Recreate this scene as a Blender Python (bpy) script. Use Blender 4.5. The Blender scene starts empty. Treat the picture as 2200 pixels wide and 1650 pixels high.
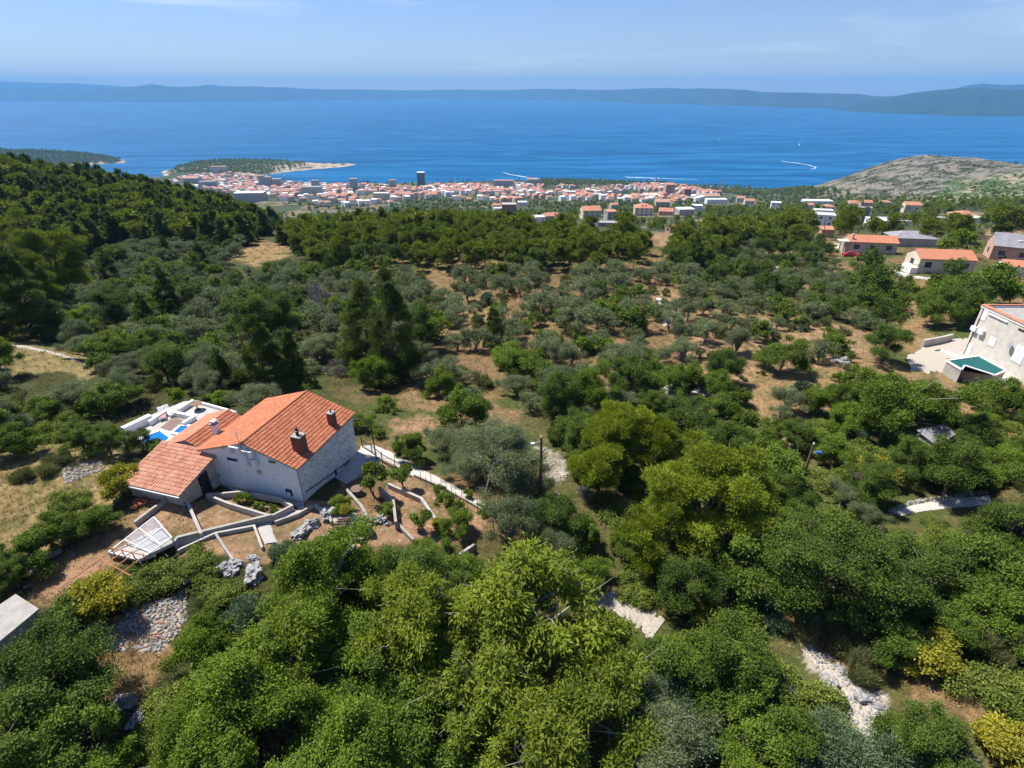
import bpy, math, random
import numpy as np
from mathutils import Vector, Matrix

# ------------------------------------------------------------------ camera, world, sun
SC = bpy.context.scene
COL = SC.collection
W0, F, PITCH, CAMZ = 2200.0, 1157.0, math.radians(28.6), 300.0
cam_d = bpy.data.cameras.new('camera'); cam = bpy.data.objects.new('camera', cam_d); COL.objects.link(cam)
cam.location = (0, 0, CAMZ); cam.rotation_euler = (math.radians(90 - 28.6), 0, 0)
cam_d.sensor_width = 36; cam_d.lens = 36 * F / W0; cam_d.clip_start = .5; cam_d.clip_end = 90000
SC.camera = cam
SUN_AZ, SUN_EL = math.atan2(-.85, .53), math.radians(60)      # azimuth clockwise from +Y
wd = bpy.data.worlds.new('World'); SC.world = wd; wd.use_nodes = True
nt = wd.node_tree; nt.nodes.clear()
sky = nt.nodes.new('ShaderNodeTexSky'); sky.sky_type = 'NISHITA'; sky.sun_disc = False
sky.sun_elevation = SUN_EL; sky.sun_rotation = SUN_AZ; sky.altitude = 0
sky.air_density = 1.15; sky.dust_density = 0.0; sky.ozone_density = 3.0
tc = nt.nodes.new('ShaderNodeTexCoord'); mp = nt.nodes.new('ShaderNodeMapping')
mp.inputs['Scale'].default_value = (1.2, 3.2, 14); mp.inputs['Rotation'].default_value = (0, .12, .35)
cn = nt.nodes.new('ShaderNodeTexNoise'); cn.inputs['Scale'].default_value = 1.6; cn.inputs['Detail'].default_value = 7; cn.inputs['Distortion'].default_value = .6
cr_ = nt.nodes.new('ShaderNodeValToRGB'); cr_.color_ramp.elements[0].position = .53; cr_.color_ramp.elements[1].position = .86
cr_.color_ramp.elements[1].color = (.42, .42, .42, 1)
mx = nt.nodes.new('ShaderNodeMixRGB'); mx.inputs[2].default_value = (9.0, 9.6, 10.6, 1)
bg = nt.nodes.new('ShaderNodeBackground'); bg.inputs[1].default_value = .092
wo = nt.nodes.new('ShaderNodeOutputWorld')
L = nt.links.new
L(tc.outputs['Generated'], mp.inputs[0]); L(mp.outputs[0], cn.inputs['Vector']); L(cn.outputs[0], cr_.inputs[0])
L(cr_.outputs[0], mx.inputs[0]); tint = nt.nodes.new('ShaderNodeMixRGB'); tint.blend_type = 'MULTIPLY'; tint.inputs[0].default_value = 1; tint.inputs[2].default_value = (.58, .63, .86, 1)
L(sky.outputs[0], tint.inputs[1]); L(tint.outputs[0], mx.inputs[1]); L(mx.outputs[0], bg.inputs[0]); L(bg.outputs[0], wo.inputs[0])
sd = bpy.data.lights.new('sun', 'SUN'); sd.energy = 4.9; sd.angle = math.radians(.5); sd.color = (1, .95, .87)
so = bpy.data.objects.new('sun', sd); COL.objects.link(so)
sdir = Vector((math.sin(SUN_AZ) * math.cos(SUN_EL), math.cos(SUN_AZ) * math.cos(SUN_EL), math.sin(SUN_EL)))
so.rotation_euler = sdir.to_track_quat('Z', 'Y').to_euler(); so.location = (0, 0, 400)
SC.view_settings.view_transform = 'Standard'; SC.view_settings.look = 'None'
SC.view_settings.exposure = 0.74; SC.view_settings.gamma = 1
SC.cycles.max_bounces = 7; SC.cycles.diffuse_bounces = 4; SC.cycles.transmission_bounces = 3; SC.cycles.glossy_bounces = 2
SC.cycles.volume_bounces = 0; SC.cycles.transparent_max_bounces = 6

# ------------------------------------------------------------------ pixel <-> world
CP, SP = math.cos(PITCH), math.sin(PITCH)
def ray(px, py):
    v = (825 - py) / F
    return (px - 1100) / F, CP + v * SP, -SP + v * CP
def atz(px, py, z):
    r = ray(px, py); t = (z - CAMZ) / r[2]
    return Vector((r[0] * t, r[1] * t, z))
def proj(x, y, z):
    d = y * CP - (z - CAMZ) * SP; u = y * SP + (z - CAMZ) * CP
    return 1100 + F * x / d, 825 - F * u / d, d
def inpoly(X, Y, poly):
    r = np.zeros(np.shape(X), bool); n = len(poly)
    for i in range(n):
        x0, y0 = poly[i]; x1, y1 = poly[(i + 1) % n]
        if y0 == y1: continue
        c = ((Y >= min(y0, y1)) & (Y < max(y0, y1)))
        r ^= c & (X < x0 + (Y - y0) * (x1 - x0) / (y1 - y0))
    return r
def segdist(X, Y, poly, closed=True):
    d = np.full(np.shape(X), 1e18)
    n = len(poly)
    for i in range(n if closed else n - 1):
        x0, y0 = poly[i]; x1, y1 = poly[(i + 1) % n]
        dx, dy = x1 - x0, y1 - y0
        t = np.clip(((X - x0) * dx + (Y - y0) * dy) / (dx * dx + dy * dy + 1e-12), 0, 1)
        d = np.minimum(d, (X - x0 - t * dx) ** 2 + (Y - y0 - t * dy) ** 2)
    return np.sqrt(d)

# value noise (2D), vectorised
def _hash(ix, iy, s):
    h = (ix.astype(np.int64) * 374761393 + iy.astype(np.int64) * 668265263 + s * 974634777) & 0xffffffff
    h = ((h ^ (h >> 13)) * 1274126177) & 0xffffffff
    return ((h ^ (h >> 16)) & 0xffff) / 65535.
def vnoise(x, y, s=0):
    x = np.asarray(x, float); y = np.asarray(y, float)
    ix = np.floor(x); iy = np.floor(y); fx = x - ix; fy = y - iy
    fx = fx * fx * (3 - 2 * fx); fy = fy * fy * (3 - 2 * fy)
    a = _hash(ix, iy, s); b = _hash(ix + 1, iy, s); c = _hash(ix, iy + 1, s); d = _hash(ix + 1, iy + 1, s)
    return (a * (1 - fx) + b * fx) * (1 - fy) + (c * (1 - fx) + d * fx) * fy
def fbm(x, y, s=0, o=4):
    r = 0; a = .5
    for i in range(o): r = r + a * vnoise(x * 2 ** i, y * 2 ** i, s + i); a *= .5
    return r

# ------------------------------------------------------------------ terrain heights
CTRL_Z = [(0,1650,272),(600,1650,271),(1100,1650,269.5),(1700,1650,270),(2200,1650,271),(-400,1650,273),(2600,1650,272),
 (0,1300,273),(250,1180,273),(400,1250,272),(800,1250,271.6),(1200,1300,270),(1700,1300,269.5),(2200,1300,271),
 (257,1045,273.6),(380,1080,273.8),(330,1110,273.5),(490,1040,273),(520,1150,273),(652,1072,273),(700,1120,272.9),(560,1060,273),(640,1040,273),
 (900,1100,271.8),(790,1060,272.4),(1100,1090,270.5),(1500,1050,268.5),(2100,1070,269),(1700,1100,268.5),
 (0,900,272),(130,1000,273),(270,950,271.6),(330,930,271.2),(450,880,271),(500,960,272),(768,991,271.6),(790,955,271.2),(860,980,271.2),(1100,950,269.5),(1500,900,268),(2000,930,268),
 (0,740,270),(400,780,268),(640,830,269.5),(800,800,266),(1200,800,266),(1600,780,268),(2060,760,268),(2130,800,267.6),(2200,760,268.2),(2240,700,268.4),
 (-400,900,272),(-400,1200,274),(2600,1000,270),(2600,800,271)]
CTRL_Y = [(-100,600,135),(100,600,140),(500,600,130),(900,600,125),(1300,600,115),(1700,600,130),(1950,600,125),(2190,600,135),(2500,600,140),
 (100,500,200),(500,500,210),(900,500,180),(1200,500,200),(1500,500,220),(1828,540,165),(1800,505,210),(2150,500,220),(2030,566,140),
 (100,420,230),(0,365,270),(-200,330,280),(300,425,280),(450,455,300),(200,400,270),(900,500,235),(1100,512,240),(750,512,250),(1300,510,235),
 (800,470,900),(800,445,1100),(800,420,1400),(800,403,1760),(500,420,1500),(620,440,1150),
 (1000,430,1250),(1000,405,1700),(1400,420,1450),(1400,440,1000),(1380,463,600),(1280,487,450),(1180,477,420),(1590,500,300),(1200,402,1750),
 (1600,420,1450),(1800,475,420),(1900,490,330),(2190,470,400),(2190,440,600),(2500,450,500),
 (2150,395,950),(2050,410,900),(1990,337,1500),(1900,355,1550),(1850,378,1600),(2190,352,1250),(2110,345,1400),(1790,412,1700),(1900,430,900),(1700,432,1150),(1750,450,700),(2400,360,1200),(1820,445,800)]
CTRL_F = [(150,330,450,175),(0,330,420,185),(400,330,450,165),(900,330,330,210),(500,330,700,120),(150,330,900,90),(150,330,1500,40),(-300,330,700,120),
 (1990,330,2150,-30),(2190,330,1900,-20),(2500,330,1900,-20),(1880,330,1950,-20),(540,350,2330,30),(450,350,2330,22),(640,350,2250,12),(720,350,2200,6),(150,340,2700,34),(0,330,2800,42),(-200,330,2800,46),(1100,400,3000,-30)]
_P = []
def _add(px, py, z=None, yy=None):
    r = ray(px, py); a = r[0] / r[1]
    if z is not None: t = (z - CAMZ) / r[2]; _P.append((a, r[1] * t, z))
    else: _P.append((a, yy, CAMZ + r[2] / r[1] * yy))
for p in CTRL_Z: _add(p[0], p[1], z=p[2])
for p in CTRL_Y: _add(p[0], p[1], yy=p[2])
for p in CTRL_F: r = ray(p[0], p[1]); _P.append((r[0] / r[1], p[2], p[3]))
for a in np.linspace(-2.3, 2.3, 15): _P.append((a, 8.5, 271.8 - .3 * a))
for a in (-2.3, -1.95, 1.95, 2.3):
    for y_, z_ in ((13, 271.6), (19, 271.4), (28, 271.), (42, 270.), (62, 268.5), (95, 263.)): _P.append((a, y_, z_ - .3 * a))
_P = np.array(_P); _q = np.c_[_P[:, 0] * 1.6, np.log(_P[:, 1])]
def _k(A, B): return np.sqrt(((A[:, None] - B[None]) ** 2).sum(-1) + .0016)
_n = len(_q)
_M = np.zeros((_n + 3, _n + 3)); _M[:_n, :_n] = _k(_q, _q) - 1e-4 * np.eye(_n)
_M[:_n, _n:] = np.c_[np.ones(_n), _q]; _M[_n:, :_n] = _M[:_n, _n:].T
_w = np.linalg.solve(_M, np.r_[_P[:, 2], 0, 0, 0])
def _rbf(a, ly):
    sh = a.shape; Q = np.c_[a.ravel() * 1.6, ly.ravel()]; out = np.zeros(len(Q))
    for i in range(0, len(Q), 20000):
        q = Q[i:i + 20000]; out[i:i + 20000] = _k(q, _q) @ _w[:_n] + np.c_[np.ones(len(q)), q] @ _w[_n:]
    return out.reshape(sh)
def sea(px, py): p = atz(px, py, 0.); return (p.x, p.y)
COAST = [sea(*p) for p in [(1795,414),(1700,412.5),(1600,405.5),(1500,398),(1400,392.5),(1200,391),(1150,389.5),(1100,391),(1000,395),(900,397.5),
  (760,397.5),(690,398),(640,395),(612,391),(585,386),(568,380),(572,376),(600,371),(640,367),(690,362),(740,358),(763,353.5),(740,350.5),(690,351),(640,349),
  (540,347),(440,352),(385,360),(352,368),(350,374),(362,380),(340,388),(300,392),(100,395)]] + \
  [(-4000., 1900.), (-6000., 1500.), (-6000., -100.), (6000., -100.), (6000., 1500.), (2600., 1750.), (1800., 1900.), (1500, 1980)]
HEAD = [sea(*p) for p in [(272,347),(240,338),(150,332),(0,326),(-300,320),(-300,352),(0,362),(150,358),(220,352),(262,350)]]
NA, NY = 560, 520
gA = np.linspace(-2.3, 2.3, NA); gL = np.linspace(math.log(9.), math.log(3300.), NY)
GA, GL = np.meshgrid(gA, gL); GY = np.exp(GL); GX = GA * GY
GZ = _rbf(GA, GL)
far = np.clip((GY - 60) / 200, 0, 1)
GZ += far * ((fbm(GX / 60, GY / 60, 3) - .47) * np.clip(GY / 150, 0, 8)) + (fbm(GX / 6, GY / 6, 9) - .47) * .55 * np.clip((GY - 48) / 20, 0, 1)
_in = inpoly(GX, GY, COAST); _sd = segdist(GX, GY, COAST) * np.where(_in, 1, -1)
_in2 = inpoly(GX, GY, HEAD); _sd2 = segdist(GX, GY, HEAD) * np.where(_in2, 1, -1)
_sdm = np.maximum(_sd, _sd2)
_lim = np.where(_sdm > 0, .6 + _sdm * np.where(GX > 500, .8, .22), _sdm * .08)
zl = np.where(GY > 900, np.maximum(GZ, 2.5 + np.clip(_sdm, 0, 200) * .02), GZ)
GZ = np.where(GY > 900, np.minimum(zl, _lim), GZ)
GZ = np.maximum(GZ, -3)
def H(x, y):
    x = np.asarray(x, float); y = np.maximum(np.asarray(y, float), 9.01)
    fa = np.clip((x / y + 2.3) / 4.6 * (NA - 1), 0, NA - 1.001); fl = np.clip((np.log(y) - gL[0]) / (gL[-1] - gL[0]) * (NY - 1), 0, NY - 1.001)
    i = fl.astype(int); j = fa.astype(int); u = fl - i; v = fa - j
    return GZ[i, j] * (1 - u) * (1 - v) + GZ[i + 1, j] * u * (1 - v) + GZ[i, j + 1] * (1 - u) * v + GZ[i + 1, j + 1] * u * v
_ts = np.exp(np.linspace(math.log(8), math.log(3200), 1500))
def gp(px, py, up=0.):
    """first point of the ground (or of the level 'up' above it) that the line of sight meets"""
    r = ray(px, py); x = r[0] / r[1] * _ts; z = CAMZ + r[2] / r[1] * _ts
    dd = z - H(x, _ts) - up; k = np.argmax(dd < 0)
    if dd[k] >= 0: k = len(_ts) - 1
    if k == 0: y = _ts[0]
    else:
        t = dd[k - 1] / (dd[k - 1] - dd[k]); y = _ts[k - 1] * (1 - t) + _ts[k] * t
    x = r[0] / r[1] * y
    return Vector((float(x), float(y), float(H(x, y))))

# ------------------------------------------------------------------ scene helpers
def mesh_np(name, V, Q=None, T=None, mats=(), midx=None, attrs=None, smooth=False):
    me = bpy.data.meshes.new(name)
    V = np.asarray(V, np.float32); parts = []; tot = []
    if Q is not None and len(Q): parts.append(np.asarray(Q, np.int32).ravel()); tot.append(np.full(len(Q), 4, np.int32))
    if T is not None and len(T): parts.append(np.asarray(T, np.int32).ravel()); tot.append(np.full(len(T), 3, np.int32))
    idx = np.concatenate(parts); tot = np.concatenate(tot); st = np.r_[0, np.cumsum(tot)[:-1]].astype(np.int32)
    me.vertices.add(len(V)); me.vertices.foreach_set('co', V.ravel())
    me.loops.add(len(idx)); me.loops.foreach_set('vertex_index', idx)
    me.polygons.add(len(tot)); me.polygons.foreach_set('loop_start', st); me.polygons.foreach_set('loop_total', tot)
    for m in mats: me.materials.append(m)
    if midx is not None: me.polygons.foreach_set('material_index', np.asarray(midx, np.int32))
    me.update(calc_edges=True)
    if smooth: me.polygons.foreach_set('use_smooth', np.ones(len(tot), bool))
    for k, (typ, val) in (attrs or {}).items():
        at = me.attributes.new(k, typ, 'POINT')
        at.data.foreach_set('color' if typ == 'FLOAT_COLOR' else 'value', np.asarray(val, np.float32).ravel())
    return me
def link(name, data, parent=None, loc=None, rot=None, scale=None):
    o = bpy.data.objects.new(name, data); COL.objects.link(o)
    if parent is not None: o.parent = parent
    if loc is not None: o.location = loc
    if rot is not None: o.rotation_euler = (0, 0, rot) if not hasattr(rot, '__len__') else rot
    if scale is not None: o.scale = scale if hasattr(scale, '__len__') else (scale,) * 3
    return o
def tag(o, label=None, cat=None, group=None, kind=None):
    if label: o['label'] = label
    if cat: o['category'] = cat
    if group: o['group'] = group
    if kind: o['kind'] = kind
    return o
def thing(name, label, cat, loc, rot=0., group=None):
    return tag(link(name, None, None, loc, rot), label, cat, group)
class MB:
    """collects quads; uv in metres along the face"""
    def __init__(s): s.v = []; s.f = []; s.uv = []
    def quad(s, a, b, c, d):
        i = len(s.v); a, b, c, d = map(Vector, (a, b, c, d)); s.v += [a, b, c, d]; s.f.append((i, i + 1, i + 2, i + 3))
        n = (b - a).cross(d - a)
        if n.length < 1e-9: n = (c - a).cross(d - a)
        n.normalize() if n.length else None
        if abs(n.z) > .9: s.uv += [(p.x, p.y) for p in (a, b, c, d)]
        else:
            t = Vector((-n.y, n.x, 0)).normalized(); w = n.cross(t)
            s.uv += [(p.dot(t), p.dot(w) * (1 if w.z > 0 else -1)) for p in (a, b, c, d)]
    def tri(s, a, b, c):
        i = len(s.v); a, b, c = map(Vector, (a, b, c)); s.v += [a, b, c]; s.f.append((i, i + 1, i + 2))
        n = (b - a).cross(c - a).normalized(); t = Vector((-n.y, n.x, 0))
        t = t.normalized() if t.length > 1e-6 else Vector((1, 0, 0)); w = n.cross(t)
        s.uv += [(p.dot(t), p.dot(w)) for p in (a, b, c)]
    def hexa(s, p):          # p: 4 bottom (ccw from above) then 4 top
        s.quad(p[3], p[2], p[1], p[0]); s.quad(*p[4:8])
        for i in range(4): j = (i + 1) % 4; s.quad(p[i], p[j], p[4 + j], p[4 + i])
        return s
    def box(s, x0, x1, y0, y1, z0, z1):
        return s.hexa([(x0, y0, z0), (x1, y0, z0), (x1, y1, z0), (x0, y1, z0), (x0, y0, z1), (x1, y0, z1), (x1, y1, z1), (x0, y1, z1)])
    def prism(s, pts, z0, z1):
        n = len(pts)
        for i in range(n): a = pts[i]; b = pts[(i + 1) % n]; s.quad((*a, z0), (*b, z0), (*b, z1), (*a, z1))
        for i in range(1, n - 1):
            s.tri((*pts[0], z1), (*pts[i], z1), (*pts[i + 1], z1)); s.tri((*pts[0], z0), (*pts[i + 1], z0), (*pts[i], z0))
        return s
    def beam(s, a, b, w, h=None):
        a, b = Vector(a), Vector(b); h = h or w; d = (b - a).normalized()
        up = Vector((0, 0, 1)) if abs(d.z) < .95 else Vector((1, 0, 0))
        t = d.cross(up).normalized() * w / 2; n = t.cross(d).normalized() * h / 2
        return s.hexa([a - t - n, a + t - n, b + t - n, b - t - n, a - t + n, a + t + n, b + t + n, b - t + n])
    def tube(s, pts, rad, n=8, cap=True):
        pts = [Vector(p) for p in pts]; rings = []
        for i, p in enumerate(pts):
            d = (pts[min(i + 1, len(pts) - 1)] - pts[max(i - 1, 0)]).normalized()
            up = Vector((0, 0, 1)) if abs(d.z) < .9 else Vector((1, 0, 0)); t = d.cross(up).normalized(); w = t.cross(d)
            r = rad[i] if hasattr(rad, '__len__') else rad
            rings.append([p + (t * math.cos(k * 2 * math.pi / n) + w * math.sin(k * 2 * math.pi / n)) * r for k in range(n)])
        for i in range(len(rings) - 1):
            for k in range(n): s.quad(rings[i][k], rings[i][(k + 1) % n], rings[i + 1][(k + 1) % n], rings[i + 1][k])
        if cap:
            for k in range(1, n - 1): s.tri(rings[0][0], rings[0][k + 1], rings[0][k]); s.tri(rings[-1][0], rings[-1][k], rings[-1][k + 1])
        return s
    def mesh(s, name, mat):
        me = bpy.data.meshes.new(name); me.from_pydata([tuple(v) for v in s.v], [], s.f)
        uvl = me.uv_layers.new(name='uv'); arr = []
        for f in s.f:
            for i in f: arr += s.uv[i]
        uvl.data.foreach_set('uv', arr)
        for m in (mat if isinstance(mat, (list, tuple)) else [mat]): me.materials.append(m)
        me.validate(); me.update(); return me
    def build(s, name, mat, parent=None, loc=None, rot=None):
        return link(name, s.mesh(name, mat), parent, loc, rot)
def copy_tree(o, parent=None):
    c = o.copy(); COL.objects.link(c)
    if parent is not None: c.parent = parent
    for ch in o.children: copy_tree(ch, c)
    return c

# ------------------------------------------------------------------ materials
def mat(name, col, rough=.8, var=.25, scale=3., bump=0., col2=None, detail=4., spec=.3, metal=0., coord='Object'):
    m = bpy.data.materials.new(name); m.use_nodes = True; t = m.node_tree; b = t.nodes['Principled BSDF']
    b.inputs['Roughness'].default_value = rough; b.inputs['Specular IOR Level'].default_value = spec; b.inputs['Metallic'].default_value = metal
    n = t.nodes.new('ShaderNodeTexNoise'); n.inputs['Scale'].default_value = scale; n.inputs['Detail'].default_value = detail; n.inputs['Roughness'].default_value = .65
    c = t.nodes.new('ShaderNodeTexCoord'); t.links.new(c.outputs[coord], n.inputs['Vector'])
    r = t.nodes.new('ShaderNodeValToRGB'); r.color_ramp.elements[0].position = .3; r.color_ramp.elements[1].position = .7
    a = [x * (1 - var) for x in col]; d = col2 or [min(1, x * (1 + var)) for x in col]
    r.color_ramp.elements[0].color = (*a, 1); r.color_ramp.elements[1].color = (*d, 1)
    t.links.new(n.outputs[0], r.inputs[0]); t.links.new(r.outputs[0], b.inputs['Base Color'])
    if bump:
        bp = t.nodes.new('ShaderNodeBump'); bp.inputs['Strength'].default_value = bump; bp.inputs['Distance'].default_value = .1
        t.links.new(n.outputs[0], bp.inputs['Height']); t.links.new(bp.outputs[0], b.inputs['Normal'])
    return m
def leafmat(name, c1, c2, trans=.3, rough=.55, hue=.0):
    """leaf colour differs from leaf to leaf, from spray to spray (tint) and from tree to tree"""
    m = bpy.data.materials.new(name); m.use_nodes = True; t = m.node_tree; nn = t.nodes; lk = t.links.new
    b = nn['Principled BSDF']; b.inputs['Roughness'].default_value = max(rough, .6); b.inputs['Specular IOR Level'].default_value = .14
    g = nn.new('ShaderNodeNewGeometry'); oi = nn.new('ShaderNodeObjectInfo'); at = nn.new('ShaderNodeAttribute'); at.attribute_name = 'tint'
    s = nn.new('ShaderNodeMath'); s.operation = 'MULTIPLY_ADD'; s.inputs[1].default_value = .35; lk(g.outputs['Random Per Island'], s.inputs[0])
    s2 = nn.new('ShaderNodeMath'); s2.operation = 'MULTIPLY_ADD'; s2.inputs[1].default_value = .45; lk(at.outputs['Fac'], s2.inputs[0]); lk(s2.outputs[0], s.inputs[2])
    s3 = nn.new('ShaderNodeMath'); s3.operation = 'MULTIPLY'; s3.inputs[1].default_value = .3; lk(oi.outputs['Random'], s3.inputs[0]); lk(s3.outputs[0], s2.inputs[2])
    mx = nn.new('ShaderNodeMixRGB'); mx.inputs[1].default_value = (*c1, 1); mx.inputs[2].default_value = (*c2, 1); lk(s.outputs[0], mx.inputs[0])
    lk(mx.outputs[0], b.inputs['Base Color'])
    tr = nn.new('ShaderNodeBsdfTranslucent'); hs = nn.new('ShaderNodeHueSaturation'); hs.inputs['Value'].default_value = 1.3; hs.inputs['Saturation'].default_value = 1.1
    lk(mx.outputs[0], hs.inputs['Color']); lk(hs.outputs[0], tr.inputs[0])
    ms = nn.new('ShaderNodeMixShader'); ms.inputs[0].default_value = trans; lk(b.outputs[0], ms.inputs[1]); lk(tr.outputs[0], ms.inputs[2])
    lk(ms.outputs[0], nn['Material Output'].inputs['Surface'])
    return m
def tilemat(name, c1, c2, c3):
    """roof tiles: every modelled tile its own fired shade, with lichen stains"""
    m = bpy.data.materials.new(name); m.use_nodes = True; t = m.node_tree; nn = t.nodes; lk = t.links.new; b = nn['Principled BSDF']
    b.inputs['Roughness'].default_value = .85; b.inputs['Specular IOR Level'].default_value = .2
    g = nn.new('ShaderNodeNewGeometry'); r = nn.new('ShaderNodeValToRGB'); e = r.color_ramp.elements
    e[0].color = (*c1, 1); e[1].color = (*c2, 1); x = e.new(.5); x.color = (*c3, 1); lk(g.outputs['Random Per Island'], r.inputs[0])
    n = nn.new('ShaderNodeTexNoise'); n.inputs['Scale'].default_value = 1.1; n.inputs['Detail'].default_value = 6; c = nn.new('ShaderNodeTexCoord'); lk(c.outputs['Object'], n.inputs['Vector'])
    r2 = nn.new('ShaderNodeValToRGB'); r2.color_ramp.elements[0].position = .35; r2.color_ramp.elements[0].color = (.72, .72, .72, 1); r2.color_ramp.elements[1].position = .65
    lk(n.outputs[0], r2.inputs[0]); mx = nn.new('ShaderNodeMixRGB'); mx.blend_type = 'MULTIPLY'; mx.inputs[0].default_value = .45
    lk(r.outputs[0], mx.inputs[1]); lk(r2.outputs[0], mx.inputs[2]); lk(mx.outputs[0], b.inputs['Base Color'])
    return m
def stonemat(name, c1, c2, mortar, bw=.5, bh=.28):
    m = bpy.data.materials.new(name); m.use_nodes = True; t = m.node_tree; nn = t.nodes; lk = t.links.new; b = nn['Principled BSDF']
    b.inputs['Roughness'].default_value = .9; uv = nn.new('ShaderNodeUVMap'); uv.uv_map = 'uv'
    br = nn.new('ShaderNodeTexBrick'); br.inputs['Scale'].default_value = 1; br.inputs['Brick Width'].default_value = bw; br.inputs['Row Height'].default_value = bh
    br.inputs['Mortar Size'].default_value = .03; br.inputs['Color1'].default_value = (*c1, 1); br.inputs['Color2'].default_value = (*c2, 1); br.inputs['Mortar'].default_value = (*mortar, 1)
    nz = nn.new('ShaderNodeTexNoise'); nz.inputs['Scale'].default_value = 2.2; vm = nn.new('ShaderNodeVectorMath'); vm.operation = 'MULTIPLY_ADD'
    vm.inputs[1].default_value = (.12, .12, 0); lk(uv.outputs[0], nz.inputs['Vector']); lk(nz.outputs['Color'], vm.inputs[0]); lk(uv.outputs[0], vm.inputs[2]); lk(vm.outputs[0], br.inputs['Vector'])
    n2 = nn.new('ShaderNodeTexNoise'); n2.inputs['Scale'].default_value = 1.5; n2.inputs['Detail'].default_value = 6; lk(uv.outputs[0], n2.inputs['Vector'])
    mx = nn.new('ShaderNodeMixRGB'); mx.blend_type = 'OVERLAY'; mx.inputs[0].default_value = .55; lk(br.outputs[0], mx.inputs[1]); lk(n2.outputs[0], mx.inputs[2]); lk(mx.outputs[0], b.inputs['Base Color'])
    bp = nn.new('ShaderNodeBump'); bp.invert = True; bp.inputs['Strength'].default_value = .7; bp.inputs['Distance'].default_value = .03; lk(br.outputs['Fac'], bp.inputs['Height']); lk(bp.outputs[0], b.inputs['Normal'])
    return m
M = {}
M['bark'] = mat('bark', (.13, .10, .075), .9, .35, 6, .4)
M['pale_bark'] = mat('pale_bark', (.36, .33, .28), .85, .25, 6, .3)
M['olive_bark'] = mat('olive_bark', (.20, .18, .15), .9, .35, 6, .4)
M['pine'] = leafmat('pine_needles', (0.060, 0.094, 0.012), (0.240, 0.285, 0.034), .22)
M['brightpine'] = leafmat('young_pine_needles', (0.085, 0.125, 0.010), (0.27, 0.33, 0.026), .25)
M['darkpine'] = leafmat('dark_pine_needles', (0.040, 0.070, 0.014), (0.140, 0.180, 0.030), .18)
M['olive'] = leafmat('olive_leaves', (0.062, 0.088, 0.031), (0.213, 0.256, 0.115), .15, .5)
M['oak'] = leafmat('holm_oak_leaves', (0.026, 0.052, 0.010), (0.130, 0.198, 0.027), .22, .45)
M['walnut'] = leafmat('walnut_leaves', (0.062, 0.102, 0.011), (0.255, 0.315, 0.030), .35, .45)
M['laurel'] = leafmat('laurel_leaves', (0.038, 0.070, 0.011), (0.170, 0.245, 0.031), .28, .4)
M['bright'] = leafmat('fresh_green_leaves', (0.052, 0.092, 0.011), (0.205, 0.290, 0.031), .32, .5)
M['yellow'] = leafmat('yellowing_leaves', (0.133, 0.160, 0.016), (0.448, 0.392, 0.049), .32, .5)
M['juniper'] = leafmat('juniper_sprays', (0.052, 0.089, 0.042), (0.163, 0.227, 0.111), .15, .6)
M['broom'] = leafmat('broom_stems', (0.100, 0.126, 0.043), (0.259, 0.266, 0.105), .2, .7)
M['dryblade'] = leafmat('dry_grass_blades', (.26, .18, .085), (.52, .38, .20), .2, .8)
M['greenblade'] = leafmat('green_grass_blades', (0.080, 0.120, 0.027), (0.238, 0.280, 0.070), .25, .7)
M['bramble'] = leafmat('bramble_leaves', (0.066, 0.113, 0.021), (0.231, 0.280, 0.049), .3, .5)
M['litter'] = leafmat('fallen_leaves', (.30, .14, .07), (.58, .32, .18), .1, .8)
M['twig'] = leafmat('dead_twigs', (.20, .17, .15), (.36, .32, .29), .0, .8)
M['tile'] = tilemat('clay_roof_tiles', (.41, .140, .068), (.52, .200, .105), (.465, .168, .085))
M['tile_old'] = tilemat('weathered_roof_tiles', (.44, .185, .11), (.60, .31, .21), (.52, .245, .155))
M['tile_new'] = tilemat('fresh_orange_roof_tiles', (.46, .18, .10), (.58, .26, .155), (.52, .215, .125))
M['roof_far'] = mat('orange_tile_roof', (.45, .20, .125), .85, .22, .25, 0)
M['roof_pink'] = mat('pink_tile_roof', (.42, .25, .19), .85, .2, .25, 0)
M['roof_grey'] = mat('grey_roof_sheeting', (.26, .25, .27), .8, .2, .6, 0)
M['plaster'] = mat('white_rough_plaster', (.84, .82, .79), .9, .10, 2.5, .3)
M['white'] = mat('white_paint', (.78, .78, .76), .6, .05, 2)
M['cream'] = mat('cream_plaster', (.62, .54, .42), .85, .1, .6)
M['cream_plaster'] = mat('sunbleached_cream_plaster', (.60, .55, .47), .9, .14, 1.2, .15)
M['beige'] = mat('beige_plaster', (.48, .41, .32), .85, .15, .6)
M['pinkwall'] = mat('pink_plaster', (.55, .33, .25), .85, .12, .6)
M['greywall'] = mat('grey_concrete_wall', (.42, .405, .385), .85, .18, .5)
M['darkwall'] = mat('dark_grey_facade', (.14, .14, .16), .7, .2, .5)
M['brickwall'] = mat('bare_brick_wall', (.40, .17, .11), .9, .2, 1)
M['concrete'] = mat('concrete', (.32, .30, .27), .9, .22, 1.8, .25)
M['pale_concrete'] = mat('pale_concrete', (.40, .375, .345), .9, .15, 1.0, .15)
M['stone_wall'] = stonemat('dressed_stone', (.74, .68, .62), (.50, .46, .42), (.86, .84, .80))
M['stone_warm'] = stonemat('warm_stone', (.50, .43, .34), (.38, .33, .27), (.55, .50, .43), .4, .22)
M['chimney'] = stonemat('red_brick', (.24, .055, .025), (.17, .045, .022), (.18, .09, .06), .22, .075)
M['dark'] = mat('dark_painted_metal', (.03, .03, .035), .5, .2, 3)
M['blackgap'] = mat('dark_doorway_wood', (.035, .028, .024), .8, .3, 3)
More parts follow.
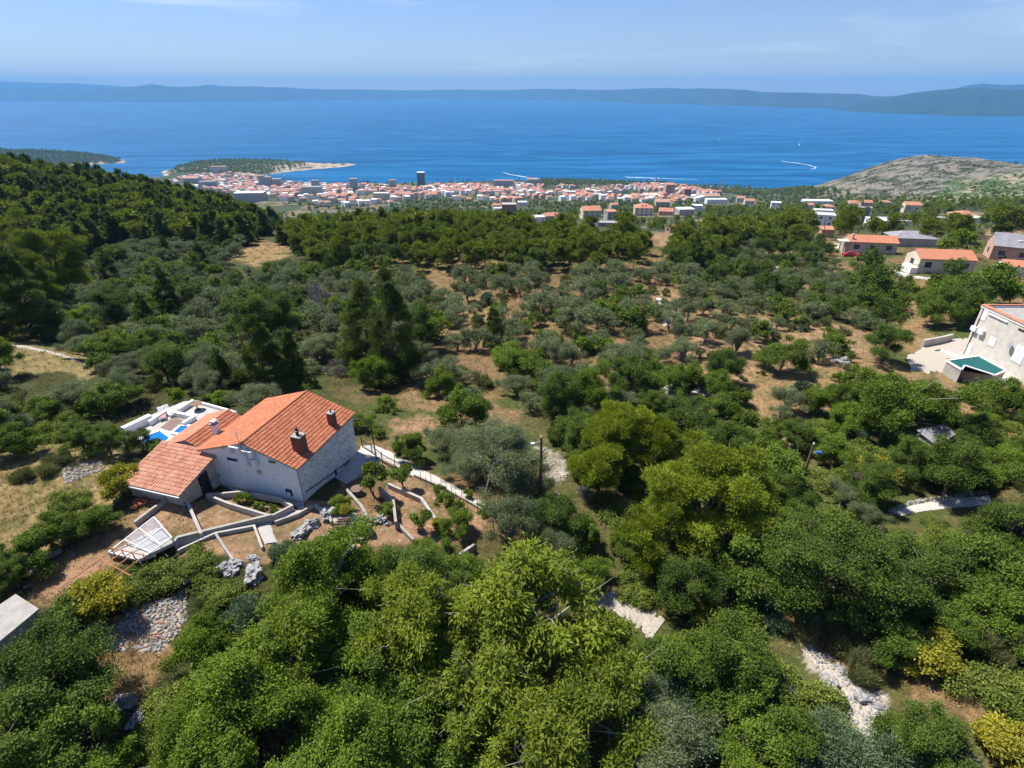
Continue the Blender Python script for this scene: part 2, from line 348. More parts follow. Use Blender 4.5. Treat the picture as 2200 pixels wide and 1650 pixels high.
M['glass'] = mat('window_glass', (.045, .055, .07), .12, .2, 1, spec=.6)
M['metal'] = mat('grey_metal', (.38, .39, .41), .45, .15, 3, metal=.4)
M['rust'] = mat('rusty_steel', (.42, .16, .07), .8, .3, 9)
M['wood'] = mat('weathered_wood', (.20, .13, .08), .85, .35, 7, .3)
M['log'] = mat('cut_logs', (.17, .12, .085), .9, .5, 9, .4)
M['plank'] = mat('pale_planks', (.60, .50, .37), .8, .15, 4)
M['pool'] = mat('bright_blue_pool_water', (.005, .16, .50), .08, .12, 2, .05, spec=.5)
M['teal'] = mat('teal_pool_cover', (.003, .085, .085), .6, .18, .8, .1)
M['tealdark'] = mat('dark_teal_cover', (.004, .07, .08), .6, .2, .8)
M['blue'] = mat('blue_cloth', (.03, .12, .45), .7, .2, 3)
M['red'] = mat('red_car_paint', (.55, .012, .02), .25, .05, 2, spec=.6)
M['whitecar'] = mat('white_car_paint', (.75, .76, .78), .25, .03, 2, spec=.6)
M['blackcar'] = mat('black_car_paint', (.02, .02, .025), .25, .1, 2, spec=.6)
M['rubber'] = mat('rubber', (.02, .02, .02), .8, .1, 4)
M['pinkcloth'] = mat('pink_towel', (.62, .22, .25), .8, .2, 4)
M['deck'] = mat('brown_decking', (.20, .13, .11), .8, .2, 5)
M['gravel'] = mat('crushed_gravel', (.50, .48, .45), .95, .35, 9, .6)
M['path'] = mat('pale_path_concrete', (.46, .43, .39), .9, .13, 1.3, .12)
M['whitegravel'] = mat('white_track_gravel', (.38, .335, .28), .95, .22, 5, .4)
def rockmat():
    m = bpy.data.materials.new('limestone'); m.use_nodes = True; t = m.node_tree; nn = t.nodes; lk = t.links.new; b = nn['Principled BSDF']; b.inputs['Roughness'].default_value = .95
    c = nn.new('ShaderNodeTexCoord'); n = nn.new('ShaderNodeTexNoise'); n.inputs['Scale'].default_value = 2.2; n.inputs['Detail'].default_value = 9; n.inputs['Roughness'].default_value = .7
    v = nn.new('ShaderNodeTexVoronoi'); v.feature = 'DISTANCE_TO_EDGE'; v.inputs['Scale'].default_value = 1.6; lk(c.outputs['Object'], n.inputs['Vector']); lk(n.outputs['Color'], v.inputs['Vector'])
    r = nn.new('ShaderNodeValToRGB'); e = r.color_ramp.elements; e[0].position = .33; e[0].color = (.09, .085, .08, 1); e[1].position = .62; e[1].color = (.43, .42, .41, 1); x = e.new(.45); x.color = (.27, .265, .26, 1)
    lk(n.outputs[0], r.inputs[0]); lk(r.outputs[0], b.inputs['Base Color'])
    bp = nn.new('ShaderNodeBump'); bp.inputs['Strength'].default_value = .9; bp.inputs['Distance'].default_value = .15; lk(n.outputs[0], bp.inputs['Height']); lk(bp.outputs[0], b.inputs['Normal'])
    return m
M['rock'] = rockmat()
# ------------------------------------------------------------------ ground cover and terrain mesh
DRY, SOIL, GREEN, DARKG, ROCKC, GRAV, LEAFL = map(np.array, ((.31, .205, .105), (.34, .215, .13), (.075, .095, .028), (.045, .055, .02), (.40, .38, .35), (.48, .43, .38), (.20, .12, .065)))
PXX, PYY, _ = proj(GX, GY, GZ)
_amp = 26
JX = PXX + (fbm(GX / 2.2, GY / 2.2, 21) - .47) * 2 * _amp * 1.6; JY = PYY + (fbm(GX / 2.2, GY / 2.2, 31) - .47) * 2 * _amp * .7
CLEAR = dict(
 field1=(DRY, [(488, 566), (520, 540), (560, 520), (628, 530), (612, 556), (540, 568)]),
 left1=(np.array((.27, .21, .10)), [(0, 690), (130, 735), (230, 780), (190, 812), (60, 800), (0, 812)]),
 meadow=(np.array((.29, .215, .10)), [(-50, 880), (120, 960), (255, 975), (262, 1040), (250, 1080), (150, 1150), (60, 1250), (-50, 1300)]),
 mid=(DRY, [(955, 640), (1060, 640), (1085, 700), (1150, 770), (1100, 800), (1010, 730), (955, 695)]),
 grove=(SOIL, [(1385, 585), (1480, 640), (1560, 672), (1700, 690), (1850, 700), (1900, 760), (1960, 805), (1850, 850), (1700, 890), (1650, 880), (1600, 830), (1480, 790), (1430, 720)]),
 grove2=(DRY, [(1600, 800), (1950, 790), (1900, 850), (1740, 880), (1690, 960), (1620, 900)]),
 slope=(SOIL, [(1580, 585), (1640, 540), (1700, 500), (1770, 490), (1800, 560), (1790, 590), (1690, 625), (1600, 620)]),
 rt=(DRY, [(1900, 650), (1985, 635), (2010, 730), (1950, 750), (1930, 690)]),
 rt2=(DRY, [(2010, 800), (2200, 830), (2200, 900), (2080, 900), (2000, 850)]),
 rt3=(SOIL, [(2090, 925), (2200, 925), (2200, 950), (2100, 945)]),
 soil1=(SOIL, [(40, 1300), (150, 1180), (260, 1120), (330, 1075), (385, 1070), (432, 1140), (380, 1165), (240, 1215), (120, 1310)]),
 soil2=(SOIL, [(385, 1065), (660, 1078), (760, 1050), (900, 1020), (1060, 1095), (1010, 1175), (760, 1165), (600, 1215), (400, 1190)]),
 tuft=(DRY, [(200, 1400), (350, 1365), (380, 1400), (330, 1510), (215, 1520)]),
 rubble=(GRAV, [(270, 1300), (400, 1275), (410, 1340), (340, 1400), (225, 1400)]),
 track=(GRAV, [(1710, 1370), (1760, 1360), (1860, 1450), (1900, 1500), (1910, 1570), (1840, 1570), (1800, 1490), (1730, 1430)]),
 rtrk=(DRY, [(1640, 1310), (1760, 1330), (1900, 1420), (1890, 1470), (1800, 1430), (1720, 1370)]),
 dry4=(DRY, [(1950, 1440), (2080, 1450), (2120, 1560), (2040, 1570), (1960, 1500)]),
 pinkg=(GRAV, [(1160, 960), (1220, 970), (1210, 1030), (1160, 1045)]),
 red=(SOIL, [(820, 900), (960, 905), (1000, 940), (850, 945)]),
 road1=(DRY, [(1080, 470), (1150, 470), (1300, 488), (1400, 500), (1440, 515), (1380, 520), (1280, 500)]),
 cut=(SOIL, [(1385, 500), (1450, 500), (1440, 530), (1370, 520)]),
 dry6=(SOIL, [(2090, 470), (2200, 475), (2200, 520), (2140, 520)]),
 bound=(LEAFL, [(760, 1000), (800, 1010), (840, 1060), (790, 1110), (740, 1060)]),
)
COLR = np.zeros((NY, NA, 3))
n1 = fbm(GX / 5, GY / 5, 41, 5); n2 = fbm(GX / 1.3, GY / 1.3, 51, 4)
k = np.clip((n1 + .25 * (n2 - .47) - .43) * 9, 0, 1)[..., None]
k = k * (1 - .75 * inpoly(PXX, PYY, [(1120, 850), (2600, 850), (2600, 1900), (-400, 1900), (-400, 1290), (700, 1200), (1100, 1150)])[..., None])
base = GREEN * (1 - k) + DRY * k * .9
leftside = np.clip((900 - PXX) / 250, 0, 1) * np.clip((PYY - 470) / 40, 0, 1)
wood = np.clip((GY - 140) / 60, 0, 1)
dk = np.clip(np.maximum(leftside * .8, wood * .6) + (n1 - .47) * 2, 0, 1)[..., None]
COLR = base * (1 - dk) + DARKG * dk
grv = inpoly(JX, JY, [(930, 600), (1400, 560), (1500, 640), (1480, 830), (1300, 850), (1000, 830)])
COLR[grv] = (COLR * .35 + (DRY * .65 + SOIL * .35) * .42)[grv]
for nm, (c, poly) in CLEAR.items():
    m_ = inpoly(JX, JY, poly); mixn = np.clip(.78 + (n2 - .47) * 1.6, .3, 1)[..., None]
    COLR[m_] = (c * mixn + GREEN * (1 - mixn))[m_]
# the rocky hill at the right and the far plain
fx = np.clip((GY - 260) / 80, 0, 1)[..., None]; n3 = fbm(GX / 45, GY / 45, 61, 5)[..., None]
plain = np.where(n3 > .565, np.array((.19, .155, .09)), np.array((.060, .078, .030)))
COLR = COLR * (1 - fx) + plain * fx
_r = inpoly(PXX, PYY, [(1700, 425), (1780, 385), (1850, 345), (1990, 315), (2300, 335), (2300, 405), (2050, 418), (1950, 428), (1900, 432)]) & (GY > 520)
n4 = fbm(GX / 14, GY / 20, 71, 5); rockm = np.where((n4 + .5 * (fbm(GX / 5, GY / 6, 73, 3) - .44) > .47)[..., None], np.array((.215, .195, .16)), np.array((.05, .06, .026)))
COLR[_r] = rockm[_r]
_g = inpoly(PXX + (fbm(GX / 60, GY / 60, 5) - .47) * 90, PYY, [(1980, 425), (2060, 385), (2300, 350), (2300, 440), (2000, 440)]) & (GY > 480)
COLR[_g] = (np.where((n4 > .56)[..., None], np.array((.30, .26, .19)), np.array((.075, .115, .035))))[_g]
_hd = inpoly(GX, GY, HEAD); COLR[_hd] = (.035, .05, .02)
beach = (GY > 900) & (_sdm < 7) & (_sdm > -6)
COLR[beach] = (.52, .46, .38)
pen = inpoly(PXX, PYY, [(600, 340), (770, 340), (770, 372), (590, 372)]) & (GY > 1500); COLR[pen & (n4 > .4)] = (.42, .35, .27)
def terrain():
    ZM = GZ.copy(); ZM[0] -= 1.5; ZM[:, 0] -= 1.5; ZM[:, -1] -= 1.5
    V = np.stack([GX, GY, ZM], -1).reshape(-1, 3); I = np.arange(NY * NA).reshape(NY, NA)
    keep = ~((GZ[:-1, :-1] <= -2.9) & (GZ[1:, 1:] <= -2.9))
    Q = np.stack([I[:-1, :-1], I[:-1, 1:], I[1:, 1:], I[1:, :-1]], -1)[keep]
    m = bpy.data.materials.new('hillside_ground'); m.use_nodes = True; t = m.node_tree; nn = t.nodes; lk = t.links.new; b = nn['Principled BSDF']
    b.inputs['Roughness'].default_value = .95; b.inputs['Specular IOR Level'].default_value = .1
    a = nn.new('ShaderNodeAttribute'); a.attribute_name = 'cover'; c = nn.new('ShaderNodeTexCoord')
    n = nn.new('ShaderNodeTexNoise'); n.inputs['Scale'].default_value = 2.6; n.inputs['Detail'].default_value = 10; n.inputs['Roughness'].default_value = .75; lk(c.outputs['Object'], n.inputs['Vector'])
    r = nn.new('ShaderNodeValToRGB'); r.color_ramp.elements[0].position = .3; r.color_ramp.elements[0].color = (.42, .40, .36, 1); r.color_ramp.elements[1].position = .68; r.color_ramp.elements[1].color = (1.35, 1.3, 1.25, 1)
    lk(n.outputs[0], r.inputs[0]); mx = nn.new('ShaderNodeMixRGB'); mx.blend_type = 'MULTIPLY'; mx.inputs[0].default_value = 1; lk(a.outputs['Color'], mx.inputs[1]); lk(r.outputs[0], mx.inputs[2])
    v = nn.new('ShaderNodeTexVoronoi'); v.inputs['Scale'].default_value = 1.1; lk(c.outputs['Object'], v.inputs['Vector'])
    r2 = nn.new('ShaderNodeValToRGB'); r2.color_ramp.elements[0].position = .0; r2.color_ramp.elements[0].color = (1, 1, 1, 1); r2.color_ramp.elements[1].position = .13; r2.color_ramp.elements[1].color = (0, 0, 0, 1); lk(v.outputs['Distance'], r2.inputs[0])
    m2 = nn.new('ShaderNodeMixRGB'); m2.inputs[2].default_value = (.48, .46, .43, 1); lk(r2.outputs[0], m2.inputs[0]); lk(mx.outputs[0], m2.inputs[1]); lk(m2.outputs[0], b.inputs['Base Color'])
    bp = nn.new('ShaderNodeBump'); bp.inputs['Strength'].default_value = .8; bp.inputs['Distance'].default_value = .2; lk(n.outputs[0], bp.inputs['Height']); lk(bp.outputs[0], b.inputs['Normal'])
    ca = np.c_[COLR.reshape(-1, 3), np.ones(NY * NA)]
    me = mesh_np('hillside', V, Q, mats=[m], attrs={'cover': ('FLOAT_COLOR', ca)}, smooth=True)
    tag(link('hillside', me), kind='structure')
    # the same slope carried on behind and beside the camera
    xs = np.linspace(-300, 300, 241); ys = np.linspace(-130, 131, 105); X, Y = np.meshgrid(xs, ys); ye = np.maximum(9.1, np.abs(X) / 2.28); out = Y < ye
    Z = np.where(out, H(X, ye) + (ye - Y) * .16 + (fbm(X / 9, Y / 9, 7) - .47) * 1.2 * np.clip((ye - Y) / 8, 0, 1), H(X, Y) - np.clip((Y - ye) * .08 - .1, 0, .6))
    I = np.arange(X.size).reshape(X.shape); o2 = Y < ye + 7; kp = o2[:-1, :-1] | o2[1:, 1:]
    kk = np.clip((fbm(X / 6, Y / 6, 41) - .42) * 7, 0, 1)[..., None]; cc = GREEN * (1 - kk) + DRY * .8 * kk
    me = mesh_np('upper_slope', np.stack([X, Y, Z], -1).reshape(-1, 3), np.stack([I[:-1, :-1], I[:-1, 1:], I[1:, 1:], I[1:, :-1]], -1)[kp], mats=[m], attrs={'cover': ('FLOAT_COLOR', np.c_[cc.reshape(-1, 3), np.ones(X.size)])}, smooth=True)
    tag(link('upper_slope', me), kind='structure')
terrain()
def seamat():
    m = bpy.data.materials.new('sea_water'); m.use_nodes = True; t = m.node_tree; nn = t.nodes; lk = t.links.new; b = nn['Principled BSDF']
    b.inputs['Roughness'].default_value = .28; b.inputs['IOR'].default_value = 1.33; b.inputs['Specular IOR Level'].default_value = .10
    c = nn.new('ShaderNodeTexCoord')
    w = nn.new('ShaderNodeTexNoise'); w.inputs['Scale'].default_value = .09; w.inputs['Detail'].default_value = 6; w.inputs['Roughness'].default_value = .6; lk(c.outputs['Object'], w.inputs['Vector'])
    bp = nn.new('ShaderNodeBump'); bp.inputs['Strength'].default_value = .55; bp.inputs['Distance'].default_value = 1.6; lk(w.outputs[0], bp.inputs['Height']); lk(bp.outputs[0], b.inputs['Normal'])
    mp = nn.new('ShaderNodeMapping'); mp.inputs['Scale'].default_value = (.0013, .0085, 1); mp.inputs['Rotation'].default_value = (0, 0, .12); lk(c.outputs['Object'], mp.inputs[0])
    s = nn.new('ShaderNodeTexNoise'); s.inputs['Scale'].default_value = 1; s.inputs['Detail'].default_value = 8; s.inputs['Roughness'].default_value = .68; s.inputs['Distortion'].default_value = 1.4; lk(mp.outputs[0], s.inputs['Vector'])
    r = nn.new('ShaderNodeValToRGB'); e = r.color_ramp.elements; e[0].position = .38; e[0].color = (.0003, .056, .155, 1); e[1].position = .62; e[1].color = (.014, .130, .30, 1)
    di = nn.new('ShaderNodeBsdfDiffuse'); gl = nn.new('ShaderNodeBsdfGlossy'); gl.inputs['Roughness'].default_value = .3; wm = nn.new('ShaderNodeMixShader'); fr = nn.new('ShaderNodeFresnel'); fr.inputs[0].default_value = 1.33; fm = nn.new('ShaderNodeMath'); fm.operation = 'MULTIPLY'; fm.inputs[1].default_value = .17; lk(fr.outputs[0], fm.inputs[0]); lk(fm.outputs[0], wm.inputs[0])
    lk(r.outputs[0], di.inputs[0]); lk(bp.outputs[0], di.inputs['Normal']); lk(bp.outputs[0], gl.inputs['Normal']); lk(di.outputs[0], wm.inputs[1]); lk(gl.outputs[0], wm.inputs[2]); lk(wm.outputs[0], nn['Material Output'].inputs['Surface'])
    x = e.new(.49); x.color = (.0006, .082, .205, 1); lk(s.outputs[0], r.inputs[0]); lk(r.outputs[0], b.inputs['Base Color'])
    return m
S = 34000; S2 = 25000
g = MB(); g.quad((-S, -3000, 0), (S, -3000, 0), (S, S2, 0), (-S, S2, 0))
tag(g.build('sea', seamat()), kind='structure')
M['isle'] = mat('maquis_covered_ridge', (.003, .020, .02), .95, .3, .0022, 0, col2=(.035, .055, .04), detail=10)
M['isle2'] = mat('maquis_covered_cape', (.003, .026, .014), .95, .3, .006, 0, col2=(.016, .052, .024), detail=12)
def ridge(name, prof, ybase, depth, m, seed, rough=30.):
    """far coast: shore line from pixels at sea level, a ridge of the given skyline, a back slope"""
    n = 260; xs = np.linspace(prof[0][0], prof[-1][0], n); P = np.array(prof, float)
    top = np.interp(xs, P[:, 0], P[:, 1]); bot = np.interp(xs, [b[0] for b in ybase], [b[1] for b in ybase])
    K = 26; V = np.zeros((K, n, 3))
    for j in range(n):
        r0 = ray(xs[j], bot[j]); t = -CAMZ / r0[2]; y0 = r0[1] * t; a = r0[0] / r0[1]
        r1 = ray(xs[j], top[j]); y1 = y0 + depth; zt = CAMZ + r1[2] / r1[1] * y1; a1 = r1[0] / r1[1]
        for i in range(K):
            s = i / (K - 1) * 1.6; aa = a + (a1 - a) * min(s, 1); y = y0 + depth * s
            z = zt * (math.sin(min(s, 1) * math.pi / 2) ** .9) if s <= 1 else zt * (1 - (s - 1) / .6)
            V[i, j] = (aa * y, y, z)
    sN = np.sin(np.clip(np.linspace(0, 1.6, K), 0, 1) * math.pi)[:, None]
    V[..., 2] += (fbm(V[..., 0] / 500, V[..., 1] / 500, seed, 5) - .47) * rough * 6 * sN
    V[0, :, 2] = -1; V[-1, :, 2] = -1; V[..., 2] = np.maximum(V[..., 2], -1)
    I = np.arange(K * n).reshape(K, n); Q = np.stack([I[:-1, :-1], I[:-1, 1:], I[1:, 1:], I[1:, :-1]], -1).reshape(-1, 4)
    me = mesh_np(name, V.reshape(-1, 3), Q, mats=[m], smooth=True); return tag(link(name, me), kind='structure')
ridge('distant_mountains', [(-500, 176), (0, 175), (60, 177), (100, 178), (170, 179), (240, 184), (330, 190), (420, 196)], [(-500, 213.5), (420, 213.5)], 2000, M['isle'], 5, 20)
ridge('island_ridge', [(-500, 192), (0, 189), (120, 188), (200, 191), (290, 186), (330, 181), (380, 187), (450, 184), (540, 186), (620, 189), (720, 192), (900, 194), (1100, 193), (1170, 191), (1300, 195)],
      [(-500, 217), (0, 217), (330, 220), (600, 217), (900, 213), (1300, 215)], 2600, M['isle'], 7, 42)
ridge('island_coast', [(900, 196), (1100, 195), (1180, 192), (1300, 194), (1400, 189), (1480, 191), (1560, 190), (1640, 197), (1720, 200), (1800, 200), (1880, 206), (2000, 212), (2200, 216)],
      [(900, 213), (1100, 213.5), (1400, 222), (1700, 231), (1900, 236), (2200, 240)], 2200, M['isle'], 9, 36)
ridge('forested_cape', [(1790, 236), (1840, 229), (1900, 213), (1950, 201), (2000, 194), (2050, 191), (2100, 189), (2160, 192), (2240, 189), (2600, 180)],
      [(1790, 236.5), (1850, 241), (1950, 245), (2100, 250), (2250, 251), (2600, 255)], 1500, M['isle2'], 11, 30)
ridge('high_coast_mountains', [(1990, 214), (2040, 193), (2080, 183), (2110, 180), (2160, 182), (2220, 180), (2600, 172)], [(1990, 228), (2600, 232)], 1800, M['isle2'], 13, 22)

# ------------------------------------------------------------------ paths and roads (ribbons laid on the ground)
def resamp(pts, n):
    P = np.array([(p[0], p[1]) for p in pts], float); d = np.r_[0, np.cumsum(np.hypot(*(P[1:] - P[:-1]).T))]
    t = np.linspace(0, d[-1], n); return np.c_[np.interp(t, d, P[:, 0]), np.interp(t, d, P[:, 1])]
def ribbon(name, left, right, m, n=60, lift=.05, k=5, wob=.06):
    Lw = resamp([gp(*p) for p in left], n); Rw = resamp([gp(*p) for p in right], n)
    V = np.zeros((n, k, 3))
    for j in range(k): s = j / (k - 1); V[:, j, :2] = Lw * (1 - s) + Rw * s
    e = (vnoise(np.arange(n) * .6, np.zeros(n), 3) - .5) * wob * 6; V[:, 0, :2] += (Lw - Rw) * e[:, None] * .3; V[:, -1, :2] += (Rw - Lw) * e[::-1, None] * .3
    V[..., 2] = H(V[..., 0], V[..., 1]) + lift; V[:, 0, 2] -= .12; V[:, -1, 2] -= .12
    I = np.arange(n * k).reshape(n, k); Q = np.stack([I[:-1, :-1], I[1:, :-1], I[1:, 1:], I[:-1, 1:]], -1).reshape(-1, 4)
    return tag(link(name, mesh_np(name, V.reshape(-1, 3), Q, mats=[m], smooth=True)), kind='structure')
ribbon('access_path', [(776, 955), (805, 952), (850, 970), (900, 1000), (960, 1030), (1020, 1065), (1068, 1096)], [(772, 975), (815, 990), (850, 1005), (890, 1030), (950, 1055), (1010, 1085), (1050, 1103)], M['path'])
ribbon('bend_path', [(1905, 1095), (1960, 1082), (2040, 1065), (2125, 1060)], [(1940, 1110), (1990, 1100), (2060, 1094), (2130, 1088)], M['path'])
ribbon('footpath', [(1240, 1235), (1330, 1268), (1405, 1305), (1430, 1330)], [(1235, 1280), (1305, 1315), (1365, 1355), (1395, 1380)], M['whitegravel'], wob=.5)
ribbon('stony_track', [(1715, 1390), (1760, 1400), (1820, 1440), (1870, 1480), (1895, 1530), (1900, 1570)], [(1735, 1410), (1765, 1445), (1795, 1480), (1815, 1520), (1830, 1560), (1850, 1590)], M['whitegravel'], wob=.3)
ribbon('yard', [(1945, 765), (1960, 740), (2010, 722), (2080, 720), (2140, 735)], [(1960, 800), (2000, 812), (2060, 815), (2100, 800), (2140, 780)], M['whitegravel'], wob=.2)
ribbon('dirt_trail', [(0, 738), (60, 742), (130, 758), (196, 782)], [(0, 744), (60, 750), (130, 766), (192, 788)], M['whitegravel'], lift=.06)
ribbon('driveway', [(1790, 520), (1840, 525), (1880, 535)], [(1795, 535), (1815, 545), (1835, 557)], M['path'])
ribbon('lane', [(1920, 578), (1960, 590), (2003, 596)], [(1915, 588), (1955, 598), (2003, 604)], M['path'])
ribbon('upper_lane', [(1670, 502), (1720, 504), (1755, 508)], [(1670, 508), (1720, 511), (1750, 514)], M['path'])
ribbon('stone_wall_track', [(1350, 838), (1430, 832), (1500, 828), (1560, 832)], [(1350, 848), (1430, 850), (1500, 850), (1560, 845)], M['gravel'], wob=.5)
ribbon('grove_path', [(1408, 640), (1418, 670), (1425, 700)], [(1422, 640), (1436, 670), (1442, 702)], M['gravel'], wob=.5)
ribbon('gravel_slope', [(1660, 585), (1650, 600), (1655, 620)], [(1695, 575), (1692, 600), (1690, 622)], M['gravel'], wob=.5)
# ------------------------------------------------------------------ building helpers
def tiles(name, m, parent, P0, U, V, ln, sl, tw=.205, tl=.31, h=.05):
    """clay pantiles, every tile a small arch lapping the one below"""
    P0, U, V = Vector(P0), Vector(U).normalized(), Vector(V).normalized(); N = U.cross(V).normalized()
    if N.z < 0: N = -N
    nc = max(1, round(ln / tw)); nr = max(1, round(sl / tl)); tw = ln / nc; tl = sl / nr
    prof = [(0, 0), (.12, .55), (.35, 1), (.65, 1), (.88, .55), (1, 0)]
    vs = []; qs = []; rg = random.Random(5)
    for r in range(nr):
        for c in range(nc):
            j = rg.uniform(-.006, .006); i0 = len(vs)
            for e, (s, lift) in enumerate(((-.04, .04), (1.0, .0))):
                for x, hh in prof: vs.append(P0 + U * ((c + x) * tw) + V * ((r + s) * tl) + N * (hh * h + lift + .03 + j))
            for q in range(5): qs.append((i0 + q, i0 + q + 1, i0 + 7 + q, i0 + 6 + q))
            for q in range(4):      # the open lower end of the tile
                pass
            vs += [P0 + U * ((c + x) * tw) + V * ((r - .04) * tl) + N * .0 for x in (0, 1)]
            qs.append((i0 + 12, i0 + 13, i0 + 4, i0 + 1))
    return link(name, mesh_np(name, vs, qs, mats=[m]), parent)
class Frame:
    def __init__(s, O, rot): s.O = Vector(O); s.R = Matrix.Rotation(rot, 3, 'Z'); s.rot = rot
    def ray(s, px, py):
        d = Vector(ray(px, py)); return s.R.transposed() @ (Vector((0, 0, CAMZ)) - s.O), s.R.transposed() @ d
    def onY(s, px, py, c=0.):
        o, d = s.ray(px, py); t = (c - o.y) / d.y; return o + d * t
    def onX(s, px, py, c=0.):
        o, d = s.ray(px, py); t = (c - o.x) / d.x; return o + d * t
    def onZ(s, px, py, c=0.):
        o, d = s.ray(px, py); t = (c - o.z) / d.z; return o + d * t
# ------------------------------------------------------------------ the stone house
HO = Frame((-15.5, 31.1, 273.), math.radians(-15.8))
hs = thing('stone_house', 'white plaster and stone house with orange tiled gable roof and two red brick chimneys', 'house', HO.O, HO.rot)
g = MB(); EV, RG, LH, WH = 3.2, 4.55, 7.5, 8.2
for y in (0., LH):
    a, b, c, d, e = (-WH, y, -2), (-.01, y, -2), (-.01, y, EV), (-WH, y, EV), (-WH / 2, y, RG)
    if y == 0: g.quad(a, b, c, d); g.tri(d, c, e)
    else: g.quad(b, a, d, c); g.tri(c, d, e)
g.quad((-WH, LH, -2), (-WH, 0, -2), (-WH, 0, EV), (-WH, LH, EV)); g.quad((-.01, 0, -2), (-.01, LH, -2), (-.01, LH, EV), (-.01, 0, EV))
gw = g.build('gable_wall', M['plaster'], hs)
MB().box(-.012, .03, .01, LH - .01, -2.2, EV - .02).build('side_wall', M['stone_wall'], hs)
rs = math.hypot(WH / 2 + .2, RG - EV); dz = (RG - EV) / (WH / 2)
rb = MB()
for s in (1, -1):
    x0 = .22 if s == 1 else -WH - .22; xe = -WH / 2; z0 = EV - dz * .22
    rb.hexa([(x0, -.25, z0), (xe, -.25, RG), (xe, LH + .25, RG), (x0, LH + .25, z0), (x0, -.25, z0 + .1), (xe, -.25, RG + .1), (xe, LH + .25, RG + .1), (x0, LH + .25, z0 + .1)] if s == -1 else
            [(xe, -.25, RG), (x0, -.25, z0), (x0, LH + .25, z0), (xe, LH + .25, RG), (xe, -.25, RG + .1), (x0, -.25, z0 + .1), (x0, LH + .25, z0 + .1), (xe, LH + .25, RG + .1)])
roof = rb.build('roof', M['pale_concrete'], hs)
tiles('roof_tiles', M['tile'], roof, (.26, -.27, EV - dz * .26 + .1), (0, 1, 0), (-1, 0, dz), LH + .54, (WH / 2 + .26) * math.hypot(1, dz))
tiles('roof_tiles', M['tile'], roof, (-WH - .26, -.27, EV - dz * .26 + .1), (0, 1, 0), (1, 0, dz), LH + .54, (WH / 2 + .26) * math.hypot(1, dz))
MB().tube([(-WH / 2, -.28, RG + .16), (-WH / 2, LH + .28, RG + .16)], .11, 8).build('ridge_tiles', M['tile'], roof)
def brick_chimney(x0, x1, y0, y1, z0, z1, cowl):
    c = MB().box(x0, x1, y0, y1, z0, z1).build('chimney', M['chimney'], hs)
    MB().box(x0 - .02, x1 + .02, y0 - .02, y1 + .02, z1, z1 + .06).build('chimney_cap', M['concrete'], c)
    xm, ym = (x0 + x1) / 2, (y0 + y1) / 2
    k = MB().tube([(xm, ym, z1 + .09), (xm, ym, z1 + .4 * cowl)], .12 if cowl > .9 else .07, 10)
    if cowl > .9: k.tube([(xm, ym, z1 + .36), (xm, ym, z1 + .44), (xm, ym, z1 + .5)], [.12, .2, .04], 10); k.tube([(xm - .05, ym, z1 + .5), (xm + .1, ym, z1 + .72)], [.1, .03], 8)
    k.build('cowl', M['dark'], c)
brick_chimney(-1.02, -.22, 1.2, 1.9, 3.1, 4.85, 1.1)
brick_chimney(-.62, -.12, 5.15, 5.65, 3.1, 4.55, 1.4 * .6)
def gable_item(name, px, py, w, h, d, m, parent=hs, y=0., dz=0.):
    p = HO.onY(px, py, y - d); return MB().box(p.x - w / 2, p.x + w / 2, y - d, y - .003, p.z - h / 2 + dz, p.z + h / 2 + dz).build(name, m, parent), p
def ac_unit(px, py, fr, parent=hs, name='air_conditioner'):
    p = fr.onY(px, py, -.4)
    u = MB().box(p.x - .4, p.x + .4, -.42, -.08, p.z - .28, p.z + .28).build(name, M['white'], parent)
    f = MB()
    for i in range(9): f.box(p.x - .30, p.x + .12, -.428, -.4215, p.z - .22 + i * .05, p.z - .2 + i * .05)
    f.build('fan_grille', M['metal'], u)
    for s in (-.3, .3): MB().beam((p.x + s, -.004, p.z - .3), (p.x + s, -.4, p.z - .3), .04).build('bracket', M['metal'], u)
ac_unit(502, 968, HO); ac_unit(530, 977, HO); ac_unit(538, 996, HO)
gable_item('junction_box', 476, 965, .22, .2, .08, M['white'])
for px, py, w, h in ((499, 987, .95, .28), (585, 992, .62, .24)):
    w_, p = gable_item('window', px, py, w, h, .02, M['glass']); f = MB()
    for a in (-1, 1): f.box(p.x - w / 2 - .05, p.x + w / 2 + .05, -.05, -.004, p.z + a * (h / 2 + .03) - .03, p.z + a * (h / 2 + .03) + .03); f.box(p.x + a * (w / 2 + .03) - .03, p.x + a * (w / 2 + .03) + .03, -.05, -.005, p.z - h / 2, p.z + h / 2)
    f.build('window_frame', M['white'], w_)
w_, p = gable_item('meter_cupboard', 557, 1015, .42, .42, .05, M['cream']); MB().box(p.x - .12, p.x - .02, -.06, -.0505, p.z, p.z + .14).box(p.x + .03, p.x + .13, -.06, -.0505, p.z, p.z + .14).build('pane', M['glass'], w_)
w_, p = gable_item('cellar_hatch', 621, 1058, .55, .6, .02, M['blackgap']); MB().box(p.x - .15, p.x + .12, -.12, -.03, p.z - .32, p.z + .02).build('board', M['white'], w_)
MB().tube([(.06, -.06, 0), (.06, -.06, EV - .1), (.1, .1, EV)], .055, 8).build('downpipe', M['metal'], hs)
MB().box(.18, .28, -.25, LH + .25, EV - .1, EV - .0).build('gutter', M['pale_concrete'], hs)
an = MB().tube([(-4.4, -.12, RG - .6), (-4.4, -.12, RG + 1.1)], .02, 6)
for k in range(5): an.beam((-4.7 + .02 * k, -.12, RG + .55 + k * .12), (-4.1 - .02 * k, -.12, RG + .55 + k * .12), .015)
an.beam((-4.4, -.6, RG + 1.0), (-4.4, .5, RG + 1.0), .015); an.build('antenna', M['metal'], hs)
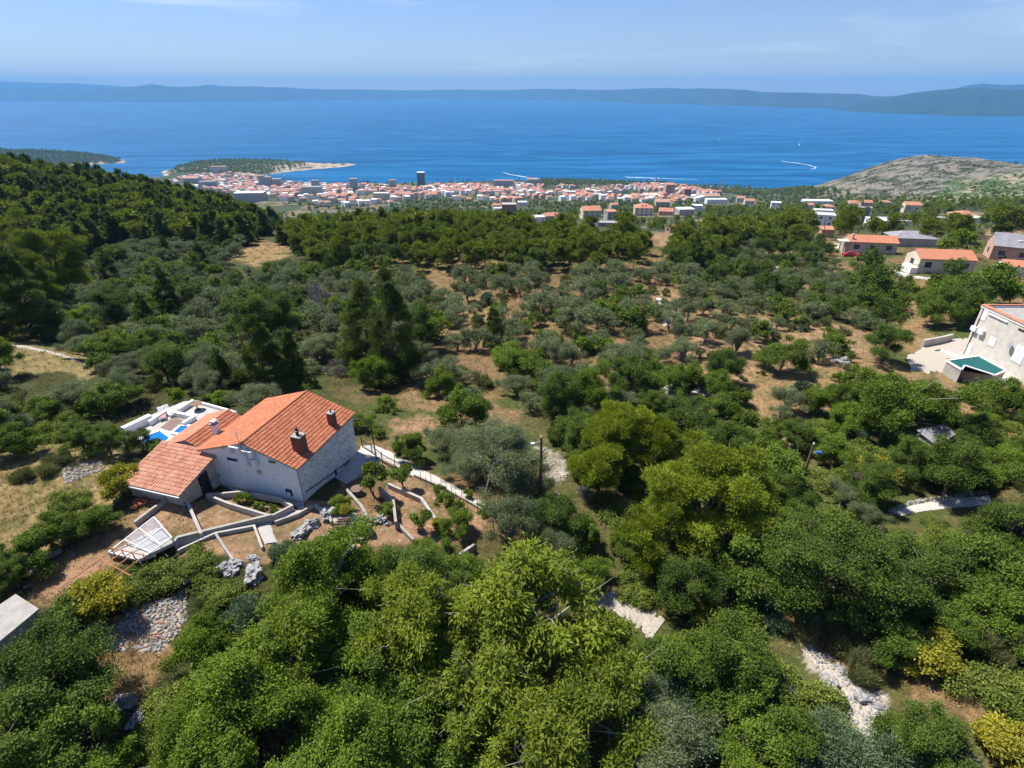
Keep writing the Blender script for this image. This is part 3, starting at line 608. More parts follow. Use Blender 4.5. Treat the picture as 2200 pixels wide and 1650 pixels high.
hr = MB(); pr = [HO.onX(*q, .08) for q in ((656, 1058), (712, 1018), (752, 988))]
for a, b in zip(pr, pr[1:]): hr.beam(a, b, .05)
hr.build('handrail', M['dark'], hs)
p = HO.onX(745, 1000, .05); MB().box(.032, .07, p.y - .35, p.y + .35, p.z - .35, p.z + .35).build('shutter', M['darkwall'], hs)
p = HO.onX(722, 1018, .05); MB().box(.032, .1, p.y - .1, p.y + .1, p.z - .5, p.z + .4).build('side_door', M['dark'], hs)
# the lean-to with its own tile roof
gx0, gx1, gy0, gy1, gz0, gz1 = -12.35, -7.0, -3.8, .35, 1.95, 2.85
MB().hexa([(gx0 + .25, gy0 + .35, -1), (gx1 - .45, gy0 + .35, -1), (gx1 - .45, -.003, -1), (gx0 + .25, -.003, -1), (gx0 + .25, gy0 + .35, gz0 + .05), (gx1 - .45, gy0 + .35, gz0 + .05), (gx1 - .45, -.003, gz1 - .1), (gx0 + .25, -.003, gz1 - .1)]).build('garage_wall', M['stone_warm'], hs)
gr = MB().hexa([(gx0, gy0, gz0), (gx1, gy0, gz0), (gx1, gy1, gz1), (gx0, gy1, gz1), (gx0, gy0, gz0 + .09), (gx1, gy0, gz0 + .09), (gx1, gy1, gz1 + .09), (gx0, gy1, gz1 + .09)]).build('garage_roof', M['metal'], hs)
tiles('roof_tiles', M['tile_old'], gr, (gx0, gy0 - .03, gz0 + .09), (1, 0, 0), (0, gy1 - gy0, gz1 - gz0), gx1 - gx0, math.hypot(gy1 - gy0, gz1 - gz0) + .05, .22, .32)
MB().tube([(gx0 - .1, gy0 - .1, gz0 + .02), (gx1 + .05, gy0 - .1, gz0 + .02)], .08, 8).build('gutter', M['metal'], gr)
dr = MB().box(gx1 - .448, gx1 - .42, -1.75, -.85, 0, 2.05).build('door', M['blackgap'], hs); MB().box(gx1 - .42, gx1 - .38, -1.68, -1.62, 1.0, 1.12).build('handle', M['metal'], dr)
p = HO.onX(474, 1020, gx1 - .35); MB().box(gx1 - .44, gx1 - .3, p.y - .12, p.y + .25, p.z - .08, p.z + .12).build('wall_lamp', M['blue'], hs)
# rear wing
wx0, wx1, wy0, wy1, wr, we = -12.7, -8.22, .55, 5.35, 3.1, 2.25
g = MB().box(wx0 + .2, wx1, wy0 + .2, wy1 - .2, -2.4, we - .05); xm = (wx0 + wx1) / 2 + .1
g.tri((wx0 + .2, wy1 - .2, we - .05), (wx1, wy1 - .2, we - .05), (xm, wy1 - .2, wr - .05)); g.tri((wx0 + .2, wy0 + .2, we - .05), (wx1, wy0 + .2, we - .05), (xm, wy0 + .2, wr - .05)); g.build('wing_wall', M['plaster'], hs)
g = MB(); g.hexa([(wx0, wy0, we), (xm, wy0, wr), (xm, wy1, wr), (wx0, wy1, we), (wx0, wy0, we + .08), (xm, wy0, wr + .08), (xm, wy1, wr + .08), (wx0, wy1, we + .08)]); g.hexa([(xm, wy0, wr), (wx1, wy0, we), (wx1, wy1, we), (xm, wy1, wr), (xm, wy0, wr + .08), (wx1, wy0, we + .08), (wx1, wy1, we + .08), (xm, wy1, wr + .08)])
wrf = g.build('wing_roof', M['pale_concrete'], hs)
tiles('roof_tiles', M['tile_new'], wrf, (wx0 - .04, wy0, we + .08), (0, 1, 0), (xm - wx0, 0, wr - we), wy1 - wy0, math.hypot(xm - wx0, wr - we))
tiles('roof_tiles', M['tile'], wrf, (wx1, wy0, we + .08), (0, 1, 0), (xm - wx1, 0, wr - we), wy1 - wy0, math.hypot(xm - wx1, wr - we))
MB().tube([(xm, wy0 - .03, wr + .12), (xm, wy1 + .03, wr + .12)], .1, 8).build('ridge_tiles', M['tile_new'], wrf)
c = MB().box(-9.05, -8.6, 2.0, 2.45, 2.3, 4.0).build('chimney', M['plaster'], hs)
MB().box(-9.12, -8.53, 1.93, 2.52, 4.0, 4.07).box(-8.98, -8.67, 2.07, 2.38, 4.07, 4.25).box(-9.08, -8.57, 1.97, 2.48, 4.25, 4.32).build('chimney_cap', M['pale_concrete'], c)
def local_slab(name, pix, z, th, m, label, cat, fr=HO, group=None):
    pts = [fr.onZ(px, py, z) for px, py in pix]; a = sum((pts[i].x * pts[(i + 1) % len(pts)].y - pts[(i + 1) % len(pts)].x * pts[i].y) for i in range(len(pts)))
    if a < 0: pts = pts[::-1]
    o = MB().prism([(p.x, p.y) for p in pts], z - th, z).build(name, m, None, fr.O, fr.rot); return tag(o, label, cat, group)
tag(local_slab('patio', [(654, 1076), (668, 1092), (700, 1086), (730, 1050), (775, 1018), (790, 985), (776, 962)], -.55, 1.2, M['pale_concrete'], None, None), kind='structure')
tag(local_slab('yard_paving', [(480, 1030), (652, 1076), (654, 1094), (640, 1092), (625, 1080), (520, 1052), (470, 1062)], .06, .5, M['concrete'], None, None), kind='structure')
# ------------------------------------------------------------------ pool terrace behind the house
TZ = -1.35
tag(local_slab('terrace', [(280, 962), (266, 925), (320, 893), (395, 862), (425, 860), (512, 888), (500, 905), (440, 935), (372, 960), (330, 966)], TZ, 1.4, M['pale_concrete'], None, None), kind='structure')
def basin(pix, label):
    t = thing('swimming_pool', label, 'swimming pool', HO.O, HO.rot); P = [HO.onZ(px, py, TZ + .12) for px, py in pix]; n = len(P); r = MB()
    for i in range(n): a, b = P[i], P[(i + 1) % n]; r.beam((a.x, a.y, TZ + .08), (b.x, b.y, TZ + .08), .28, .15)
    r.build('rim', M['white'], t); pts = [(p.x, p.y) for p in P]
    if sum(pts[i][0] * pts[(i + 1) % n][1] - pts[(i + 1) % n][0] * pts[i][1] for i in range(n)) < 0: pts = pts[::-1]
    MB().prism(pts, TZ + .005, TZ + .07).build('water', M['pool'], t)
basin([(286, 956), (312, 936), (345, 924), (368, 940), (345, 960)], 'larger blue swimming pool half hidden by bushes at the left end of the terrace')
basin([(368, 930), (388, 913), (410, 915), (392, 934)], 'small bright blue pool beside the orange wing roof')
tag(local_slab('wood_deck', [(345, 918), (372, 896), (402, 905), (376, 928)], TZ + .05, .05, M['deck'], None, None), kind='structure')
def low_wall(px, m, label, z0, z1, th=.3, name='garden_wall', fr=HO, cat='wall', group=None):
    P = [fr.onZ(a, b, z1) for a, b in px]; t = MB()
    for k, (a, b) in enumerate(zip(P, P[1:])):
        d = (b - a).normalized() * th / 2; e = .0015 * k
        a2 = a - d; b2 = b + d; n = Vector((-d.y, d.x, 0)).normalized() * (th / 2 + e)
        t.hexa([(a2 - n).xy.to_3d() + Vector((0, 0, z0)), (b2 - n).xy.to_3d() + Vector((0, 0, z0)), (b2 + n).xy.to_3d() + Vector((0, 0, z0)), (a2 + n).xy.to_3d() + Vector((0, 0, z0)),
                (a2 - n).xy.to_3d() + Vector((0, 0, z1 + e)), (b2 - n).xy.to_3d() + Vector((0, 0, z1 + e)), (b2 + n).xy.to_3d() + Vector((0, 0, z1 + e)), (a2 + n).xy.to_3d() + Vector((0, 0, z1 + e))])
    return tag(t.build(name, m, None, fr.O, fr.rot), label, cat, group)
low_wall([(268, 916), (316, 893)], M['white'], 'broad white wall at the far left of the pool terrace', TZ - .5, TZ + .75, .5)
low_wall([(322, 903), (358, 880), (366, 884)], M['white'], 'white parapet behind the sun loungers on the terrace', TZ - .5, TZ + .5)
low_wall([(372, 884), (412, 892)], M['white'], 'short white parapet in the middle of the terrace', TZ - .5, TZ + .5)
low_wall([(386, 876), (412, 860)], M['white'], 'white parapet at the far corner of the terrace', TZ - .5, TZ + .5)
low_wall([(425, 862), (506, 884)], M['white'], 'long thin white kerb wall closing the terrace by the trees', TZ - .5, TZ + .3, .2)
low_wall([(395, 906), (415, 894)], M['white'], 'white partition wall beside the small pool', TZ - .5, TZ + .45)
def lounger(px, py, rot, label, col):
    p = HO.onZ(px, py, TZ); t = thing('sun_lounger', label, 'sun lounger', HO.O + HO.R @ p, rot, 'sun loungers on the terrace')
    f = MB().box(-.3, .3, -.9, .4, .25, .31)
    for a in (-.27, .27):
        for b in (-.85, .35): f.box(a - .03, a + .03, b - .03, b + .03, 0, .25)
    f.build('frame', M['white'], t); MB().box(-.27, .27, -.85, .35, .313, .37).build('cushion', col, t)
    MB().hexa([(-.27, .4, .31), (.27, .4, .31), (.27, .47, .31), (-.27, .47, .31), (-.27, .8, .75), (.27, .8, .75), (.27, .87, .75), (-.27, .87, .75)]).build('backrest', M['white'], t)
lounger(350, 896, .6, 'white sun lounger with a pink towel on the pool terrace', M['pinkcloth']); lounger(366, 890, .9, 'white sun lounger without a towel near the parapet', M['white'])
p = HO.onZ(425, 880, TZ); t = thing('garden_table', 'dark round garden table in the shade at the back of the terrace', 'table', HO.O + HO.R @ p); MB().tube([(0, 0, .7), (0, 0, .74)], .55, 20).build('tabletop', M['wood'], t); MB().tube([(0, 0, 0), (0, 0, .7)], .06, 8).tube([(0, 0, 0), (0, 0, .04)], .3, 12).build('leg', M['dark'], t)
# ------------------------------------------------------------------ garden walls and beds
GW = lambda px, label, h=.42, th=.17, m='concrete': drape_wall(px, label, h, th, m)
def drape_wall(px, label, h, th, m, cat='wall', name='garden_wall'):
    _z0 = float(np.mean([gp(*p).z for p in px])) + h * .9
    P = np.array([atz(*p, _z0)[:2] for p in px]); t = MB(); n = len(P); Dn = P[1:] - P[:-1]; Dn /= np.hypot(Dn[:, 0], Dn[:, 1])[:, None]
    D = np.r_[Dn[:1], (Dn[1:] + Dn[:-1]) / np.maximum(.35, 1 + (Dn[1:] * Dn[:-1]).sum(1))[:, None], Dn[-1:]]; Nn = np.c_[-D[:, 1], D[:, 0]] * th / 2
    z = H(P[:, 0], P[:, 1]); zt = z + h; z = z - .6
    for i in range(n - 1):
        a, b = P[i] - Nn[i], P[i + 1] - Nn[i + 1]; c, d = P[i + 1] + Nn[i + 1], P[i] + Nn[i]
        za, zb = zt[i], zt[i + 1]; lo = -.5
        t.quad((*a, za), (*b, zb), (*c, zb), (*d, za)); t.quad((*a, z[i] + lo), (*b, z[i + 1] + lo), (*b, zb), (*a, za)); t.quad((*c, z[i + 1] + lo), (*d, z[i] + lo), (*d, za), (*c, zb))
        if i == 0: t.quad((*d, z[i] + lo), (*a, z[i] + lo), (*a, za), (*d, za))
        if i == n - 2: t.quad((*b, z[i + 1] + lo), (*c, z[i + 1] + lo), (*c, zb), (*b, zb))
    return tag(t.build(name, M[m]), label, cat)
GW([(445, 1067), (490, 1082), (581, 1105), (626, 1083), (600, 1068), (518, 1054), (464, 1064), (445, 1067)], 'raised concrete planter wall round the narrow green bed below the gable', .5, .16, 'pale_concrete')
GW([(403, 1080), (412, 1100), (429, 1137)], 'straight concrete kerb wall between the raked bed and the triangular bed', .45, .2, 'pale_concrete')
GW([(371, 1159), (380, 1152), (583, 1104)], 'long retaining wall above the concrete garden path', .65, .2)
GW([(285, 1114), (330, 1090), (370, 1068)], 'old low wall along the pile of red tiles', .4, .2)
GW([(378, 1176), (464, 1149), (546, 1130), (562, 1172)], 'concrete edging of the two lower beds', .3, .15, 'pale_concrete')
GW([(464, 1149), (482, 1175), (499, 1196)], 'dividing kerb between the two lower beds', .3, .15)
GW([(671, 1085), (640, 1103), (590, 1120)], 'thin wall along the upper edge of the weedy bed', .35, .15)
GW([(676, 1085), (700, 1100), (712, 1118)], 'curved stone edging beside the paved circle', .35, .18)
GW([(745, 1053), (775, 1085), (790, 1110)], 'curved concrete edging behind the green vine', .35, .2)
GW([(815, 1050), (845, 1075), (850, 1120)], 'tall dark sided terrace wall under the young tree', .8, .2)
GW([(835, 1045), (905, 1070), (935, 1110)], 'pale stepped terrace wall running down to the white stone', .5, .2, 'pale_concrete')
GW([(850, 1122), (888, 1155)], 'short kerb at the end of the lower right bed', .4, .18)
GW([(988, 1192), (1018, 1168)], 'leaning concrete post wall at the bottom corner of the garden', .6, .2)
GW([(890, 1027), (950, 1048), (1015, 1078), (1055, 1098)], 'grey kerb along the near side of the access path', .25, .12)
ribbon('garden_path', [(376, 1160), (430, 1146), (500, 1130), (560, 1116), (600, 1106), (640, 1096)], [(385, 1174), (440, 1158), (500, 1142), (560, 1128), (620, 1116), (660, 1100)], M['pale_concrete'], lift=.07)
ribbon('paved_circle', [(672, 1092), (690, 1110), (715, 1135), (735, 1150)], [(745, 1090), (785, 1112), (800, 1135), (800, 1155)], M['pale_concrete'], lift=.08)
ribbon('lower_path', [(548, 1132), (556, 1150), (566, 1170)], [(585, 1122), (590, 1145), (600, 1165)], M['pale_concrete'], lift=.07)
# ------------------------------------------------------------------ rocks
def rock_mesh(seed, n=3):
    import bmesh
    bm = bmesh.new(); bmesh.ops.create_icosphere(bm, subdivisions=n, radius=1.); rg = random.Random(seed)
    pl = [(Vector((rg.gauss(0, 1), rg.gauss(0, 1), rg.gauss(0, 1))).normalized(), rg.uniform(.55, .9)) for _ in range(14)]
    from mathutils import noise
    for v in bm.verts:
        c = v.co.copy()
        for nrm, d in pl:
            e = c.dot(nrm) - d
            if e > 0: c -= nrm * e * .85
        c *= 1 + (.30 if n < 4 else .42) * noise.fractal(c * (2.2 if n < 4 else 1.9) + Vector((seed * 3.1, 0, 0)), .65, 2.2, 7)
        v.co = c
    me = bpy.data.meshes.new('rock'); bm.to_mesh(me); bm.free(); me.materials.append(M['rock']); return me
RM = [rock_mesh(i, 4) for i in range(5)]
def rock(px, py, w, label, sq=.6, i=0, asp=1., rot=0., group='pale limestone outcrops'):
    p = gp(px, py); d = proj(*p)[2]; s = w * d / F / 2
    o = link('rock', RM[i % 5], None, (p.x, p.y, p.z + s * .1), rot, (s, s * asp, s * sq)); return tag(o, label, 'rock', group)
for a in [(672, 1128, 44, 'broad white rock below the weedy bed', .6, 0, .7, .3), (648, 1146, 46, 'white rock slab left of the round green bush', .5, 1, .8, 1), (700, 1112, 36, 'rounded rock at the top of the rock garden', .8, 2, .8, 2),
          (716, 1162, 56, 'jagged grey white rock right of the round green bush', .7, 3, .9, .5), (748, 1195, 60, 'lowest jagged rock of the rock garden', .8, 4, 1, 1.5), (738, 1178, 50, 'blue shaded rock above the lowest one', .8, 0, .8, 2.2),
          (800, 1122, 22, 'round boulder right of the concrete tank', .9, 1, 1, 0), (818, 1118, 26, 'white boulder below the terrace wall', .9, 2, 1, 1), (832, 1126, 16, 'small boulder beside the white boulder', .7, 3, 1, 2),
          (545, 1200, 34, 'white rock at the right end of the ledge under the lower beds', .35, 3, .6, -.2), (508, 1210, 40, 'white rock in the middle of the ledge under the lower beds', .35, 1, .6, -.2), (478, 1222, 44, 'grey rock at the left end of the ledge', .45, 4, .6, .2), (500, 1228, 38, 'cracked rock face under the middle of the ledge', .5, 2, .7, .9), (410, 1236, 44, 'striped rock left of the ledge', .5, 0, .8, 1.2), (545, 1236, 60, 'broken rock face below the ledge', .6, 1, .8, 2),
          (1950, 1010, 0.1, '', .5, 0, 1, 0)][:-1]:
    rock(*a)
for k, a in enumerate([(120, 1190, 34), (80, 1225, 26), (100, 1165, 22), (60, 1260, 20)]): rock(a[0], a[1], a[2], ['long pale stone under the fruit trees', 'flat pale stone beside the leaf litter', 'small stone beneath the leftmost fruit tree', 'pale stone at the foot of the bank'][k], .35, k, .5, .7)
for k, a in enumerate([(1810, 775, 50, .25), (1665, 580, 30, .4), (1690, 560, 28, .4), (610, 640, 26, .3), (300, 660, 34, .3), (270, 1510, 60, .6), (300, 1545, 60, .5), (215, 1630, 60, .6), (1375, 1260, 30, .5), (1225, 1240, 26, .6), (1640, 1345, 34, .5), (1780, 1470, 50, .5), (1850, 1505, 46, .5), (1810, 1445, 34, .4), (1890, 1520, 28, .6), (1700, 845, 46, .3), (1450, 842, 70, .4), (1520, 838, 60, .4)]):
    rock(a[0], a[1], a[2], ['flat oval rock lying in the dry olive field', 'white rock on the bare slope below the road', 'white rock at the top of the bare slope', 'small pale rock among the left scrub', 'pale rock slab in the left scrub', 'grey rock beside the dry grass at lower left', 'purple grey rock under the dry grass at lower left', 'rock at the bottom edge left of the green bushes',
        'pale rock above the hidden footpath', 'rock seen through the walnut crown', 'brown rock in the deep shade of the big oak', 'rock on the left edge of the stony track', 'rock on the right edge of the stony track', 'white rock at the head of the stony track', 'small rock at the lower end of the stony track', 'pale rock behind the grey juniper', 'heap of pale stones along the grove wall', 'second heap of pale stones right along the grove wall'][k], a[3], k, .7, k * 1.3)
# ------------------------------------------------------------------ garden furniture
rg = random.Random(3); w0 = gp(728, 1146)
for k in range(34):
    r, c = k // 7, k % 7; a = 1.2; q = Vector((w0.x + (c - 3) * .17 * math.cos(a) + rg.uniform(-.05, .05), w0.y + (c - 3) * .34 + rg.uniform(-.05, .05), w0.z + .1 + r * .12))
    ln = rg.uniform(.38, .5); d = Vector((math.cos(.4 + rg.uniform(-.25, .25)), math.sin(.1), rg.uniform(-.08, .08)))
    o = MB().tube([(-ln * d.x, -ln * d.y, -ln * d.z), (ln * d.x, ln * d.y, ln * d.z)], [rg.uniform(.05, .09)] * 2, 7).build('firewood_log', M['log'], None, q)
    tag(o, 'split log, ' + ['bottom', 'second', 'third', 'fourth', 'top'][r] + ' row of the firewood stack, ' + ['first', 'second', 'third', 'fourth', 'fifth', 'sixth', 'seventh'][c] + ' from left', 'log', 'logs of the firewood stack')
p = gp(785, 1146); t = thing('water_tank', 'rounded grey concrete tank on the paved circle', 'water tank', p, .3)
MB().tube([(-.45, 0, .3), (.45, 0, .3)], .42, 18).build('tank_body', M['concrete'], t); MB().box(-.5, .5, -.42, -.1, 0, .3).build('base', M['concrete'], t)
p = gp(762, 1164); t = thing('bucket', 'rusty blue bucket at the foot of the paved circle', 'bucket', p); MB().tube([(0, 0, .02), (0, 0, .42)], [.15, .2], 14).build('bucket_body', M['blue'], t); MB().tube([(0, 0, .38), (0, 0, .44)], .205, 14).build('rim', M['rust'], t)
p = gp(775, 1163); tag(MB().box(-.2, .2, -.15, .15, 0, .35).build('white_box', M['white'], None, p, .4), 'small white box beside the bucket', 'box')
p = gp(765, 1180); t = thing('clay_pot', 'wide clay bowl of dry earth below the white box', 'pot', p); MB().tube([(0, 0, 0), (0, 0, .3)], [.2, .34], 16).build('bowl', M['tile_old'], t)
p = gp(768, 1060); t = thing('well_ring', 'low brown stone ring beside the young tree', 'well', p); MB().tube([(0, 0, 0), (0, 0, .45)], .42, 16).build('ring', M['wood'], t); MB().tube([(0, 0, .45), (0, 0, .5)], .46, 16).build('lid', M['log'], t)
# greenhouse
GHc = [gp(340, 1133), gp(378, 1177), gp(306, 1218), gp(240, 1200)]
film = bpy.data.materials.new('clear_plastic_film'); film.use_nodes = True; _b = film.node_tree.nodes['Principled BSDF']; _b.inputs['Base Color'].default_value = (.45, .50, .58, 1); _b.inputs['Roughness'].default_value = .2; _b.inputs['Alpha'].default_value = .26
t = thing('greenhouse', 'small greenhouse of clear plastic film on a white frame', 'greenhouse', GHc[0]); o = GHc[0]
Lc = [q - o for q in GHc]; hi = [.95, .95, .6, .6]; T = [Lc[i] + Vector((0, 0, hi[i])) for i in range(4)]; f = MB()
for i in range(4): f.beam(Lc[i] - Vector((0, 0, .2)), T[i], .06); f.beam(T[i], T[(i + 1) % 4], .06)
for s in (.33, .66): f.beam(T[0].lerp(T[3], s), T[1].lerp(T[2], s), .05); f.beam(Lc[0].lerp(Lc[3], s), T[0].lerp(T[3], s), .05)
f.beam(T[0].lerp(T[1], .5), T[3].lerp(T[2], .5), .05); f.build('frame', M['white'], t)
g = MB(); g.quad(T[0], T[1], T[2].lerp(T[1], .35), T[3].lerp(T[0], .35)); g.quad(Lc[0], Lc[3], T[3], T[0]); g.quad(Lc[0], Lc[1], T[1], T[0]); g.build('plastic_film', film, t)
MB().prism([(q.x, q.y) for q in (Lc[3], Lc[2], Lc[1], Lc[0])], -.2, .05).build('floor_slab', M['pale_concrete'], t)
for px, py, lb in ((333, 1190, 'pale wooden planting table nearest the rust frame in the greenhouse'), (352, 1178, 'smaller pale planting table at the right of the greenhouse'), (318, 1206, 'pale board table at the front edge of the greenhouse')):
    p = gp(px, py); t = thing('planting_table', lb, 'table', p, .55); MB().box(-.55, .55, -.3, .3, .42, .47).build('tabletop', M['plank'], t)
    for a in (-.5, .5):
        for b in (-.25, .25): MB().box(a - .03, a + .03, b - .03, b + .03, 0, .42).build('leg', M['wood'], t)
low = gp(260, 1230); t = thing('rusty_trellis', 'rust red trellis of thin bars over the ivy', 'trellis', low); f = MB()
for a in range(4): q = Vector((-1.6 + a * .75, -.3 - a * .25, .9)); f.beam(q + Vector((.9, 1.1, .25)), q + Vector((-.35, -1.0, -.1)), .045)
f.beam((-1.5, .35, 1.1), (1.6, -1.1, .95), .05); f.beam((-1.0, 1.0, 1.2), (1.8, .3, 1.2), .05)
for a in range(4): f.beam((-.9 + a * .8, 1.0 - a * .18, 1.2), (-.9 + a * .8, 1.0 - a * .18, 0), .045)
f.build('bars', M['rust'], t)
p = gp(317, 1078); tt = thing('tile_pile', 'heap of spare red roof tiles beside the lean-to roof', 'tiles', p, .5)
for k in range(16): MB().tube([(-.22, 0, 0), (.22, 0, 0)], [.09, .08], 7).build('roof_tile', M['tile'], tt, (rg.uniform(-.9, .9), rg.uniform(-.5, .5), rg.uniform(.03, .28)), rg.uniform(-.4, .4))
ps = gp(505, 1135)
# shack at the lower left edge
SH = Frame((0, 0, 274.4), 0)
def zpix(pix, z): return [atz(a, b, z) for a, b in pix]
P = zpix([(-60, 1345), (36, 1280), (86, 1312), (-20, 1400)], 274.3); P2 = zpix([(-60, 1345), (-20, 1400), (20, 1380), (86, 1312)], 274.3)
c0 = sum((Vector(p) for p in P), Vector()) / 4; t = thing('concrete_shack', 'low shack with a cracked pale concrete roof at the left edge', 'shed', (c0.x, c0.y, 272.9))
R_ = [(p.x - c0.x, p.y - c0.y) for p in P]; R_ = R_ if sum(R_[i][0] * R_[(i + 1) % 4][1] - R_[(i + 1) % 4][0] * R_[i][1] for i in range(4)) > 0 else R_[::-1]
MB().prism(R_, 1.4, 1.56).build('roof', M['concrete'], t); MB().prism([(a * .9, b * .9) for a, b in R_], -1, 1.4).build('wall', M['concrete'], t)
# small hut in the scrub at the right
P = zpix([(1968, 925), (2026, 917), (2055, 935), (2016, 952)], 270.8); c0 = sum((Vector(p) for p in P), Vector()) / 4; gz = float(H(c0.x, c0.y))
t = thing('stone_hut', 'small stone hut with a corrugated grey roof sunk in ivy', 'hut', (c0.x, c0.y, gz)); Q = [(p.x - c0.x, p.y - c0.y) for p in P]
hz = [270.8 - gz] * 4; zz = [hz[0] - .0, hz[1] + .2, hz[2] + .1, hz[3] - .35]
CB = [(a, b, z) for (a, b), z in zip(Q, zz)]; MB().hexa([CB[3], CB[2], CB[1], CB[0]] + [(a, b, z + .08) for a, b, z in (CB[3], CB[2], CB[1], CB[0])]).build('roof', M['roof_grey'], t)
f = MB(); A_, B_, C_, D_ = (Vector(CB[i]) + Vector((0, 0, .09)) for i in range(4))
for k in range(1, 16): s = k / 16; f.beam(A_.lerp(B_, s), D_.lerp(C_, s), .06, .05)
f.build('corrugations', M['roof_grey'], t); MB().prism([(a * .88, b * .88) for a, b in Q[::-1]], -.6, zz[3] - .02).build('wall', M['stone_warm'], t)
# ------------------------------------------------------------------ big cream house at the right edge
BX, BY0, BY1, BZ0, BZ1 = 62.5, 54.5, 67.8, 266.8, 275.0
t = thing('cream_house', 'big cream house with red tiled parapet at the right edge beside the teal pool', 'house', (BX, BY1, BZ0)); RH = Frame((BX, BY1, BZ0), 0); hh = BZ1 - BZ0
MB().box(0, 11, BY0 - BY1, 0, 0, hh - .35).build('wall', M['cream_plaster'], t)
rf = MB().box(.3, 10.7, BY0 - BY1 + .3, -.3, hh - .35, hh - .25).build('roof', M['concrete'], t)
MB().box(-.08, .3, BY0 - BY1, .08, hh - .345, hh - .05).box(.3, 11, -.3, .08, hh - .343, hh - .052).build('parapet', M['plaster'], t)
tiles('parapet_tiles', M['tile_new'], t, (-.14, BY0 - BY1, hh - .06), (0, 1, 0), (1, 0, .25), BY1 - BY0 + .1, .5, .3, .25); tiles('parapet_tiles', M['tile_new'], t, (.3, .14, hh - .06), (1, 0, 0), (0, -1, .25), 10.6, .5, .3, .25)
def wall_item(name, px, py, w, h, d, m, par=t, off=0.):
    p = RH.onX(px, py, -d); return MB().box(-d - off, -.003 - off, p.y - w / 2, p.y + w / 2, p.z - h / 2, p.z + h / 2).build(name, m, par), p
for px, py in ((2092, 706), (2107, 713)):
    p = RH.onX(px, py, -.3); u = MB().box(-.42, -.08, p.y - .42, p.y + .42, p.z - .3, p.z + .3).build('air_conditioner', M['white'], t)
    for s in (-.3, .3): MB().beam((-.003, p.y + s, p.z - .32), (-.4, p.y + s, p.z - .32), .04).build('bracket', M['metal'], u)
wall_item('shutter', 2114, 676, 1.0, 1.5, .05, M['white']); w_, p = wall_item('lintel', 2143, 683, 3.0, .12, .16, M['white'])
w_, p = wall_item('window', 2131, 735, 1.0, 1.1, .06, M['white']); MB().box(-.075, -.062, p.y - .36, p.y + .36, p.z - .42, p.z + .42).build('shutter', M['whitecar'], w_)
w_, p = wall_item('window', 2189, 762, 1.5, 2.1, .06, M['white']); MB().box(-.075, -.062, p.y - .6, p.y + .6, p.z - .9, p.z + .9).build('shutter', M['whitecar'], w_)
wall_item('door', 2080, 752, .9, 1.9, .06, M['white']); wall_item('vent_slot', 2195, 710, 1.0, .25, .03, M['dark'])
p0, p1 = RH.onX(2114, 662, -.1), RH.onX(2067, 760, -.1); MB().tube([(-.08, p0.y, p0.z), (-.08, p0.y, 1.0)], .05, 8).build('downpipe', M['dark'], t)
p = RH.onX(2172, 742, -.25); u = MB().tube([(-.3, p.y, p.z), (-.38, p.y + .02, p.z + .03)], [.1, .38], 14).build('satellite_dish', M['metal'], t); MB().beam((-.003, p.y, p.z - .1), (-.3, p.y, p.z), .05).build('bracket', M['dark'], u)
MB().box(-1.3, -.003, -9.5, -3.2, .9, 1.45).build('terrace_step', M['white'], t)
rl = MB()
for k in range(6): rl.beam((-1.2, -3.4 - k * .5, 1.45), (-1.2, -3.4 - k * .5, 2.35), .04)
rl.beam((-1.2, -3.4, 2.35), (-1.2, -5.9, 2.35), .05); rl.beam((-1.2, -3.4, 1.9), (-1.2, -5.9, 1.9), .03); rl.build('railing', M['metal'], t)
MB().tube([(-2.4, .6, 1.2), (-1.6, -1.6, 1.25), (-1.0, -3.2, 1.3)], .3, 8).build('kerb', M['white'], t)
P = zpix([(2034, 776), (2103, 766), (2161, 797), (2137, 807), (2072, 786), (2066, 795)], 269.6); c0 = P[0]; Q = [(p.x - c0.x, p.y - c0.y) for p in P]
t = thing('covered_pool', 'angular raised pool under a teal cover beside the cream house', 'swimming pool', (c0.x, c0.y, 269.6)); Qs = Q if sum(Q[i][0] * Q[(i + 1) % 6][1] - Q[(i + 1) % 6][0] * Q[i][1] for i in range(6)) > 0 else Q[::-1]
f = MB()
for i in range(6): a, b = Q[i], Q[(i + 1) % 6]; f.beam((*a, .03), (*b, .03), .18, .2)
f.build('rim', M['white'], t); MB().prism(Qs, -2.4, -.06).build('basin_wall', M['pale_concrete'], t); MB().prism([(a, b) for a, b in Qs], -.055, .02).build('pool_cover', M['teal'], t)
low_wall([(1988, 730), (2030, 722), (2046, 718)], M['pale_concrete'], 'low concrete wall at the far edge of the white yard', 268.0 - BZ0 - .6, 268.6 - BZ0, .35, fr=RH)
# ------------------------------------------------------------------ poles, lamp, wires
def pole(px, py, topx, topy, lean, label, r, m, name='utility_pole', cat='utility pole'):
    b = gp(px, py); z = b.z
    for k in range(200):
        z += .1; q = proj(b.x, b.y, z)
        if q[1] < topy: break
    h = z - b.z; t = thing(name, label, cat, (b.x, b.y, b.z)); r0 = ray(topx, topy); tp = Vector((r0[0] / r0[1] * b.y - b.x, 0, h))
    MB().tube([(0, 0, -.3), tp], [r, r * .7], 10).build('pole', M[m], t); return t, tp, b
t, tp1, b1 = pole(1161, 1062, 1163, 940, 0, 'brown wooden utility pole beside the big olive tree', .15, 'wood')
l = MB().beam(tp1 + Vector((0, 0, -.4)), tp1 + Vector((-.55, 0, -.55)), .05).build('lamp_arm', M['metal'], t); MB().tube([tp1 + Vector((-.5, 0, -.6)), tp1 + Vector((-.8, 0, -.66))], [.09, .16], 10).build('lamp_head', M['white'], l)
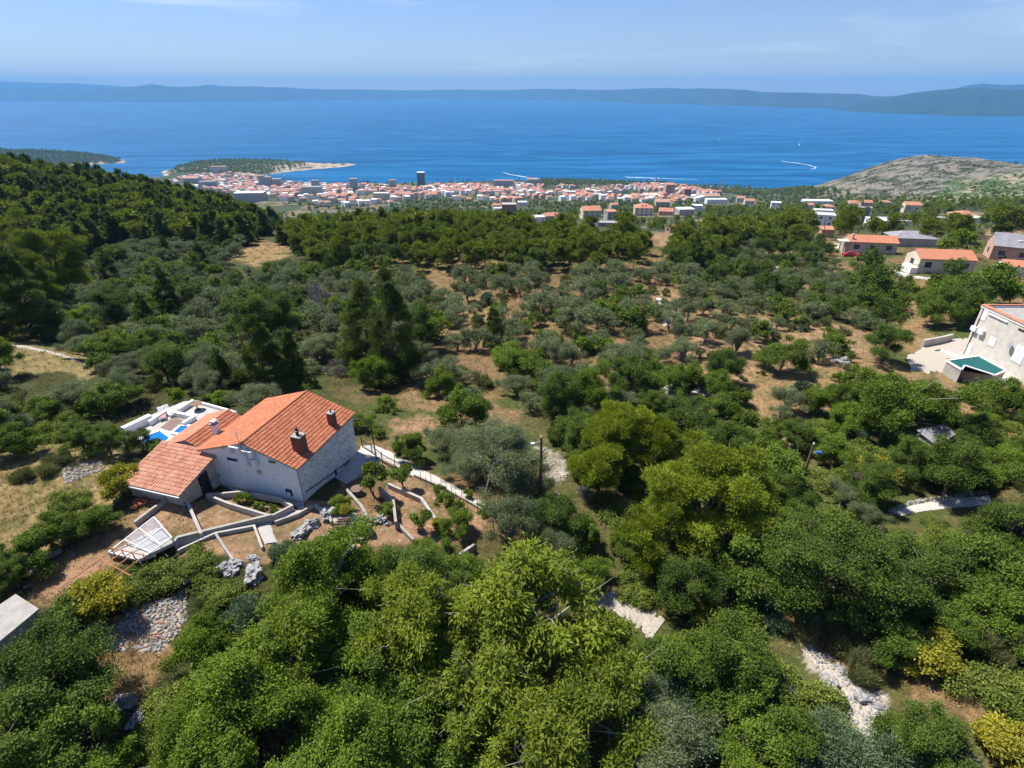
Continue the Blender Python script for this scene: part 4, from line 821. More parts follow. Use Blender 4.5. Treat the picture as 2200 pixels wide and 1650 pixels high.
MB().tube([tp1 + Vector((0, 0, .0)), tp1 + Vector((0, 0, .14))], .05, 8).build('insulator', M['white'], t)
t, tp2, b2 = pole(1714, 1062, 1748, 955, 0, 'leaning brown utility pole in the bramble thicket', .14, 'wood')
l = MB().beam(tp2 + Vector((0, 0, -.9)), tp2 + Vector((.5, 0, -.8)), .05).build('lamp_arm', M['metal'], t); MB().tube([tp2 + Vector((.4, 0, -.82)), tp2 + Vector((.85, 0, -.9))], [.1, .17], 10).build('lamp_head', M['blue'], l)
MB().tube([tp2, tp2 + Vector((0, 0, .15))], .06, 8).build('insulator', M['white'], t)
t, tp3, b3 = pole(812, 1003, 796, 911, 0, 'black lamp post with a long arm behind the house', .06, 'dark', 'street_lamp', 'street lamp')
l = MB().beam(tp3, tp3 + Vector((-1.0, .2, .25)), .06).build('lamp_arm', M['dark'], t); MB().box(-.35, .1, -.1, .1, -.06, .06).build('lamp_head', M['dark'], l, tp3 + Vector((-1.0, .2, .25)))
for px, py, ty, lb in ((1770, 512, 470, 'thin dark utility pole beside the upper lane'), (2014, 567, 530, 'dark pole in front of the white house with the orange roof'), (1662, 490, 462, 'thin pole beside the tall pines below the town'), (2040, 535, 507, 'thin pole behind the orange roofed house'), (1925, 512, 500, 'small pole beside the beige house')):
    pole(px, py, px + 3, ty, 0, lb, .12, 'dark')
def wire(a, b, sag, label):
    pts = [a.lerp(b, s / 14) - Vector((0, 0, sag * 4 * (s / 14) * (1 - s / 14))) for s in range(15)]
    tag(MB().tube([p - pts[0] for p in pts], .012, 4, False).build('cable', M['dark'], None, pts[0]), label, 'cable')
h0 = HO.O + HO.R @ Vector((-1.6, -.1, 3.7)); wire(h0, b1 + tp1, .8, 'thin cable from the gable to the pole by the olive tree'); wire(b1 + tp1, b2 + tp2, 1.0, 'thin cable between the two wooden utility poles')
# fence and steps by the gate
f0 = [gp(*p) for p in ((779, 962), (800, 975), (822, 994), (850, 1010), (875, 1022))]; t = thing('metal_fence', 'thin black metal fence along the near side of the path by the steps', 'fence', f0[0]); f = MB(); o = f0[0]
for a, b in zip(f0, f0[1:]):
    f.beam(a - o + Vector((0, 0, .95)), b - o + Vector((0, 0, .95)), .045); f.beam(a - o + Vector((0, 0, .2)), b - o + Vector((0, 0, .2)), .03)
    for k in range(8): q = a.lerp(b, k / 8) - o; f.beam(q, q + Vector((0, 0, .95)), .02)
f.build('bars', M['dark'], t)
for q in f0: MB().beam((0, 0, -.2), (0, 0, 1.15), .07).build('post', M['dark'], t, q - o)
p = gp(806, 1020); t = thing('garden_steps', 'white concrete steps going down from the path to the patio', 'steps', (p.x, p.y, p.z - .3), .35)
for k in range(6): MB().box(-.6, .6, k * .3, k * .3 + .3, 0, .25 + k * .14 + .001 * k).build('step', M['pale_concrete'], t)
rgs = random.Random(9)
for k in range(15):
    px = 905 + k * 11; py = 1035 + k * 4.8 + rgs.uniform(-3, 3) + 14 * (k % 2); p = gp(px, py); tag(MB().beam((0, 0, -.1), (rgs.uniform(-.06, .06), 0, 1.3), .035).build('bean_stake', M['wood'], None, p), 'thin wooden stake in the vegetable rows, ' + ['first', 'second', 'third', 'fourth', 'fifth', 'sixth', 'seventh', 'eighth', 'ninth', 'tenth', 'eleventh', 'twelfth', 'thirteenth', 'fourteenth', 'last'][k] + ' from the house', 'stake', 'stakes in the vegetable rows')
# cars
def car(px, py, rot, label, paint, L_=4.1):
    p = gp(px, py); t = thing('parked_car', label, 'car', p, rot, 'cars parked by the houses'); hw, hl = .84, L_ / 2
    def sec(zs): return zs
    prof = [(-hl, .35), (-hl + .05, .75), (-hl + .35, .88), (-.9, .92), (1.0, .92), (hl - .25, .85), (hl, .65), (hl, .35)]
    g = MB(); n = len(prof)
    for i in range(n - 1):
        (x0, z0), (x1, z1) = prof[i], prof[i + 1]; g.quad((x0, -hw, z0), (x0, hw, z0), (x1, hw, z1), (x1, -hw, z1))
        for s in (-1, 1): q = [(x0, s * hw, .28), (x1, s * hw, .28), (x1, s * hw, z1), (x0, s * hw, z0)]; g.quad(*(q if s < 0 else q[::-1]))
    g.quad((-hl, -hw, .28), (-hl, hw, .28), (hl, hw, .28), (hl, -hw, .28)); g.build('body', M[paint], t)
    MB().hexa([(-1.5, -.72, .9), (.95, -.72, .9), (.95, .72, .9), (-1.5, .72, .9), (-1.05, -.6, 1.38), (.3, -.6, 1.38), (.3, .6, 1.38), (-1.05, .6, 1.38)]).build('windows', M['glass'], t)
    MB().box(-1.05, .3, -.61, .61, 1.382, 1.43).build('car_roof', M[paint], t)
    for a in (-1.25, 1.25):
        for b in (-.82, .82):
            w = MB().tube([(a, b - .1, .3), (a, b + .1, .3)], .3, 14).build('wheel', M['rubber'], t); MB().tube([(a, b - .104, .3), (a, b + .104, .3)], .17, 10).build('rim', M['metal'], w)
    for b in (-.6, .6): MB().box(hl - .02, hl + .02, b - .15, b + .15, .55, .68).build('headlight', M['white'], t)
car(1829, 551, -.25, 'bright red car parked in front of the beige stone house', 'red', 4.3)
# ------------------------------------------------------------------ houses further off
def rect_house(name, label, cat, loc, rot, w, l, h, roof, wm, rm, win=None, group=None, rh=None, dorm=0, over=.35):
    """w across (x), l deep (y); front is -y"""
    t = thing(name, label, cat, loc, rot, group); a, b = w / 2, l / 2
    wb = MB().box(-a, a, -b, b, -3, h)
    if roof == 'gable':
        rh = rh or w * .18 if False else (rh or min(w, l) * .2)
        for s in (-1, 1): wb.tri(*( [(s * a, -b, h), (s * a, b, h), (s * a, 0, h + rh)] if s > 0 else [(s * a, b, h), (s * a, -b, h), (s * a, 0, h + rh)]))
        wb.build('wall', M[wm], t); g = MB(); a2 = a + over * .5; k = rh / b
        for s in (-1, 1):
            y0 = s * (b + over); z0 = h - over * k
            q = [(-a2, y0, z0), (a2, y0, z0), (a2, 0, h + rh), (-a2, 0, h + rh)]
            if s > 0: q = [q[1], q[0], q[3], q[2]]
            g.hexa(q + [(x, y, z + .18) for x, y, z in q])
        r = g.build('roof', M[rm], t)
    elif roof == 'hip':
        wb.build('wall', M[wm], t); rh = rh or min(w, l) * .2; a2, b2 = a + over, b + over; d = max(0, a - b) if w > l else 0; e = max(0, b - a) if l > w else 0
        A, B, C, D = (-a2, -b2, h), (a2, -b2, h), (a2, b2, h), (-a2, b2, h); P, Q = ((-d, 0, h + rh), (d, 0, h + rh)) if w >= l else ((0, -e, h + rh), (0, e, h + rh))
        g = MB(); g.quad(D, C, B, A)
        if w >= l: g.quad(A, B, Q, P); g.tri(B, C, Q); g.quad(C, D, P, Q); g.tri(D, A, P)
        else: g.tri(A, B, P); g.quad(B, C, Q, P); g.tri(C, D, Q); g.quad(D, A, P, Q)
        r = g.build('roof', M[rm], t)
    elif roof == 'mono':
        rh = rh or 1.; g = MB(); wb.build('wall', M[wm], t); q = [(-a - over, -b - over, h), (a + over, -b - over, h), (a + over, b + over, h + rh), (-a - over, b + over, h + rh)]
        g.hexa(q + [(x, y, z + .2) for x, y, z in q]); r = g.build('roof', M[rm], t); MB().hexa([(-a, -b, h), (a, -b, h), (a, b, h), (-a, b, h), (-a, -b, h + .1), (a, -b, h + .1), (a, b, h + rh - .03), (-a, b, h + rh - .03)]).build('upper_wall', M[wm], t)
    else:
        wb.build('wall', M[wm], t); g = MB().box(-a - .15, a + .15, -b - .15, b + .15, h, h + .12)
        r = g.build('roof', M[rm], t); g = MB()
        for s in (-1, 1): g.box(-a - .15, a + .15, s * b - .12, s * b + .12, h + .12, h + .5); g.box(s * a - .12, s * a + .12, -b + .121, b - .121, h + .12, h + .498)
        g.build('parapet', M[wm if rm != 'white' else 'white'], r)
    if win:
        rows, cols = win; ww, wh = min(1.5, w / cols * .5), 1.4
        for rr in range(rows):
            zc = h * (rr + .55) / rows
            for cc in range(cols):
                xc = -a + w * (cc + .5) / cols
                f = MB().box(xc - ww / 2, xc + ww / 2, -b - .06, -b + .05, zc - wh / 2, zc + wh / 2).build('window', M['glass'], t)
                if w > 9 and h < 12: MB().box(xc - ww / 2 - .1, xc + ww / 2 + .1, -b - .16, -b - .0615, zc - wh / 2 - .14, zc - wh / 2).build('sill', M['white'], f)
            nside = max(1, int(cols * l / w))
            for cc in range(nside):
                yc = -b + l * (cc + .5) / nside; s = 1 if loc[0] < 0 else -1
                MB().box(*sorted((s * (a - .05), s * (a + .06))), yc - ww / 2, yc + ww / 2, zc - wh / 2, zc + wh / 2).build('window', M['glass'], t)
    for k in range(dorm):
        xc = (k - (dorm - 1) / 2) * 3.6; y = -b * .55; z = h + (rh or 2) * .45
        MB().box(xc - .8, xc + .8, y - .9, y + .6, z - .2, z + .45).build('roof_window', M['glass'], r)
    return t
HOUSES = [  # name,label,cat, x0,x1,ytop,ybase, rot, depth ratio, roof, wall, roof material, windows, dormers
 ('house', 'cream two storey house with a fresh orange roof above the dirt road', 1248, 1292, 443, 468, .12, .8, 'gable', 'cream', 'roof_far', (2, 3), 0),
 ('house', 'half built house with a dark red lean-to roof beside the cream house', 1298, 1326, 452, 473, .3, .8, 'mono', 'greywall', 'roof_far', (2, 2), 0),
 ('house', 'small house with a dull red roof behind the round pine', 1309, 1328, 436, 455, .2, .9, 'gable', 'beige', 'roof_far', (1, 2), 0),
 ('house', 'large white house with a hipped orange roof and two dark roof windows', 1363, 1406, 437, 464, -.1, .85, 'hip', 'cream', 'roof_far', (3, 4), 2),
 ('house', 'wide pink roofed house behind the large white house', 1408, 1440, 428, 445, -.05, .7, 'gable', 'beige', 'roof_pink', (2, 3), 0),
 ('house', 'low terracotta house with stepped roofs right of the large white house', 1415, 1450, 447, 463, -.2, .8, 'gable', 'pinkwall', 'roof_far', (1, 3), 0),
 ('house', 'flat white house with a roof terrace above the olive field', 1455, 1492, 447, 463, .1, .8, 'flat', 'greywall', 'white', (1, 3), 0),
 ('house', 'small bright white flat house right of the roof terrace', 1487, 1512, 440, 452, -.2, .9, 'flat', 'white', 'white', (1, 2), 0),
 ('house', 'flat white roofed annex of the orange roofed house at the wood edge', 1140, 1172, 464, 478, .35, .8, 'flat', 'white', 'white', (1, 2), 0),
 ('house', 'orange roofed house at the upper edge of the pine wood', 1165, 1200, 457, 475, .25, .8, 'gable', 'beige', 'roof_far', (1, 3), 0),
 ('house', 'unfinished brick house with a flat grey roof deck', 1077, 1110, 437, 455, .05, .8, 'flat', 'brickwall', 'pale_concrete', (2, 3), 0),
 ('house', 'small white terrace house left of the brick house', 1060, 1078, 446, 456, .1, .9, 'flat', 'white', 'white', (1, 2), 0),
 ('house', 'low orange roof left above the brick house', 1057, 1076, 437, 445, .1, .8, 'gable', 'pinkwall', 'roof_far', (1, 2), 0),
 ('house', 'small white flat house between the brick house and the town', 1112, 1132, 433, 442, .0, .8, 'flat', 'white', 'white', (1, 2), 0),
 ('shed', 'wide grey concrete slab building on the dirt terrace', 1283, 1330, 477, 488, -.12, .6, 'flat', 'pale_concrete', 'concrete', (1, 2), 0),
 ('house', 'little orange roofed hut in the olives', 1431, 1452, 484, 500, .5, .8, 'gable', 'pinkwall', 'roof_far', (1, 1), 0),
 ('house', 'narrow grey white house half hidden by pines', 1486, 1503, 474, 492, -.3, .9, 'flat', 'greywall', 'pale_concrete', (2, 1), 0),
 ('house', 'white cube house with a bare brick side at the foot of the rocky hill', 1656, 1679, 434, 452, -.3, .8, 'flat', 'white', 'white', (2, 2), 0),
 ('house', 'long white hall with a row of dark windows', 1518, 1562, 427, 438, .0, .4, 'flat', 'white', 'white', (1, 6), 0),
 ('house', 'long pink roofed hall above the white hall', 1496, 1548, 416, 427, .05, .4, 'gable', 'cream', 'roof_pink', (1, 5), 0),
 ('greenhouse', 'row of pale plastic greenhouses at the edge of town', 1240, 1294, 416, 425, .0, .4, 'flat', 'pale_concrete', 'pale_concrete', None, 0),
 ('house', 'orange roofed house among pines left of the pylons', 1583, 1603, 422, 434, -.3, .8, 'gable', 'cream', 'roof_far', (1, 2), 0),
 ('house', 'second orange roofed house among the pines nearer the rocky hill', 1600, 1623, 427, 440, -.2, .8, 'gable', 'cream', 'roof_far', (1, 2), 0),
 ('house', 'tall white flat roofed house behind the lone pine', 1752, 1797, 459, 487, -.35, .8, 'flat', 'white', 'white', (2, 2), 0),
 ('house', 'wide white flat roof left of the grey modern house', 1750, 1790, 450, 466, -.2, .5, 'flat', 'white', 'white', (1, 3), 0),
 ('house', 'grey concrete modern house with a tall dark stair tower', 1836, 1870, 445, 478, -.5, .7, 'flat', 'greywall', 'concrete', (2, 2), 0),
 ('tower', 'dark stair tower attached to the grey modern house', 1851, 1862, 446, 480, -.5, .9, 'flat', 'darkwall', 'concrete', None, 0),
 ('house', 'long low house with a wide white flat roof under the pines', 1876, 1956, 470, 487, -.12, .55, 'flat', 'white', 'white', (1, 4), 0),
 ('house', 'orange roofed house at the left end of the hill foot row', 1729, 1750, 436, 448, -.2, .9, 'gable', 'cream', 'roof_far', (1, 2), 0),
 ('house', 'orange roofed house second in the hill foot row', 1769, 1795, 439, 452, -.2, .8, 'hip', 'cream', 'roof_far', (1, 2), 0),
 ('house', 'wide white house at the top of the hill foot row', 1730, 1790, 430, 440, -.05, .4, 'flat', 'white', 'white', (1, 5), 0),
 ('house', 'long orange roof in the middle of the hill foot row', 1825, 1852, 431, 443, -.15, .8, 'gable', 'cream', 'roof_far', (1, 3), 0),
 ('house', 'dark red roof beside the long orange one at the hill foot', 1850, 1876, 430, 442, -.15, .8, 'gable', 'beige', 'roof_far', (1, 3), 0),
 ('house', 'orange roof under the green slope', 1893, 1916, 430, 440, -.2, .8, 'hip', 'cream', 'roof_far', (1, 2), 0),
 ('house', 'steep orange roofed house among pines below the green slope', 1944, 1980, 434, 456, -.3, .8, 'gable', 'cream', 'roof_far', (1, 2), 0),
 ('house', 'hipped orange roofed house right of the cluster of pines', 2050, 2110, 453, 478, -.3, .8, 'hip', 'beige', 'roof_far', (1, 3), 0),
 ('pavilion', 'white tent like canopy roof in front of the hipped house', 2076, 2128, 466, 480, -.2, .5, 'flat', 'white', 'white', None, 0),
 ('house', 'low pale house between the pines below the green slope', 2000, 2035, 466, 478, -.1, .6, 'flat', 'greywall', 'pale_concrete', (1, 3), 0),
 ('shed', 'small orange roofed shed beside the upper lane', 1763, 1791, 496, 510, -.1, .7, 'mono', 'pinkwall', 'roof_far', None, 0),
 ('hangar', 'low grey domed tarpaulin building behind the beige house', 1920, 2012, 506, 530, -.15, .6, 'hip', 'pale_concrete', 'roof_grey', None, 0),
]
for (nm, lb, x0, x1, yt, yb, rot, dr, roof, wm, rm, win, dorm) in HOUSES:
    px = (x0 + x1) / 2; p = gp(px, yb); d = proj(*p)[2]; w = (x1 - x0) * d / F / (abs(math.cos(rot)) + dr * abs(math.sin(rot))) * .98
    l = w * dr; hp = (yb - yt) * d / F * .98; rh = min(w, l) * .22 if roof in ('gable', 'hip') else (.6 if roof == 'mono' else .4)
    seen = (l * .5) * abs(ray(px, yb)[2]) ; h = max(2.6, hp - rh * .9 - seen)
    rect_house(nm, lb, {'greenhouse': 'greenhouse', 'shed': 'shed', 'hangar': 'hangar', 'pavilion': 'pavilion', 'tower': 'tower'}.get(nm, 'house'), (p.x, p.y + l * .5, p.z), rot, w, l, h, roof, wm, rm, win, 'houses above the pine wood', rh, dorm)
# three nearer houses on the right slope
p = gp(1888, 556); t = rect_house('house', 'beige stone house with a long orange roof behind the red car', 'house', (p.x + 2.2, p.y + 9.5, p.z - .3), -.18, 13.0, 6.0, 3.3, 'gable', 'stone_warm', 'tile_new', (1, 3), None, 1.3)
MB().box(-6.0, -5.5, -2.2, -1.7, 3, 5.4).build('chimney', M['cream'], t); g = MB()
for a in (-7.6, -8.9): g.box(a - .15, a + .15, -2.9, -2.6, -1, 3.1)
g.box(-9.2, -6.2, -3.1, -.2, 3.1, 3.3); g.build('porch', M['cream'], t)
p = gp(2030, 588); t = rect_house('house', 'white house with a broad orange roof above the hedge', 'house', (p.x + .2, p.y + 3.4, p.z + .1), -.14, 12.5, 6.6, 3.4, 'gable', 'cream', 'tile_new', (1, 3), None, 1.5)
MB().box(-8.0, -6.3, -3.8, .5, -1, 1.2).build('terrace', M['white'], t); g = MB()
for k in range(9): g.box(-8.0 + k * .2, -7.96 + k * .2, -3.85, -3.8, 1.2, 2.1)
g.box(-8, -6.3, -3.86, -3.79, 2.1, 2.15); g.build('railing', M['dark'], t)
p = gp(2172, 566); t = rect_house('house', 'tall pink house with a steep grey roof at the right edge', 'house', (p.x + 1.5, p.y + 4, p.z), -.5, 9.5, 8, 4.6, 'gable', 'pinkwall', 'roof_grey', (1, 2), None, 2.8)
MB().tube([(-1.8, -4.02, 1.4), (-1.8, -4.12, 1.4)], .8, 16).build('arched_window', M['glass'], t); MB().box(.6, 1.5, -2.6, -1.6, 5.2, 6.2).build('roof_window', M['white'], t)
p = gp(2185, 592); rect_house('house', 'low orange roof cut by the right edge below the pink house', 'house', (p.x + 1, p.y + 2, p.z), -.35, 7.5, 5, 2.4, 'gable', 'white', 'tile_new', (1, 2), None, 1.0)
p = gp(1280, 483); car(1281, 484, .2, 'white car parked left of the grey slab building', 'whitecar'); car(1332, 482, .5, 'black car parked right of the grey slab building', 'blackcar'); 
# landmarks in the town
BIG = [
 ('hotel', 'long pale hotel in the pines of the peninsula', 453, 486, 359, 373, 0, .35, 'flat', 'cream', 'roof_pink', (4, 8)),
 ('apartment_block', 'first of the tall grey apartment blocks by the bay', 557, 570, 379, 402, .1, .9, 'flat', 'greywall', 'concrete', (6, 3)),
 ('apartment_block', 'second tall grey apartment block by the bay, lower and right of the first', 571, 584, 382, 403, .1, .9, 'flat', 'greywall', 'concrete', (6, 3)),
 ('apartment_block', 'third grey apartment block by the bay, the lowest on the right', 586, 604, 386, 403, .1, .8, 'flat', 'pale_concrete', 'concrete', (5, 3)),
 ('apartment_block', 'broad stepped apartment block below the bay', 650, 690, 403, 420, .1, .4, 'flat', 'cream', 'concrete', (4, 8)),
 ('apartment_block', 'dark slab tower behind the broad stepped block', 671, 686, 389, 410, 0, .7, 'flat', 'greywall', 'concrete', (6, 3)),
 ('apartment_block', 'tall grey tower with a stepped top near the shore', 752, 768, 386, 410, .2, .8, 'flat', 'greywall', 'concrete', (7, 3)),
 ('apartment_block', 'tallest dark tower with a white crown on the shore', 897, 913, 373, 404, .1, .9, 'flat', 'darkwall', 'white', (8, 3)),
 ('hotel', 'short white and pink hotel on the shore between two towers', 836, 850, 388, 402, .1, .8, 'flat', 'cream', 'roof_pink', (4, 3)),
 ('sports_hall', 'large white roofed hall with buttressed walls in the left part of town', 505, 566, 416, 436, .12, .45, 'flat', 'pale_concrete', 'white', (1, 8)),
 ('hotel', 'dark striped hotel with two end towers behind the roofs', 1060, 1102, 389, 403, 0, .35, 'flat', 'greywall', 'roof_pink', (4, 8)),
 ('hotel', 'cream hotel right of the striped hotel', 1132, 1156, 386, 397, 0, .5, 'gable', 'cream', 'roof_pink', (3, 5)),
 ('apartment_block', 'grey pink roofed apartment rows beyond the wooded hill', 396, 428, 384, 399, .1, .5, 'gable', 'pale_concrete', 'roof_pink', (3, 6)),
 ('apartment_block', 'grey apartment row right of the pink roofed rows', 428, 462, 391, 402, .15, .4, 'flat', 'greywall', 'concrete', (3, 6)),
 ('school', 'long white building with a grey base at the lower edge of town', 803, 836, 416, 430, .05, .4, 'flat', 'cream', 'white', (3, 6)),
 ('apartment_block', 'tall red roofed block standing above the houses on the right of town', 1428, 1448, 398, 418, .1, .8, 'hip', 'pinkwall', 'roof_far', (4, 3)),
 ('apartment_block', 'brown block with a flat red top right of the tall red roofed one', 1469, 1484, 407, 420, .1, .8, 'hip', 'brickwall', 'roof_far', (3, 3)),
]
for (nm, lb, x0, x1, yt, yb, rot, dr, roof, wm, rm, win) in BIG:
    px = (x0 + x1) / 2; p = gp(px, yb); d = proj(*p)[2]; w = (x1 - x0) * d / F; l = w * dr; h = (yb - yt) * d / F
    rh = min(w, l) * .2; rect_house(nm, lb, nm.replace('_', ' '), (p.x, p.y + l / 2, p.z), rot, w, l, h, roof, wm, rm, win, 'large buildings of the town', rh)
    if 'crown' in lb: 
        pass
# the small houses of the town: eight kinds, copied
TOWN = [(360, 392), (395, 384), (470, 374), (560, 378), (600, 396), (700, 400), (900, 403), (1100, 398), (1180, 402), (1320, 403), (1440, 398), (1520, 412), (1560, 424), (1440, 444), (1330, 436), (1200, 434), (1060, 438), (900, 428), (830, 446), (700, 446), (640, 434), (540, 428), (470, 414), (400, 402)]
LAWN = [(860, 410), (1000, 440), (1040, 440), (1100, 446), (1060, 470), (850, 470), (700, 470), (640, 470), (640, 452), (700, 446), (830, 446)]
rt = random.Random(12); kinds = []
for k in range(8):
    w, l, h = rt.uniform(10, 14), rt.uniform(9, 12), [7, 9, 8, 10, 7, 9, 9, 11][k]; rf = ['gable', 'hip', 'gable', 'hip', 'gable', 'hip', 'flat', 'gable'][k]
    me = []; wm = ['cream', 'beige', 'cream', 'white', 'pinkwall', 'cream', 'white', 'beige'][k]; rm = ['roof_far', 'roof_far', 'roof_pink', 'roof_far', 'roof_far', 'roof_pink', 'white', 'roof_far'][k]
    o = rect_house('town_house', 'x', 'house', (0, 0, -500), 0, w, l, h, rf, wm, rm, None, None, 2.4)
    ws = [c.data for c in o.children if c.name.startswith('wall')][0]; rfm = [c.data for c in o.children if c.name.startswith('roof')][0]
    for c in list(o.children_recursive): bpy.data.objects.remove(c)
    bpy.data.objects.remove(o)
    kinds.append((ws, rfm, max(w, l), w, l, h, wm, rm))
MLABEL = {0: 'cream house, orange gable roof', 1: 'beige house, orange hipped roof', 2: 'cream house, faded pink gable roof', 3: 'white house, orange hipped roof', 4: 'pink house, orange gable roof', 5: 'cream house, faded pink hipped roof', 6: 'small white flat block', 7: 'beige house, orange gable roof'}
def zone(px, py):
    a = 'left of the grey towers' if px < 560 else 'below the bay' if px < 760 else 'left of the dark tower' if px < 900 else 'right of the dark tower' if px < 1060 else 'below the striped hotel' if px < 1180 else 'amid the orange roofs' if px < 1320 else 'near the red block' if px < 1450 else 'at the right end'
    b = 'shore side' if py < 408 else 'middle rows' if py < 420 else 'lowest rows'
    return a + ', ' + b
spots = []; BB = [((x0 + x1) / 2, yb, x1 - x0) for (_, _, x0, x1, _, yb, *_r) in BIG]
for y in np.arange(950, 2150, 19.):
    for a in np.arange(-.62, .52, 19. / y):
        x = a * y + rt.uniform(-5, 5); yy = y + rt.uniform(-5, 5); z = float(H(x, yy))
        if z < 1.5: continue
        px, py, d = proj(x, yy, z)
        if not inpoly(px, py, TOWN): continue
        if any(abs(px - b[0]) < b[2] * .55 + 3 and -4 < py - b[1] < 4 for b in BB): continue
        dens = .85 if py < 428 else .5
        if px < 700: dens = .95 if py < 425 else .6
        if (px > 760 and fbm(x / 120, yy / 120, 77) < .40) or rt.random() > dens: continue
        if rt.random() < .25: continue
        spots.append((d, x, yy, z, px, py))
spots.sort()
rest = []; n_ind = 0; TH = []
for i, (d, x, y, z, px, py) in enumerate(spots):
    k = rt.choice([0, 1, 2, 3, 4, 5, 6, 7, 6, 3] if px > 700 else [2, 5, 6, 6, 3, 5, 2, 1]); ws, rfm, _, w, l, h, wm, rm = kinds[k]; rot = .25 + .35 * (fbm(x / 300, y / 300, 5) - .47) * 6 + rt.choice([0, 1.57]); s = rt.uniform(.85, 1.25)
    if i % max(1, len(spots) // 285) == 0 and n_ind < 290:
        n_ind += 1; o = link('town_house', ws, None, (x, y, z), rot, s); TH.append([MLABEL[k] + ' ' + zone(px, py), px, o]); link('roof', rfm, o)
    else: rest.append((k, x, y, z, rot, s))
print('town houses', len(spots), 'individual', n_ind)
def bake(name, items, meshes, kindlabel=None):
    """one object from many placed meshes; items: (mesh index, x, y, z, rot, scale, tint)"""
    Vs, Qs, Ts, Mi, Tn, mats, off = [], [], [], [], [], [], 0; cache = {}
    for it in items:
        for me in meshes[it[0]]:
            if me.name not in cache:
                v = np.empty(len(me.vertices) * 3, np.float32); me.vertices.foreach_get('co', v); tot = np.empty(len(me.polygons), np.int32); me.polygons.foreach_get('loop_total', tot)
                li = np.empty(len(me.loops), np.int32); me.loops.foreach_get('vertex_index', li); st = np.r_[0, np.cumsum(tot)[:-1]]; mi = np.empty(len(me.polygons), np.int32); me.polygons.foreach_get('material_index', mi)
                for m in me.materials:
                    if m not in mats: mats.append(m)
                mm = np.array([mats.index(m) for m in me.materials])
                q = tot == 4; tt = tot == 3; tn = np.zeros(len(me.vertices), np.float32)
                if 'tint' in me.attributes: me.attributes['tint'].data.foreach_get('value', tn)
                cache[me.name] = (v.reshape(-1, 3), li[(st[q][:, None] + np.arange(4)).ravel()].reshape(-1, 4), li[(st[tt][:, None] + np.arange(3)).ravel()].reshape(-1, 3), mm[mi[q]], mm[mi[tt]], tn)
            v, q, tt, mq, mt, tn = cache[me.name]; c, s = math.cos(it[4]), math.sin(it[4]); sc = it[5]
            w = np.stack([(v[:, 0] * c - v[:, 1] * s) * sc + it[1], (v[:, 0] * s + v[:, 1] * c) * sc + it[2], v[:, 2] * sc + it[3]], 1)
            Vs.append(w); Qs.append((q + off, mq)); Ts.append((tt + off, mt)); Tn.append(np.clip(tn + (it[6] if len(it) > 6 else 0), -.3, 1.2)); off += len(v)
    Q = np.concatenate([a for a, _ in Qs]); T = np.concatenate([a for a, _ in Ts]); mi = np.concatenate([b for _, b in Qs] + [b for _, b in Ts])
    me = mesh_np(name, np.concatenate(Vs), Q, T, mats, mi, {'tint': ('FLOAT', np.concatenate(Tn))})
    return tag(link(name, me), kind='stuff')
if rest: bake('distant_houses', rest, {k: [kinds[k][0], kinds[k][1]] for k in range(8)})
# pylons
def pylon(px, py, hpx, label):
    p = gp(px, py); d = proj(*p)[2]; h = hpx * d / F; t = thing('pylon', label, 'pylon', p, .3, 'lattice pylons above the shore'); f = MB(); b = h * .11; th = max(.12, d / 3800)
    lv = [0, .3, .55, .75, .9, 1.]; w = lambda s: b * (1 - s) + h * .015
    for i in range(len(lv) - 1):
        for a, c in ((-1, -1), (1, -1), (1, 1), (-1, 1)): f.beam((a * w(lv[i]), c * w(lv[i]), lv[i] * h), (a * w(lv[i + 1]), c * w(lv[i + 1]), lv[i + 1] * h), th)
        for c in (-1, 1): f.beam((-w(lv[i]), c * w(lv[i]), lv[i] * h), (w(lv[i + 1]), c * w(lv[i + 1]), lv[i + 1] * h), th * .7); f.beam((w(lv[i]), c * w(lv[i]), lv[i] * h), (-w(lv[i + 1]), c * w(lv[i + 1]), lv[i + 1] * h), th * .7)
    f.build('lattice', M['metal'], t); a = MB()
    for s, l in ((.7, .17), (.83, .13), (.94, .09)): a.beam((-h * l, 0, h * s), (h * l, 0, h * s), th)
    a.build('cross_arms', M['metal'], t)
for a in ((1569, 436, 26, 'lattice pylon right of the white hall'), (1613, 428, 18, 'lattice pylon above the orange roofs in the pines'), (1651, 427, 16, 'first of the two lattice pylons before the rocky hill'), (1673, 427, 17, 'second of the two lattice pylons before the rocky hill'), (1505, 412, 22, 'lattice pylon standing against the sea, left one'), (1547, 418, 28, 'taller lattice pylon standing against the sea'), (1444, 442, 34, 'lattice pylon behind the pink roofed house')): pylon(*a)
